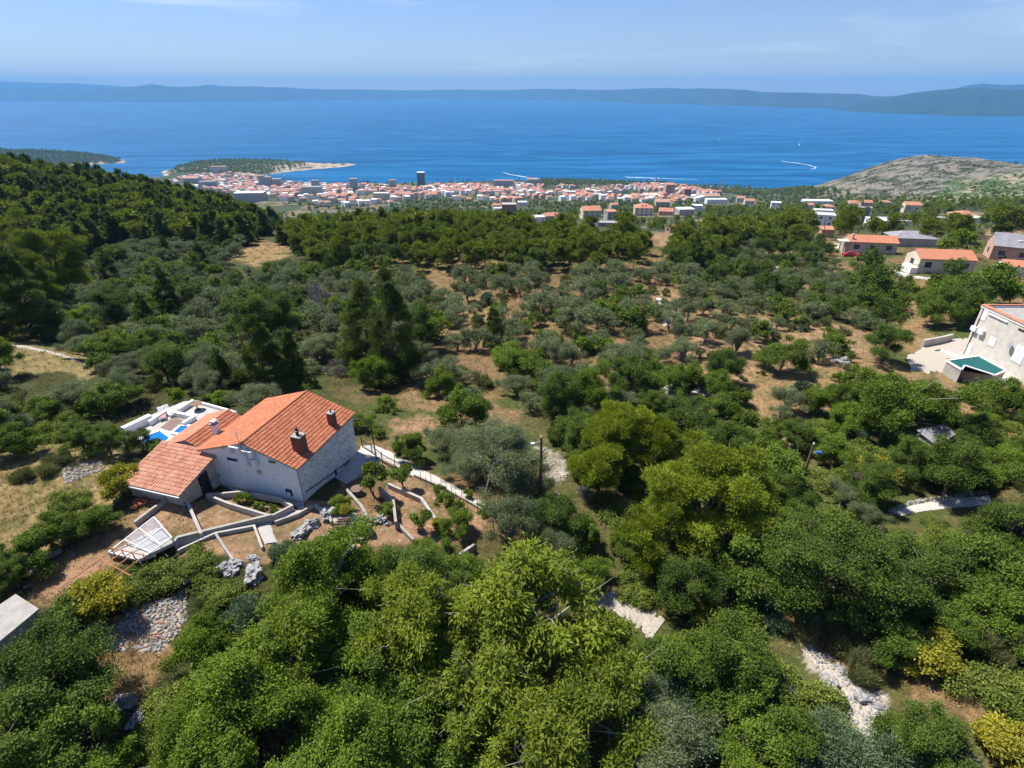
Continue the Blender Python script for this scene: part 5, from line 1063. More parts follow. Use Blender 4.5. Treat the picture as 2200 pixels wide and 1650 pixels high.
# boats and wakes
foam = mat('white_foam', (.70, .76, .80), .8, .12, .2)
def boat(px, py, L_, rot, label, sail=False):
    p = atz(px, py, 0); t = thing('boat', label, 'boat', (p.x, p.y, .0), rot, 'boats on the channel'); w = L_ * .16
    MB().hexa([(-L_ / 2, -w * .8, -.5), (L_ * .45, -.2, -.5), (L_ * .45, .2, -.5), (-L_ / 2, w * .8, -.5), (-L_ / 2, -w, 1.4), (L_ / 2, -.1, 2.0), (L_ / 2, .1, 2.0), (-L_ / 2, w, 1.4)]).build('hull', M['white'], t)
    MB().box(-L_ * .25, L_ * .12, -w * .6, w * .6, 1.4, 3.2).build('cabin', M['white'], t); MB().box(L_ * .121, L_ * .14, -w * .5, w * .5, 2.2, 3.0).build('windscreen', M['glass'], t)
    if sail: MB().beam((0, 0, 1.5), (0, 0, L_ * 1.3), .3).build('mast', M['white'], t); g = MB(); g.hexa([(-L_ * .4, -.05, 3.4), (.3, -.05, 3.4), (.3, .05, 3.4), (-L_ * .4, .05, 3.4), (-.3, -.03, L_ * 1.2), (.2, -.03, L_ * 1.2), (.2, .03, L_ * 1.2), (-.3, .03, L_ * 1.2)]); g.build('sail', M['white'], t)
def wake(pix, w0, w1):
    P = [atz(a, b, 0) for a, b in pix]; n = 40; R_ = resamp(P, n); D = np.gradient(R_, axis=0); D /= np.hypot(D[:, 0], D[:, 1])[:, None]; N = np.c_[-D[:, 1], D[:, 0]]; w = np.linspace(w0, w1, n)[:, None] / 2 * (.75 + .5 * vnoise(np.arange(n) * 1.7, np.zeros(n), 8))[:, None]
    V = np.zeros((n, 2, 3)); V[:, 0, :2] = R_ - N * w; V[:, 1, :2] = R_ + N * w; V[..., 2] = .25; I = np.arange(n * 2).reshape(n, 2); Q = np.stack([I[:-1, 0], I[:-1, 1], I[1:, 1], I[1:, 0]], -1)
    tag(link('wake', mesh_np('wake', V.reshape(-1, 3), Q, mats=[foam])), kind='stuff')
boat(1680, 347, 16, 2.9, 'speedboat at the head of the curved wake'); wake([(1682, 347), (1710, 350), (1735, 354), (1752, 359), (1752, 362), (1742, 364)], 9, 3)
boat(1344, 381, 16, 3.1, 'speedboat pulling the longest wake off the pine shore'); wake([(1346, 381), (1390, 382), (1440, 384), (1500, 386.5)], 9, 2)
boat(1393, 384, 18, 3.0, 'motorboat just below the longest wake'); wake([(1396, 384), (1412, 383.5), (1425, 383)], 6, 2)
boat(1411, 389, 22, .2, 'moored white yacht close to the pine shore', True)
boat(1134, 381, 16, -.1, 'speedboat leaving a straight wake off the town'); wake([(1132, 381), (1108, 377), (1092, 374), (1080, 370)], 9, 3)
boat(1544, 301, 30, 1.2, 'white sailing boat far out on the channel, left one', True); boat(1717, 312, 30, 1.2, 'white sailing boat right of the other one, slightly nearer', True)
boat(979, 393, 20, .3, 'white boat by the harbour mouth in front of the roofs', True); boat(702, 261, 45, 0, 'ferry far out before the island ridge')
for k, (a, b) in enumerate(((598, 371), (604, 374), (612, 378), (640, 371), (663, 366), (596, 377), (675, 390))): boat(a, b, 11, k * .7, ['small white boat nearest the beach in the bay', 'second small boat off the bay beach', 'small boat in the middle of the bay', 'small boat off the rocky side of the bay', 'small boat under the rocky point', 'small boat at the inner corner of the bay', 'small boat close to the harbour blocks'][k])
# ------------------------------------------------------------------ vegetation: meshes
#      r   h   base  shape  nclump rc  Lleaf Wleaf style  leafmat bark  n per lod (near, mid, far)
SPEC = {
 'pine':   (2.7, 8.0, .18, 'dome2', 85, .27, .27, .055, 'tuft', 'pine', 'bark', (34000, 7000, 1000)),
 'brightpine': (3.0, 7.0, .10, 'dome2', 95, .22, .24, .05, 'tuft', 'brightpine', 'bark', (52000, 8000, 1100)),
 'conepine': (2.3, 9.0, .05, 'cone', 140, .33, .27, .06, 'tuft', 'darkpine', 'bark', (40000, 12000, 1300)),
 'olive':  (2.6, 3.7, .22, 'dome', 60, .24, .13, .038, 'leaf', 'olive', 'olive_bark', (34000, 4600, 600)),
 'oak':    (3.0, 6.2, .06, 'dome', 80, .24, .14, .08, 'leaf', 'oak', 'bark', (38000, 4600, 700)),
 'walnut': (4.0, 7.5, .20, 'dome', 75, .20, .29, .10, 'droop', 'walnut', 'pale_bark', (22000, 3600, 500)),
 'laurel': (2.4, 4.0, .02, 'dome', 62, .25, .17, .085, 'leaf', 'laurel', 'bark', (34000, 4000, 600)),
 'bright': (2.4, 3.6, .02, 'dome', 62, .25, .15, .075, 'leaf', 'bright', 'pale_bark', (34000, 4000, 600)),
 'yellow': (1.6, 2.4, .02, 'dome', 36, .30, .20, .10, 'leaf', 'yellow', 'pale_bark', (12000, 2200, 300)),
 'juniper': (2.0, 2.2, .0, 'mound', 45, .28, .20, .05, 'tuft', 'juniper', 'bark', (20000, 3000, 400)),
 'broom':  (1.2, 1.5, .0, 'mound', 24, .35, .5, .035, 'spray', 'broom', 'bark', (9000, 1600, 250)),
 'bramble': (2.4, 1.3, .0, 'mound', 50, .26, .16, .11, 'leaf', 'bramble', 'bark', (17000, 2600, 350)),
 'sapling': (1.1, 2.6, .25, 'dome', 22, .26, .2, .09, 'leaf', 'laurel', 'bark', (3200, 900, 200)),
 'dead':   (1.6, 2.0, .0, 'mound', 20, .35, .5, .02, 'spray', 'twig', 'pale_bark', (3500, 900, 200)),
}
def clump_centres(sp, rng):
    r, h, base, shape, nc = SPEC[sp][:5]
    lob = rng.normal(size=(6, 3)); lob /= np.linalg.norm(lob, axis=1)[:, None]; amp = rng.uniform(-.5, .5, 6) * (.45 if sp == 'brightpine' else 1)
    C = []; S = []
    big = SPEC[sp][12] if len(SPEC[sp]) > 12 else 1
    nc = int(nc * big)
    def env():
        d = rng.normal(size=3); d /= np.linalg.norm(d)
        if shape == 'cone':
            t = rng.uniform(0, 1) ** 1.2; rad = r * (1 - t) ** .62 * math.sqrt(rng.uniform(.4, 1)) * (1 + .2 * rng.normal() * (1 - t)); a = rng.uniform(0, 2 * math.pi)
            return np.array((math.cos(a) * rad, math.sin(a) * rad, h * (base + (1 - base) * t))), 1 - .5 * t
        if shape == 'mound': d[2] = abs(d[2])
        elif d[2] < -.55: d[2] = -d[2]
        f = 1 + sum(a * max(0, d @ l) ** 2 for a, l in zip(amp, lob)); rho = rng.uniform(.25, 1) ** .5 * f * (1.08 if rng.random() < .14 and sp != 'brightpine' else .80)
        if shape == 'mound': return d * rho * np.array((r, r, h * .8)), 1.
        if shape == 'dome2': return d * rho * np.array((r, r, h * (1 - base) * .52)) + (0, 0, h * (base + (1 - base) * .42)), rng.uniform(.8, 1.1)
        return d * rho * np.array((r, r, h * (1 - base) * .5)) + (0, 0, h * (base + (1 - base) * .45)), rng.uniform(.8, 1.1)
    nl = max(7, int(nc * .42)); LB = [env() for _ in range(nl)]; q = r * .26 / big ** .33
    while len(C) < nc:
        c, s = LB[rng.integers(nl)]; d = rng.normal(size=3); d /= np.linalg.norm(d); d[2] = d[2] * .7 + .12
        C.append(c + d * q * rng.uniform(.2, 1.1) * s); S.append(s * rng.uniform(.45, 1.1) / big ** .33)
    return np.array(C), np.array(S) * r * SPEC[sp][5]
def leaf_mesh(sp, lod, C, S, rng):
    style, m, N = SPEC[sp][8], SPEC[sp][9], SPEC[sp][11][lod]; Ll, Wl = SPEC[sp][6:8]
    k = (1, 1.9, 4.4)[lod]; kw = (1, 2.5, 8.5)[lod]
    if style == 'leaf' or style == 'droop': kw = (1, 2.3, 5.0)[lod]
    Ll, Wl = Ll * k, Wl * kw
    if sp in ('broom', 'dead'): Ll = SPEC[sp][6] * (1, 1.2, 1.8)[lod]
    bg_ = SPEC[sp][12] if len(SPEC[sp]) > 12 else 1
    if bg_ > 1: N = int(N * 1.7); Ll, Wl = Ll / 1.45, Wl / 1.45
    w = S ** 2; w /= w.sum(); ci = rng.choice(len(C), N, p=w); d = rng.normal(size=(N, 3)); d /= np.linalg.norm(d, axis=1)[:, None]
    up = rng.random(N) < .55; d[up, 2] = np.abs(d[up, 2])
    sq = np.array((1, 1, .72 if style in ('tuft',) else .85)); rad = S[ci] * (np.abs(rng.normal(.78, .34, N)) if style != 'tuft' else rng.uniform(.35, 1, N) ** .45 * (1 + .2 * rng.normal(size=N)))
    P = C[ci] + d * rad[:, None] * sq; P[:, 2] = np.maximum(P[:, 2], .03)
    j = rng.normal(size=(N, 3))
    if style == 'tuft': t = d * .8 + j * .45 + (0, 0, .35)
    elif style == 'spray': t = d * .35 + j * .3 + (0, 0, 1.0)
    elif style == 'droop': t = d * .5 + j * .45 + (0, 0, -.45)
    else: t = j + d * .35
    t /= np.linalg.norm(t, axis=1)[:, None]
    n = d * .6 + rng.normal(size=(N, 3)) * .55 + (0, 0, .55); n -= (n * t).sum(1)[:, None] * t; n /= np.linalg.norm(n, axis=1)[:, None]
    s = np.cross(t, n); ls = (Ll * rng.uniform(.65, 1.3, N))[:, None]; ws = (Wl * rng.uniform(.7, 1.25, N))[:, None] / 2
    V = np.empty((N, 4, 3)); V[:, 0] = P; V[:, 1] = P + t * ls * .5 + s * ws - n * ws * .35; V[:, 2] = P + t * ls; V[:, 3] = P + t * ls * .5 - s * ws - n * ws * .35
    tint = rng.uniform(0, 1, len(C)) ** 1.3; T = np.repeat(np.clip(tint[ci] + rng.normal(size=N) * .12, 0, 1), 4)
    return V.reshape(-1, 3), np.arange(N * 4).reshape(N, 4), T
def tubes_np(paths, n=5):
    Vs, Qs, off = [], [], 0
    for pts, rad in paths:
        pts = np.asarray(pts, float); m = len(pts); D = np.gradient(pts, axis=0); D /= np.linalg.norm(D, axis=1)[:, None] + 1e-9
        u = np.cross(D, (0.31, .95, .02)); u /= np.linalg.norm(u, axis=1)[:, None] + 1e-9; w = np.cross(D, u)
        an = np.arange(n) * 2 * math.pi / n; R = pts[:, None] + (u[:, None] * np.cos(an)[:, None] + w[:, None] * np.sin(an)[:, None]) * np.asarray(rad)[:, None, None]
        I = np.arange(m * n).reshape(m, n) + off; Qs.append(np.stack([I[:-1], np.roll(I, -1, 1)[:-1], np.roll(I, -1, 1)[1:], I[1:]], -1).reshape(-1, 4)); Vs.append(R.reshape(-1, 3)); off += m * n
    return np.concatenate(Vs), np.concatenate(Qs)
def wood_mesh(sp, lod, C, S, rng):
    r, h, base, shape = SPEC[sp][:4]; mound = shape == 'mound'
    tr = {'olive': .24, 'walnut': .24, 'oak': .2, 'pine': .17, 'brightpine': .22, 'conepine': .16}.get(sp, .08)
    paths = []; top = h * (.25 if mound else .85 if shape == 'cone' else .55); K = 6
    ph = rng.uniform(0, 6.3); wob = .25 if sp == 'olive' else .12
    tk = np.array([(math.sin(ph + i) * wob * i / K * 1.4, math.cos(ph * 1.3 + i * 1.4) * wob * i / K * 1.4, -.35 + (top + .35) * i / K) for i in range(K + 1)])
    trr = tr * (1 - .72 * np.linspace(0, 1, K + 1)); trr[0] *= 1.35
    if not mound: paths.append((tk, trr))
    nb = {0: 64 if sp == 'walnut' else 46, 1: 16, 2: 5}[lod] if not mound else {0: 16, 1: 6, 2: 0}[lod]
    order = rng.permutation(len(C))[:nb]
    for i in order:
        c = C[i]; s = rng.uniform(.25, .95) if not mound else 0
        if shape == 'cone': s = np.clip((c[2] - .4) / top, .1, .98)
        o = np.array([np.interp(s * K, range(K + 1), tk[:, q]) for q in range(3)]) if not mound else np.array((0, 0, 0.))
        mid = (o + c) / 2 + rng.normal(size=3) * .14 * np.linalg.norm(c - o) + (0, 0, .1 * (h if not mound else .3)); end = c + (c - mid) * (.42 if sp in ('walnut', 'olive') else .3) * rng.uniform(.4, 1.5)
        q = [o, o * .6 + mid * .4, mid, mid * .4 + c * .6, c, end]; b0 = tr * (1 - .6 * s) * rng.uniform(.26, .5) * (1 if not mound else .6)
        paths.append((q, b0 * np.array([1, .8, .62, .45, .28, .08])))
        if lod == 0 and sp in ('walnut', 'olive', 'oak', 'pine', 'brightpine', 'dead'):
            for _ in range(2):
                e = c + rng.normal(size=3) * S[i] * .8 + (0, 0, .2 * S[i]); m2 = (c + e) / 2 + rng.normal(size=3) * .1; paths.append(([mid * .3 + c * .7, m2, e], b0 * np.array([.35, .22, .06])))
    if not paths: return None
    return tubes_np(paths, 6 if lod == 0 else 4)
PROTO = {}
def proto(sp, lod, var, big=False):
    key = (sp, lod, var, big)
    if key not in PROTO:
        save_ = SPEC[sp]
        if big: SPEC[sp] = save_ + (1.9,)
        rng = np.random.default_rng(abs(hash_(sp)) % 9999 + var * 17); C, S = clump_centres(sp, rng); v, q, t = leaf_mesh(sp, lod, C, S, rng); wd_ = wood_mesh(sp, lod, C, S, rng)
        lm, bm_ = M[SPEC[sp][9]], M[SPEC[sp][10]]
        if lod == 2:
            if wd_ is not None:
                V = np.concatenate([v, wd_[0]]); Q = np.concatenate([q, wd_[1] + len(v)]); mi = np.r_[np.zeros(len(q)), np.ones(len(wd_[1]))]; T = np.r_[t, np.zeros(len(wd_[0]))]
            else: V, Q, mi, T = v, q, np.zeros(len(q)), t
            PROTO[key] = (mesh_np(sp, V, Q, mats=[lm, bm_], midx=mi, attrs={'tint': ('FLOAT', T)}), None)
        else:
            PROTO[key] = (mesh_np(sp + '_crown', v, q, mats=[lm], attrs={'tint': ('FLOAT', t)}), mesh_np(sp + '_wood', wd_[0], wd_[1], mats=[bm_], smooth=True) if wd_ is not None else None)
        SPEC[sp] = save_
    return PROTO[key]
def hash_(s): return sum((i + 1) * ord(c) for i, c in enumerate(s))
NAMES = {'pine': ('pine_tree', 'pine tree'), 'brightpine': ('pine_tree', 'pine tree'), 'conepine': ('pine_tree', 'pine tree'), 'olive': ('olive_tree', 'olive tree'), 'oak': ('evergreen_oak', 'oak tree'), 'walnut': ('walnut_tree', 'walnut tree'),
         'laurel': ('laurel_bush', 'bush'), 'bright': ('green_bush', 'bush'), 'yellow': ('yellow_bush', 'bush'), 'juniper': ('juniper', 'shrub'), 'broom': ('broom_shrub', 'shrub'), 'bramble': ('bramble', 'shrub'), 'sapling': ('fruit_tree', 'fruit tree'), 'dead': ('dry_brush', 'brushwood')}
rv = random.Random(77); TREES = []      # (x, y, radius) of everything planted
COUNT = {}
def plant(sp, x, y, s, label, group=None, lod=None, sz=None, var=None):
    z = float(H(x, y)); d = proj(x, y, z)[2]; lod = (0 if d * (2.4 / (SPEC[sp][0] * s)) ** .5 < 74 else 1 if d < 185 else 2) if lod is None else lod
    cr, wdm = proto(sp, lod, rv.randrange(3 if lod else 2) if var is None else var, big=(lod == 0 and s > 1.25)); nm, cat = NAMES[sp]; rot = rv.uniform(0, 6.28); sc = (s * rv.uniform(.86, 1.16), s * rv.uniform(.86, 1.16), (sz or s) * rv.uniform(.85, 1.15))
    COUNT[nm] = COUNT.get(nm, 0) + 1; TREES.append((x, y, SPEC[sp][0] * s))
    if lod == 2: o = link(nm, cr, None, (x, y, z - .1), rot, sc); return tag(o, label, cat, group)
    t = link(nm, None, None, (x, y, z - .1), rot, sc); tag(t, label, cat, group); link('crown' if nm.endswith(('tree', 'oak')) else 'foliage', cr, t)
    if wdm is not None: link('trunk' if nm.endswith(('tree', 'oak')) else 'stems', wdm, t)
    return t
def plant_px(sp, px, py, wpx, label, hs=1., **k):
    """crown centre and crown width as measured in the photograph"""
    r, h = SPEC[sp][:2]; up = 1.5
    for _ in range(4):
        p = gp(px, py, up); q = atz(px, py, p.z + up); d = proj(q.x, q.y, q.z)[2]; s = min(wpx * d / F / (2 * r * 1.08), 1.75 if sp == 'conepine' else 2.4); up = h * s * hs * .52
    return plant(sp, q.x, q.y, s, label, sz=s * hs, **k)
MANUAL = [ ('broom', 60, 1010, 70, 'wispy shrub standing in the dry meadow'), ('bramble', 150, 1075, 90, 'low scrub patch at the lower edge of the dry meadow'), ('laurel', 20, 945, 110, 'bush at the left edge above the dry meadow'), ('broom', 130, 985, 50, 'thin shrub beside the grey stone pile in the meadow'),
 ('walnut', 1130, 1290, 400, 'yellow green walnut tree with pale bare branches at the centre of the foreground'), ('walnut', 1275, 1405, 270, 'walnut tree with drooping leaves below the footpath in the foreground'), ('walnut', 1060, 1450, 340, 'walnut tree in the middle of the bottom foreground, left of the deep shadow'),
 ('walnut', 1270, 1510, 330, 'walnut tree with a long pale bough beside the deep shadow'), ('walnut', 1150, 1630, 300, 'walnut tree cut by the bottom edge below the deep shadow'),
 ('bright', 690, 1280, 300, 'broad leaved bush below the rock garden in the foreground'), ('walnut', 640, 1380, 260, 'bright leafy tree left of centre in the foreground'), ('bright', 580, 1480, 340, 'big fine leaved grass green bush at lower left'), ('bright', 455, 1615, 260, 'grass green bush at the bottom edge beside the left rocks'),
 ('laurel', 790, 1400, 260, 'green bush in the middle of the left foreground'), ('bright', 730, 1590, 340, 'fine leaved bush at the bottom edge left of centre'), ('walnut', 880, 1330, 280, 'leafy tree between the rock garden and the yellow green walnut'), ('laurel', 900, 1560, 230, 'mid green bush beside the dry gap at the bottom'), ('walnut', 960, 1370, 220, 'thin leaved tree left of the big foreground walnut'),
 ('oak', 870, 1235, 200, 'dark evergreen oak below the lower garden beds'), ('oak', 945, 1260, 130, 'grey green oak at the left side of the walnut crown'), ('bright', 910, 1180, 90, 'small fig like bush at the lower garden edge'), ('laurel', 790, 1240, 140, 'bush right of the lowest jagged rock'),
 ('oak', 110, 1420, 270, 'dark oak covering the corner of the concrete shack'), ('oak', 40, 1560, 260, 'dark oak in the bottom left corner'), ('laurel', 150, 1590, 210, 'round laurel bush in the bottom left corner'), ('juniper', 60, 1370, 130, 'grey green sprays in front of the shack roof'), ('bright', 215, 1680, 170, 'green bush at the very bottom left of the rocks'),
 ('yellow', 215, 1290, 130, 'yellow leaved bush below the rusty trellis'), ('laurel', 150, 1310, 130, 'green bush left of the yellow leaved bush'), ('bramble', 330, 1240, 150, 'ivy mat below the rusty trellis'), ('bramble', 420, 1205, 110, 'ivy mat right of the greenhouse'), ('bramble', 265, 1275, 120, 'ivy mat under the yellow leaved bush'), ('bramble', 470, 1270, 130, 'low ivy under the rock ledge'), ('broom', 440, 1300, 80, 'dry broom beside the rubble heap'),
 ('laurel', 130, 1130, 110, 'fruit tree with an open crown left of the raked bed'), ('laurel', 195, 1115, 100, 'fruit tree nearest the raked bed'), ('laurel', 60, 1190, 110, 'leftmost fruit tree above the leaf litter'), ('oak', 20, 1230, 90, 'dark bush at the left edge beside the bank'),
 ('yellow', 262, 1030, 95, 'yellowish bush at the left corner of the lean-to roof'), ('oak', 225, 945, 90, 'dark bush in front of the pool terrace'), ('oak', 300, 945, 62, 'dark little tree before the larger pool'), ('laurel', 330, 955, 46, 'bush growing between the two pools'), ('oak', 170, 940, 90, 'dark green bush left of the terrace'),
 ('juniper', 603, 1178, 80, 'blue green cypress like shrub by the garden path'), ('bright', 665, 1180, 80, 'dense round green bush growing on the rocks'), ('bright', 730, 1075, 58, 'green vine bush at the corner of the patio'), ('yellow', 742, 1095, 44, 'yellowing vine leaves beside the curved edging'), ('sapling', 797, 1030, 80, 'fruit tree in front of the garden steps'), ('sapling', 862, 1018, 62, 'young tree with open branches beside the path'), ('bright', 830, 1090, 45, 'bright young shrub above the terrace wall'), ('sapling', 905, 1110, 62, 'spindly sapling standing in the middle bed'),
 ('bright', 960, 1068, 44, 'tomato like plants along the stakes'), ('bright', 985, 1085, 36, 'second clump of vegetable plants by the stakes'), ('bright', 940, 1050, 30, 'first clump of vegetable plants below the path'), ('bright', 1005, 1060, 30, 'small plant clump right by the path kerb'), ('bright', 985, 1120, 90, 'squash leaves spreading over the right bed'), ('yellow', 945, 1122, 34, 'pale yellow bush at the left of the squash leaves'), ('bramble', 1045, 1095, 56, 'vine leaves at the lower end of the path'),
 ('laurel', 555, 1085, 30, 'low green plants in the narrow bed under the gable'), ('laurel', 520, 1070, 34, 'leafy row in the narrow bed, left part'), ('laurel', 585, 1092, 24, 'leafy row in the narrow bed, right part'),
 ('olive', 1065, 975, 235, 'largest olive tree with a broad silvery crown beside the utility pole', .85), ('olive', 1125, 1020, 130, 'olive tree tucked against the right side of the largest olive', .9), ('olive', 1005, 1000, 110, 'olive tree at the lower left of the largest olive', .9), ('olive', 960, 950, 120, 'olive tree leaning over the access path'), ('laurel', 880, 962, 84, 'dense dark round bush beside the start of the path'), ('olive', 1095, 1130, 170, 'grey olive crown below the access path'), ('olive', 1180, 1170, 120, 'second grey olive below the path nearer the walnut'),
 ('bright', 770, 905, 62, 'fresh green bush against the far corner of the house'), ('bright', 815, 930, 36, 'small round green bush behind the lamp post'), ('bright', 830, 862, 56, 'upright bright green tree behind the house'), ('laurel', 945, 822, 80, 'round dark bush in the grove behind the house'), ('juniper', 1000, 850, 90, 'grey green shrub in the grove right of the round dark bush'), ('laurel', 990, 885, 120, 'wide green bush above the big olive tree'),
 ('oak', 1195, 865, 130, 'dark evergreen oak left of the green oak above the pole'), ('bright', 1265, 850, 140, 'bright green leafy tree behind the large pine'), ('oak', 1240, 930, 110, 'dark oak directly behind the utility pole'), ('brightpine', 1330, 925, 200, 'tall ragged pine with a leaning top in the middle'), ('brightpine', 1400, 965, 150, 'pine bough mass right of the ragged pine'), ('oak', 1480, 895, 150, 'dark leafy tree behind the pines'), ('oak', 1410, 860, 70, 'small dark round tree by the stone heap'), ('brightpine', 1290, 1010, 130, 'pine with yellowish tips right of the utility pole'), ('oak', 1190, 1110, 120, 'dark leafy tree below the utility pole'), ('laurel', 1250, 1140, 110, 'green bush right of the dark leafy tree'),
 ('brightpine', 1530, 1060, 330, 'huge bright green umbrella pine in the right centre', .78), ('brightpine', 1420, 1160, 170, 'brown tinged pine at the lower left of the umbrella pine', ), ('brightpine', 1500, 1010, 140, 'upper lobe pine behind the umbrella pine'), ('brightpine', 1620, 1110, 150, 'pine at the right shoulder of the umbrella pine'),
 ('oak', 1760, 1190, 330, 'large very dark evergreen oak with deep shade beneath'), ('laurel', 1590, 1215, 190, 'blue green tree between the umbrella pine and the dark oak'), ('oak', 1995, 1235, 260, 'broad mid green oak below the bend of the path', .8), ('laurel', 2120, 1225, 190, 'round green tree at the right edge below the path'), ('oak', 1870, 1270, 200, 'oak hanging over the track'), ('oak', 1480, 1250, 160, 'dark tree in the shade below the umbrella pine'), ('laurel', 1450, 1262, 90, 'bush above the end of the footpath'), ('yellow', 1475, 1300, 50, 'yellow flecked bush by the footpath'),
 ('laurel', 1560, 1430, 260, 'big dark laurel bush beside the stony track'), ('laurel', 1630, 1500, 170, 'dark bush lower left of the stony track'), ('juniper', 1480, 1520, 250, 'grey green shrub with fine leaves left of the big laurel'), ('bright', 1470, 1425, 160, 'bright bush right of the footpath end'), ('olive', 1420, 1600, 260, 'silvery shrub at the bottom edge right of the walnuts'), ('bramble', 1750, 1520, 180, 'low yellow green bush beside the stony track'), ('juniper', 1800, 1620, 260, 'blue grey juniper mat at the bottom edge'), ('juniper', 1960, 1640, 220, 'blue grey juniper mat near the bottom right corner'), ('oak', 1985, 1590, 170, 'dark round bush at the lower right'), ('broom', 1850, 1420, 120, 'tall broom clump above the track'), ('broom', 1780, 1355, 110, 'broom clump at the head of the track'), ('yellow', 1990, 1400, 130, 'bush covered with yellow leaves at the right'), ('laurel', 1940, 1370, 150, 'green tree left of the yellow leaved bush at the right'), ('broom', 2170, 1380, 130, 'olive brown broom at the right edge'), ('bramble', 2140, 1480, 200, 'low green mat at the right edge'), ('yellow', 2170, 1600, 150, 'yellow leaved bush in the bottom right corner'), ('laurel', 2060, 1350, 120, 'green bush right of the yellow leaved bush'), ('bramble', 1540, 1350, 150, 'low green bush between footpath and track'), ('broom', 1330, 1380, 60, 'tan grass clump under the footpath'), ('yellow', 1530, 1330, 80, 'pale yellow tipped bush under the dark trees'),
 ('bright', 1920, 870, 220, 'light green spreading tree above the small stone hut'), ('laurel', 1850, 830, 110, 'small light tree at the left of the spreading tree'), ('juniper', 1840, 935, 80, 'grey shrub under the spreading tree'), ('juniper', 1725, 835, 56, 'solitary grey juniper in the dry grass'), ('oak', 1715, 925, 90, 'dark bushy tree at the edge of the dry grass'), ('oak', 1960, 990, 110, 'ivy covered bush in front of the stone hut'), ('laurel', 1640, 960, 110, 'green bush below the dry grass'), ('laurel', 1690, 1010, 150, 'dense green bush behind the leaning pole'), ('oak', 2060, 1000, 160, 'dark green thicket right of the stone hut'), ('bright', 2170, 990, 120, 'green bush at the right edge above the bend'), ('laurel', 2170, 850, 120, 'green bush covering the foot of the teal pool'), ('bright', 2110, 905, 90, 'low green shrub below the teal pool'), ('bramble', 2010, 1122, 60, 'low green mat just under the path bend'), ('bramble', 2090, 1120, 50, 'low green mat under the right end of the path bend'), ('yellow', 1885, 985, 44, 'small ochre shrub left of the hut'),
 ('conepine', 782, 680, 125, 'tall dark pine, left one of the pair in the middle distance', 1.0), ('conepine', 838, 708, 125, 'tall dark pine, right one of the pair in the middle distance', 1.0), ('oak', 905, 705, 110, 'dark leafy tree right of the tall pine pair'), ('oak', 575, 690, 140, 'broad dark oak in the left scrub'), ('bright', 605, 735, 66, 'light leaved fig tree below the broad dark oak'), ('conepine', 1062, 698, 50, 'small dark cone shaped tree standing in a dry patch'), ('bright', 1178, 725, 74, 'fresh green bush in the middle of the grove'), ('bright', 1215, 665, 40, 'small lime green shrub in the grove'), ('oak', 1283, 618, 56, 'round dark tree at the top of the grove'), ('oak', 1552, 790, 90, 'dark round tree at the foot of the red field'), ('oak', 1908, 735, 100, 'solitary oak with its shadow on the white yard'), ('oak', 1870, 612, 100, 'dark oak below the lane'), ('oak', 1740, 545, 60, 'dark tree beside the driveway wall'), ('oak', 1870, 565, 84, 'round tree in front of the beige stone house'), ('oak', 1945, 615, 50, 'dark shrub tree under the lane'), ('conepine', 1870 , 575, 40, 'slim dark tree in front of the beige house'),
 ('bright', 2060, 625, 110, 'leafy tree below the white house'), ('bright', 2130, 615, 110, 'leafy tree right below the white house'), ('laurel', 2030, 655, 120, 'broad tree behind the cream house garden'), ('bright', 2100, 665, 80, 'tree against the back of the cream house'), ('bright', 2180, 625, 80, 'tree at the right edge above the cream house'), ('oak', 2050, 573, 60, 'dark tree in front of the orange roof of the white house'), ('bright', 2060, 518, 86, 'yellow green tree behind the white house'),
 ('conepine', 20, 610, 130, 'pointed dark pine cut by the left edge'), ('oak', 95, 625, 110, 'dark round tree in front of the big left edge pines'), ('pine', 50, 595, 115, 'big dark pine at the left edge'), ('pine', 110, 575, 130, 'second big dark pine right of the left edge'), ('oak', 235, 650, 120, 'dark leafy tree below the left pine wood'), ('bright', 150, 690, 100, 'green bush above the dirt trail'), ('laurel', 235, 745, 90, 'pale leaved shrub at the end of the dirt trail'), ('laurel', 200, 865, 90, 'round bush left of the pool terrace'), ('bright', 380, 850, 56, 'fresh green bush behind the terrace'), ('bright', 470, 853, 56, 'bright bush right behind the terrace'), ('olive', 560, 855, 110, 'silvery tree rising behind the house roof'),
 ('pine', 1820, 482, 56, 'broad pine in front of the grey modern house'), ('pine', 1690, 475, 60, 'pine in the dark group left of the white flat houses'), ('pine', 1725, 470, 52, 'pine in the dark group right next to the white flat house'), ('pine', 1655, 480, 44, 'leftmost pine of the dark group'), ('pine', 2070, 480, 50, 'tall pine left of the white canopy'), ('pine', 2150, 475, 64, 'wide umbrella pine near the right edge'), ('pine', 2190, 465, 60, 'wide umbrella pine at the right edge'), ('pine', 2010, 462, 40, 'pine in front of the steep orange roof'), ('pine', 1930, 455, 44, 'pine beside the grey modern house'), ('pine', 1890, 452, 34, 'small pine right of the grey modern house'), ('conepine', 1905, 500, 22, 'slim palm like tree above the domed hangar'),
 ('pine', 1318, 468, 40, 'round pine hiding the half built house'), ('pine', 1345, 460, 50, 'tall dark pine left of the large white house'), ('pine', 1280, 478, 26, 'dark round tree behind the grey slab building'), ('pine', 1120, 455, 20, 'small dark tree right of the brick house'), ('pine', 1475, 455, 40, 'pine between the terracotta house and the white house'),
 ('dead', 690, 645, 90, 'heap of grey dead branches above the scrub'), ('dead', 720, 800 - 10, 60, 'grey dry brush left of the dry patch'), ('dead', 1255, 1060, 60, 'brown dead brush below the utility pole'), ('dead', 1845, 1035, 44, 'bleached dead branches lying on the brambles'),
]
for a in MANUAL: plant_px(a[0], a[1], a[2], a[3], a[4], **({'hs': a[5]} if len(a) > 5 else {}))
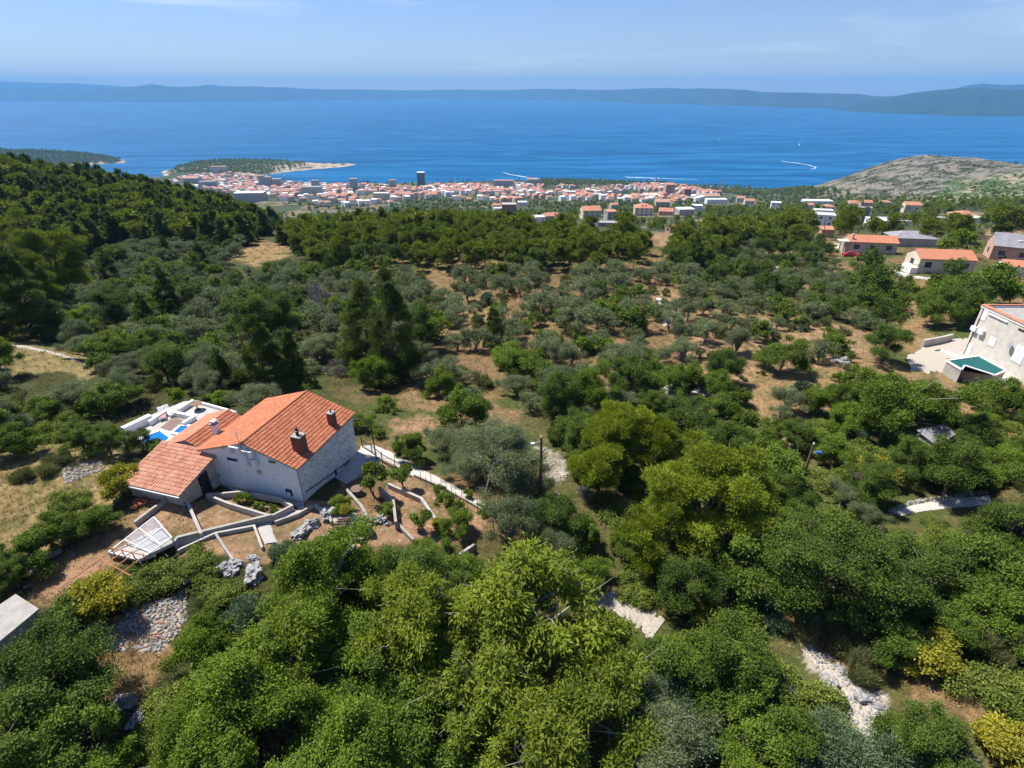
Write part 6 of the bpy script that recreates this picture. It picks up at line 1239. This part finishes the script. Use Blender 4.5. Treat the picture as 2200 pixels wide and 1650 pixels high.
# ------------------------------------------------------------------ vegetation: random fill of the mapped areas
KEEP = {  # pixels where no random plant may stand (its foot or its crown)
 'house': [(245, 1045), (262, 915), (330, 885), (400, 850), (520, 870), (660, 830), (770, 880), (800, 950), (860, 960), (960, 1015), (1080, 1090), (1050, 1190), (760, 1180), (560, 1250), (380, 1240), (230, 1240), (40, 1320), (60, 1270), (260, 1115), (390, 1070)],
 'yard': [(1930, 790), (1965, 730), (2060, 715), (2110, 640), (2210, 640), (2210, 830), (2110, 825), (1980, 825)],
 'hut': [(1960, 915), (2030, 905), (2065, 935), (2025, 965), (1985, 955)], 'car': [(1790, 505), (1850, 505), (1960, 512), (1960, 560), (1870, 585), (1790, 545)], 'white': [(1945, 525), (2110, 520), (2115, 585), (1950, 590)], 'pink': [(2110, 500), (2210, 495), (2210, 600), (2110, 570)],
 'tracks': [(1710, 1360), (1800, 1390), (1920, 1500), (1920, 1600), (1820, 1600), (1700, 1420)], 'fp': [(1290, 1255), (1440, 1300), (1430, 1400), (1290, 1340)], 'bend': [(1895, 1080), (2140, 1040), (2160, 1125), (1905, 1150)], 'slab': [(1270, 470), (1340, 470), (1340, 500), (1270, 500)],
 'tuft': [(200, 1270), (290, 1220), (420, 1225), (420, 1340), (370, 1440), (320, 1530), (210, 1530), (180, 1440)], 'pole1': [(1130, 920), (1190, 920), (1190, 1060), (1130, 1060)], 'pole2': [(1700, 940), (1770, 940), (1750, 1060), (1700, 1060)], 'meadow': [(-50, 960), (120, 980), (230, 990), (250, 1080), (150, 1130), (0, 1180), (-50, 1200)],
 'grass2': [(1960, 1450), (2110, 1460), (2110, 1560), (1990, 1560)], 'field1': CLEAR['field1'][1], 'left1': [(0, 715), (120, 740), (210, 780), (190, 810), (60, 800), (0, 790)], 'townb': [(1240, 435), (1450, 435), (1450, 465), (1240, 470)], 'conc': [(1870, 468), (1960, 468), (1960, 490), (1870, 490)], 'dome': [(1915, 500), (2015, 500), (2015, 530), (1915, 530)], 'cut': CLEAR['cut'][1], 'rp': [(800, 895), (960, 905), (960, 930), (830, 945)],
 'lane': [(1915, 572), (2010, 588), (2010, 612), (1915, 598)], 'shack': [(-60, 1250), (80, 1270), (110, 1340), (40, 1400), (-60, 1420)],
}
def kept(px, py): return any(bool(inpoly(px, py, q)) for q in KEEP.values())
WOODL = [(-300, 345), (0, 338), (120, 345), (300, 390), (420, 430), (560, 455), (605, 490), (520, 530), (380, 530), (280, 520), (210, 545), (140, 620), (-100, 700), (-400, 700)]
WOODC = [(600, 530), (690, 480), (800, 462), (950, 468), (1100, 492), (1330, 525), (1480, 520), (1620, 498), (1650, 505), (1600, 540), (1530, 580), (1300, 585), (1130, 590), (1000, 595), (900, 590), (760, 580), (700, 600), (640, 570)]
GROVE = [(930, 610), (1130, 590), (1400, 590), (1560, 620), (1850, 690), (1800, 770), (1560, 830), (1450, 850), (1250, 830), (1150, 890), (1020, 870), (900, 870), (780, 850), (820, 770), (930, 760), (930, 690)]
GROVER = [(1440, 570), (1560, 545), (1640, 500), (1790, 500), (1800, 600), (1930, 640), (1900, 720), (1720, 690), (1560, 650), (1450, 610)]
GROVEF = [(640, 440), (860, 440), (1060, 470), (940, 455), (700, 500), (610, 520), (600, 470)]
SCRUBL = [(-300, 640), (150, 620), (220, 560), (300, 530), (560, 520), (640, 570), (760, 600), (930, 600), (930, 760), (820, 800), (640, 845), (400, 860), (260, 915), (240, 960), (-300, 980)]
SCRUBR = [(1500, 830), (1640, 880), (1900, 880), (2250, 880), (2400, 1000), (2400, 1300), (1900, 1330), (1640, 1300), (1200, 1200), (1090, 1090), (1200, 1000), (1180, 900), (1300, 860)]
BRAM = [(1760, 900), (1960, 960), (2200, 960), (2250, 1060), (1950, 1080), (1900, 1110), (1760, 1090), (1720, 1000)]
RIGHTT = [(1790, 590), (1930, 600), (2000, 610), (2200, 600), (2300, 640), (2150, 650), (2030, 700), (1930, 660), (1900, 700), (1820, 680)]
TOPR = [(1560, 450), (2250, 430), (2250, 520), (1800, 520), (1650, 500)]
MIDT = [(1120, 440), (1560, 440), (1600, 470), (1500, 500), (1340, 500), (1200, 470)]
FRONT = [(-300, 1240), (240, 1260), (400, 1250), (760, 1200), (1100, 1190), (1640, 1300), (2400, 1300), (2700, 1800), (-700, 1800)]
ROADB = [(1460, 600), (1900, 700), (1880, 850), (1600, 880), (1500, 780)]
#        name    poly   spacing  species weights                                                              scale      label area                                                 cap
AREAS = [
 ('woodl', WOODL, 5.3, {'pine': 5, 'conepine': 7, 'oak': 2}, (.75, 1.15), 'in the dense wood on the left hill'),
 ('woodc', WOODC, 5.0, {'pine': 8, 'conepine': 1, 'oak': 1.6, 'laurel': .6}, (.68, 1.0), 'in the pine wood at the centre'),
 ('grove', GROVE, 3.7, {'olive': 9, 'laurel': .7, 'bright': .6, 'broom': 2.2, 'juniper': .6}, (.5, 1.25), 'in the central olive grove'),
 ('grover', GROVER, 4.2, {'olive': 6, 'oak': 2, 'laurel': 1}, (.6, 1.0), 'on the bare terraces right of the grove'),
 ('scrubl', SCRUBL, 3.5, {'olive': 7, 'oak': 1.0, 'laurel': 1.2, 'bright': .9, 'broom': 2.4, 'juniper': .8, 'conepine': .2, 'bramble': 1.5, 'dead': .3}, (.5, 1.1), 'in the left scrub'),
 ('bram', BRAM, 3.0, {'bramble': 6, 'laurel': 1.5, 'bright': .7, 'yellow': .25}, (.7, 1.15), 'in the bramble thicket at the right'),
 ('scrubr', SCRUBR, 2.9, {'laurel': 4, 'oak': 2.5, 'bright': 1.5, 'bramble': 3, 'broom': 1.2, 'olive': 1, 'yellow': .5}, (.55, 1.0), 'in the thicket right of the utility poles'),
 ('rightt', RIGHTT, 4.6, {'oak': 3, 'bright': 3, 'laurel': 2, 'olive': 2}, (.7, 1.2), 'below the houses on the right slope'),
 ('topr', TOPR, 9, {'pine': 5, 'olive': 5, 'oak': 2}, (.7, 1.15), 'among the houses under the rocky hill'),
 ('midt', MIDT, 12, {'pine': 4, 'olive': 6, 'oak': 2}, (.8, 1.2), 'among the houses above the pine wood'),
 ('front', FRONT, 2.1, {'laurel': 3.5, 'bright': 3, 'bramble': 4.5, 'juniper': 1.2, 'broom': 1.2, 'yellow': .35}, (.42, .85), 'in the foreground undergrowth'),
 ('roadb', ROADB, 6.5, {'olive': 4, 'broom': 2, 'laurel': .5}, (.38, .75), 'in the red olive field'),
]
ADJ = {'pine': ['bushy dark green pine', 'rounded olive green pine', 'ragged sunlit pine'], 'conepine': ['dark pointed pine'], 'brightpine': ['bright pine'], 'olive': ['grey green olive tree', 'silvery spreading olive tree'], 'oak': ['dark leafy oak', 'dense round evergreen oak'], 'walnut': ['walnut'],
       'laurel': ['mid green leafy bush', 'glossy rounded bush'], 'bright': ['fresh green bush', 'lively green leafy bush'], 'yellow': ['yellowing bush'], 'juniper': ['blue grey juniper'], 'broom': ['wispy olive brown broom'], 'bramble': ['low bramble mound', 'creeping green mat'], 'sapling': ['sapling'], 'dead': ['dry brush']}
def size_word(d): return 'nearest' if d < 45 else 'near' if d < 80 else 'middle distance' if d < 150 else 'distant' if d < 240 else 'farthest'
def side(px): return 'far left part' if px < 250 else 'left part' if px < 600 else 'left of centre' if px < 950 else 'middle part' if px < 1250 else 'right of centre' if px < 1550 else 'right part' if px < 1900 else 'far right part'
LM = [(500, 950, 'the tiled stone house'), (390, 900, 'the pool terrace'), (310, 1180, 'the plastic film greenhouse'), (40, 1330, 'the concrete shack'), (340, 1350, 'the rubble heap'), (275, 1450, 'the tall dry grass'), (700, 1140, 'the rock garden'), (950, 1090, 'the vegetable rows'), (960, 1040, 'the access path'), (1161, 1000, 'the upright wooden pole'), (1735, 1000, 'the leaning pole'),
 (1060, 965, 'the largest olive'), (1530, 1060, 'the umbrella pine'), (1330, 925, 'the ragged pine'), (1760, 1190, 'the very dark oak'), (2010, 935, 'the stone hut'), (2040, 1080, 'the path bend'), (1130, 1290, 'the yellow green walnut'), (1370, 1320, 'the footpath'), (1800, 1450, 'the stony track'), (560, 1480, 'the big grass green bush'), (1270, 1520, 'the deep foreground shadow'), (2030, 1510, 'the dry patch at lower right'),
 (2130, 740, 'the cream house'), (2000, 770, 'the white yard'), (1908, 735, 'the solitary oak'), (1660, 760, 'the red field'), (1455, 842, 'the stone heap wall'), (1425, 670, 'the grove path'), (1062, 698, 'the small cone shaped pine'), (805, 690, 'the tall pine pair'), (575, 690, 'the broad dark oak'), (690, 645, 'the dead branches'), (100, 750, 'the dirt trail'), (80, 590, 'the big left edge pines'), (560, 545, 'the dry clearing'), (1283, 618, 'the round grove tree'),
 (1680, 600, 'the gravel slope'), (1830, 540, 'the red car'), (1885, 530, 'the beige stone house'), (2030, 555, 'the broad orange roof'), (2170, 530, 'the pink house'), (1960, 590, 'the lane'), (1915, 475, 'the long white roof'), (1855, 460, 'the grey modern house'), (1775, 470, 'the white cube house'), (1385, 450, 'the large hipped house'), (1270, 455, 'the cream two storey house'), (1170, 465, 'the wood edge house'), (1305, 480, 'the grey slab building'), (1440, 492, 'the orange hut'), (1495, 485, 'the narrow grey house'), (100, 1040, 'the dry meadow'), (1725, 835, 'the solitary juniper'), (1920, 860, 'the light green spreading tree'),
 (0, 340, 'the left hill crest'), (300, 400, 'the hill crest middle'), (480, 445, 'the left hill end'), (900, 460, 'the central wood top'), (1200, 560, 'the central wood edge'), (260, 500, 'the left hill foot'), (120, 440, 'the left hill flank'), (380, 470, 'the lower left wood'), (150, 390, 'the upper left wood'), (-60, 420, 'the wood corner')]
def relate(px, py):
    k = min(LM, key=lambda q: (q[0] - px) ** 2 + 1.6 * (q[1] - py) ** 2); dx, dy = px - k[0], py - k[1]; dist = math.hypot(dx, dy); sc_ = 35 if py < 650 else 60 if py < 1000 else 100
    rel = ('left of ' if dx < 0 else 'right of ') if abs(dx) > 1.8 * abs(dy) else ('above ' if dy < 0 else 'below ') if abs(dy) > 1.8 * abs(dx) else ('upper ' if dy < 0 else 'lower ') + ('left of ' if dx < 0 else 'right of ')
    return ('just ' if dist < sc_ else '' if dist < 2.2 * sc_ else 'well ') + rel + k[2]
ORD = ['first', 'second', 'third', 'fourth', 'fifth', 'sixth', 'seventh', 'eighth', 'ninth', 'tenth', 'eleventh', 'twelfth', 'thirteenth', 'fourteenth', 'fifteenth', 'sixteenth']
def unique(rows):
    # rows: list of [label, px]; equal labels are told apart by their order from the left
    by = {}
    for r in rows: by.setdefault(r[0], []).append(r)
    for lb, rs in by.items():
        if len(rs) == 1: continue
        rs.sort(key=lambda r: r[1]); n = len(rs)
        for i, r in enumerate(rs):
            w = ('left one' if i == 0 else 'right one') if n == 2 else ('leftmost' if i == 0 else 'rightmost' if i == n - 1 else (ORD[i] + ' from left' if i < 16 else 'farther right'))
            r[0] = lb + ', ' + w
REST = []; LIM = {'pine_tree': 290, 'olive_tree': 285, 'evergreen_oak': 250, 'laurel_bush': 280, 'green_bush': 260, 'bramble': 280, 'broom_shrub': 120, 'juniper': 60, 'yellow_bush': 60}
HBOX = [(h_[2], h_[3], h_[4], h_[5]) for h_ in HOUSES] + [(1650, 1680, 430, 452), (560, 660, 400, 447)]
cand = []
for nm, poly, sp_, wts, sc, area in AREAS:
    PX_ = np.array(poly, float); r_ = [gp(*q) for q in poly]; ymin = min(p.y for p in r_) * .8; ymax = max(p.y for p in r_) * 1.15; y = max(4.5, ymin)
    ks, ws_ = list(wts), list(wts.values())
    while y < min(ymax, 900):
        amax = 1.9 if y < 150 else 1.35; x = -amax * y
        while x < amax * y:
            xx, yy = x + rv.uniform(-.42, .42) * sp_, y + rv.uniform(-.42, .42) * sp_; x += sp_
            if yy < 9.5: continue
            z = float(H(xx, yy)); px, py, d = proj(xx, yy, z)
            if py > 1900 or px < -220 or px > 2420 or not inpoly(px, py, poly): continue
            if kept(px, py): continue
            cand.append((d, xx, yy, rv.choices(ks, ws_)[0], rv.uniform(*sc), nm, area, px, py))
        y += sp_
_t = np.linspace(.25, .985, 40)
def hidden(x, y, zt): return bool((H(x * _t, y * _t) > CAMZ + (zt - CAMZ) * _t).any())
YMAX = {'woodl': 330, 'woodc': 290, 'topr': 620, 'midt': 700}
cand = [c for c in cand if c[2] < YMAX.get(c[5], 9e9) and not hidden(c[1], c[2], float(H(c[1], c[2])) + SPEC[c[3]][1] * c[4])]
cand.sort()
print('faces', sum(len(m.polygons) for m in bpy.data.meshes)); TX = np.array([t[0] for t in TREES]); TY = np.array([t[1] for t in TREES]); TR = np.array([t[2] for t in TREES]); acc = []
for d, x, y, sp, s, nm, area, px, py in cand:
    r = SPEC[sp][0] * s; near = np.hypot(TX - x, TY - y) < (TR * .5 + r * .38)
    if near.any(): continue
    if nm == 'grove' and 1430 < px < 1950 and py > 640 and sp == 'olive' and (s > 1.0 or rv.random() < .3): continue
    if nm == 'grove' and 950 < px < 1150 and py > 620 and rv.random() < .35: continue
    hz = SPEC[sp][1] * s; q = proj(x, y, float(H(x, y)) + hz)
    if kept(q[0], q[1]) or kept(q[0], (q[1] + py) / 2): continue
    if d > 150 and any(x0 - 4 < px < x1 + 4 and q[1] < yb - 2 and py > yt for (x0, x1, yt, yb) in HBOX): continue
    if nm in ('grove', 'roadb', 'grover') and fbm(x / 9, y / 9, 88) > .56 and sp == 'olive' and rv.random() < .75: continue
    acc.append((d, x, y, sp, s, area, px, py, nm))
import collections; print('random plants', len(acc), collections.Counter(a[8] for a in acc))
ALBL = {}
plan = []
for d, x, y, sp, s, area, px, py, nm in acc:
    nn_ = NAMES[sp][0]; m_ = (.7 if sp in ('laurel', 'bright', 'bramble', 'yellow', 'broom', 'juniper') else .9)
    if COUNT.get(nn_, 0) < LIM.get(nn_, 200):
        COUNT[nn_] = COUNT.get(nn_, 0) + 1; v = rv.randrange(3) if d >= 60 else rv.randrange(2); adj = ADJ[sp][v % len(ADJ[sp])]; q = proj(x, y, float(H(x, y)) + SPEC[sp][1] * s * .5)
        plan.append([('small ' if s < m_ * .88 else 'large ' if s > m_ * 1.15 else '') + adj + ' ' + relate(q[0], q[1]), q[0], (sp, x, y, s, NAMES[sp][1].replace('bush', 'bushe') + 's ' + area, v)])
    else: REST.append((sp + ('1' if d < 170 and 'pine' not in sp else ''), x, y, float(H(x, y)) - .1, rv.uniform(0, 6.28), s, rv.uniform(-.2, .2)))
unique(plan); unique(TH)
for lb, _, o in TH: tag(o, lb, 'house', 'houses of the town')
for lb, _, (sp, x, y, s, grp, v) in plan: plant(sp, x, y, s, lb, grp, var=v)
if REST:
    pm = {sp: [m for m in proto(sp.rstrip('1'), 1 if sp[-1] == '1' else 2, 0) if m is not None] for sp in set(r[0] for r in REST)}; o = bake('far_woodland', REST, pm); print('rest', len(REST), len(o.data.polygons))
print(COUNT)
# woods far off, read as masses
def scatter(name, polys, spacing, hr, colors, sea_ok=False, dens=1., minz=1., sq=1., ymax=2900, ymin=300, noise_thr=None, seed=4):
    R_ = random.Random(seed); items = []; 
    for poly in polys:
        ys = [ray(*q) for q in poly]; y = ymin
        while y < ymax:
            st = spacing * (1 + y / 2500); amin = min(r[0] / r[1] for r in ys) - .02; amax = max(r[0] / r[1] for r in ys) + .02
            xs = np.arange(amin * y, amax * y, st); xs = xs + np.array([R_.uniform(-.5, .5) for _ in xs]) * st; yy = y + np.array([R_.uniform(-.5, .5) for _ in xs]) * st
            if len(xs):
                z = H(xs, yy); px, py, d = proj(xs, yy, z); ok = inpoly(px, py, poly) & (z > minz)
                if noise_thr is not None: ok &= fbm(xs / 60, yy / 60, seed) > noise_thr
                if y < 1300:
                    for (x0, x1, yt, yb) in HBOX: ok &= ~((px > x0 - 3) & (px < x1 + 3) & (py > yb - 3) & (py < yb + 12))
                for i in np.nonzero(ok)[0]:
                    if R_.random() < dens: items.append((R_.choice(colors), xs[i], yy[i], z[i] - .3, R_.uniform(0, 6.28), R_.uniform(*hr), R_.uniform(-.2, .3)))
            y += st
    if not items: return
    ms = {}
    for sp in set(i[0] for i in items):
        rng = np.random.default_rng(3); C, S = clump_centres(sp, rng); N = 130; save = SPEC[sp]; SPEC[sp] = save[:11] + ((N, N, N),); v, q, t = leaf_mesh(sp, 2, C, S * 1.15, rng); SPEC[sp] = save
        c = v.reshape(-1, 4, 3).mean(1, keepdims=True); v = (c + (v.reshape(-1, 4, 3) - c) * 2.1).reshape(-1, 3)
        ms[sp] = [mesh_np('far_' + sp, v, q, mats=[M[SPEC[sp][9]]], attrs={'tint': ('FLOAT', t)})]
    bake(name, items, ms); print(name, len(items))
scatter('coastal_pine_belt', [[(1150, 398), (1170, 384), (1320, 386), (1420, 388), (1450, 400), (1600, 400), (1800, 412), (1800, 424), (1600, 424), (1540, 415), (1490, 405), (1440, 400), (1300, 400), (1190, 402)]], 9, (.95, 1.5), ['pine', 'pine', 'oak'], ymin=1100)
scatter('shore_trees', [[(600, 388), (1160, 388), (1160, 402), (760, 404), (600, 402)]], 20, (.8, 1.3), ['pine', 'oak'], ymin=1100, noise_thr=.5, seed=6)
scatter('peninsula_wood', [[(370, 372), (385, 355), (440, 345), (660, 343), (655, 360), (600, 372), (560, 376), (520, 374), (480, 374), (420, 372), (380, 374)]], 9, (1.0, 1.6), ['pine', 'oak', 'pine'], ymin=1800, minz=2.2)
scatter('peninsula_point_trees', [[(650, 345), (760, 348), (760, 356), (650, 366)]], 22, (.6, 1.0), ['pine'], ymin=1900, noise_thr=.45)
scatter('headland_wood', [[(-200, 300), (60, 305), (250, 332), (262, 345), (245, 356), (-200, 360)]], 8, (1.1, 1.7), ['pine', 'oak'], ymin=1900, minz=2.5)
scatter('town_trees', [TOWN], 20, (.55, 1.05), ['pine', 'oak', 'laurel'], ymin=900, noise_thr=.39, seed=9)
scatter('town_fringe_olives', [[(600, 440), (700, 446), (830, 446), (900, 430), (1060, 438), (1330, 436), (1560, 430), (1700, 425), (1800, 420), (1950, 430), (1950, 450), (1600, 470), (1480, 470), (1200, 470), (1060, 465), (900, 470), (700, 510), (560, 480)]], 9, (.75, 1.25), ['olive', 'olive', 'oak', 'pine'], ymin=260, noise_thr=.34, seed=10, ymax=1700)
scatter('hill_shrubs', [[(1780, 420), (1850, 372), (1990, 328), (2240, 340), (2240, 420), (1950, 432)]], 11, (.3, .9), ['oak', 'juniper', 'olive'], ymin=450, noise_thr=.44, seed=13)
scatter('green_slope_scrub', [[(1990, 424), (2060, 398), (2260, 365), (2260, 432), (2000, 436)]], 8, (.4, .8), ['laurel', 'bramble', 'oak'], ymin=450, noise_thr=.42, seed=14)
scatter('hill_foot_pines', [[(1800, 440), (1980, 430), (2240, 425), (2240, 455), (1980, 460), (1800, 452)]], 15, (.75, 1.1), ['pine'], ymin=380, noise_thr=.45, seed=15, ymax=900)
# rocks of the hill
def hill_rocks():
    R_ = random.Random(2); items = []; poly = [(1775, 422), (1850, 372), (1990, 326), (2260, 335), (2260, 402), (2050, 415), (1920, 430)]
    y = 600.
    while y < 1750:
        for a in np.arange(.5, 1.0, 11 / y):
            x = a * y + R_.uniform(-5, 5); yy = y + R_.uniform(-5, 5); z = float(H(x, yy)); px, py, d = proj(x, yy, z)
            if z > 3 and inpoly(px, py, poly) and fbm(x / 40, yy / 40, 90) > .5: items.append((R_.randrange(5), x, yy, z - .3, R_.uniform(0, 6.28), R_.uniform(.6, 2.2), 0))
        y += 11
    lo = [rock_mesh(i + 20, 1) for i in range(5)]; hm_ = mat('dull_hill_limestone', (.25, .235, .21), .95, .3, .3)
    for me in lo: me.materials.clear(); me.materials.append(hm_)
    bake('hill_rocks', items, {i: [lo[i]] for i in range(5)}); print('hill rocks', len(items))
hill_rocks()
# ------------------------------------------------------------------ grass, weeds and stones on the near ground (uncountable)
def tufts(name, m, n, ln, wd_, poly_ok, seed, lean=.5, blades=7, ymax=190):
    rng = np.random.default_rng(seed); u = rng.random(n * 3); y = 9.5 * (ymax / 9.5) ** (u ** .8); a = rng.uniform(-1.5, 1.5, n * 3) * np.clip(1.25, 0, 2); x = a * y
    z = H(x, y); px, py, d = proj(x, y, z); ok = (px > -150) & (px < 2350) & (py < 1850) & poly_ok(px, py, x, y); x, y, z, d = x[ok][:n], y[ok][:n], z[ok][:n], d[ok][:n]
    k = len(x); b = blades; X = np.repeat(np.stack([x, y, z], 1), b, 0); D = np.repeat(d, b); X[:, :2] += rng.normal(size=(k * b, 2)) * .09 * np.clip(D / 40, 1, 3)[:, None]
    t = rng.normal(size=(k * b, 3)) * lean + (0, 0, 1); t[:, 2] = np.abs(t[:, 2]); t /= np.linalg.norm(t, axis=1)[:, None]; L_ = (ln * rng.uniform(.5, 1.4, k * b) * np.clip(D / 60, 1, 1.8))[:, None]
    s = np.cross(t, rng.normal(size=(k * b, 3))); s /= np.linalg.norm(s, axis=1)[:, None]; w = (wd_ * np.clip(D / 30, 1, 4))[:, None]
    V = np.stack([X - s * w, X + s * w, X + t * L_], 1).reshape(-1, 3); T = np.arange(k * b * 3).reshape(-1, 3); tn = np.repeat(np.repeat(rng.random(k), b), 3)
    tag(link(name, mesh_np(name, V, None, T, [m], attrs={'tint': ('FLOAT', tn)})), kind='stuff')
hard = [KEEP[k] for k in ('tracks', 'fp', 'bend', 'yard')] + [[(640, 1100), (660, 1060), (780, 950), (860, 960), (1080, 1090), (1040, 1110), (800, 1020), (800, 1160), (690, 1130)], [(370, 1175), (380, 1155), (640, 1095), (660, 1105), (560, 1170)], [(240, 1200), (340, 1130), (380, 1175), (305, 1220)], [(262, 915), (420, 855), (520, 880), (790, 960), (660, 1085), (480, 1060), (376, 1070), (250, 1045)]]
def nothard(px, py): r = np.ones(np.shape(px), bool); [np.logical_and(r, ~inpoly(px, py, q), out=r) for q in hard]; return r
garden = [(60, 1290), (260, 1120), (380, 1065), (660, 1075), (900, 1020), (1060, 1100), (1010, 1170), (760, 1170), (560, 1210), (400, 1190), (240, 1215)]
tufts('dry_grass', M['dryblade'], 26000, .34, .010, lambda px, py, x, y: nothard(px, py) & ~inpoly(px, py, garden) & (fbm(x / 4, y / 4, 15) > .44), 1)
tufts('green_weeds', M['greenblade'], 22000, .26, .014, lambda px, py, x, y: nothard(px, py) & ~inpoly(px, py, garden) & (fbm(x / 4, y / 4, 15) < .50), 2, .8)
tufts('tall_dry_grass', M['dryblade'], 5200, .85, .010, lambda px, py, x, y: inpoly(px, py, [(200, 1395), (345, 1370), (375, 1410), (330, 1510), (215, 1525)]) | inpoly(px, py, [(1960, 1450), (2090, 1450), (2110, 1550), (2000, 1560)]), 3, .35, 14)
tufts('garden_weeds', M['greenblade'], 700, .16, .02, lambda px, py, x, y: inpoly(px, py, garden) & nothard(px, py) & (fbm(x * 1.2, y * 1.2, 19) > .55), 4, .9)
tufts('meadow_grass', M['dryblade'], 7000, .4, .009, lambda px, py, x, y: inpoly(px, py, CLEAR['meadow'][1]) & nothard(px, py), 6, .5, 9)
tufts('leaf_litter', M['litter'], 9000, .13, .03, lambda px, py, x, y: inpoly(px, py, [(40, 1300), (150, 1180), (260, 1115), (330, 1075), (400, 1070), (430, 1140), (380, 1160), (240, 1215), (110, 1310)]) & nothard(px, py), 11, 2.5, 5)
tufts('dead_weeds', M['dryblade'], 2500, .16, .012, lambda px, py, x, y: inpoly(px, py, garden) & nothard(px, py), 12, .9, 6)
def stones(name, n, poly, smin, smax, seed, m=None):
    rng = random.Random(seed); items = []; tries = 0; xs = [q[0] for q in poly]; ys = [q[1] for q in poly]
    while len(items) < n and tries < n * 20:
        tries += 1; px, py = rng.uniform(min(xs), max(xs)), rng.uniform(min(ys), max(ys))
        if not inpoly(px, py, poly): continue
        p = gp(px, py); items.append((rng.randrange(5), p.x, p.y, p.z, rng.uniform(0, 6), rng.uniform(smin, smax) ** 1, 0))
    lo = []
    for i in range(5):
        me = rock_mesh(40 + i, 1)
        if m: me.materials.clear(); me.materials.append(m)
        lo.append(me)
    bake(name, items, {i: [lo[i]] for i in range(5)})
stones('rubble', 520, [(270, 1300), (400, 1280), (405, 1340), (340, 1400), (225, 1400)], .04, .16, 1); stones('broken_tiles', 90, [(240, 1310), (395, 1285), (390, 1345), (330, 1395), (225, 1395)], .05, .14, 2, M['tile'])
stones('track_stones', 330, [(1720, 1390), (1770, 1395), (1890, 1490), (1905, 1580), (1840, 1590), (1780, 1480)], .04, .17, 3); stones('wall_stones', 260, [(1350, 832), (1560, 826), (1600, 850), (1350, 860)], .12, .4, 4)
stones('scree', 320, [(1650, 575), (1700, 572), (1695, 622), (1640, 622)], .2, .6, 5); stones('terrace_stones', 260, [(130, 1000), (215, 985), (225, 1010), (140, 1040)], .05, .18, 6); stones('verge_stones', 260, [(1880, 1105), (1960, 1075), (2120, 1052), (2125, 1060), (1960, 1086), (1905, 1112)], .05, .16, 7)
stones('litter', 90, [(1155, 955), (1225, 965), (1215, 1040), (1160, 1050)], .05, .16, 8)
# ------------------------------------------------------------------ haze
hb = MB().box(-35000, 35000, -3200, 26000, -6, 760).mesh('haze', [])
hm = bpy.data.materials.new('haze_air'); hm.use_nodes = True; t = hm.node_tree; t.nodes.clear(); v = t.nodes.new('ShaderNodeVolumePrincipled'); o_ = t.nodes.new('ShaderNodeOutputMaterial')
v.inputs['Color'].default_value = (.20, .54, 1.0, 1); v.inputs['Density'].default_value = HAZE = 6.0e-5; v.inputs['Anisotropy'].default_value = 0.
t.links.new(v.outputs[0], o_.inputs['Volume']); hb.materials.clear(); hb.materials.append(hm)
tag(link('haze', hb), kind='stuff')
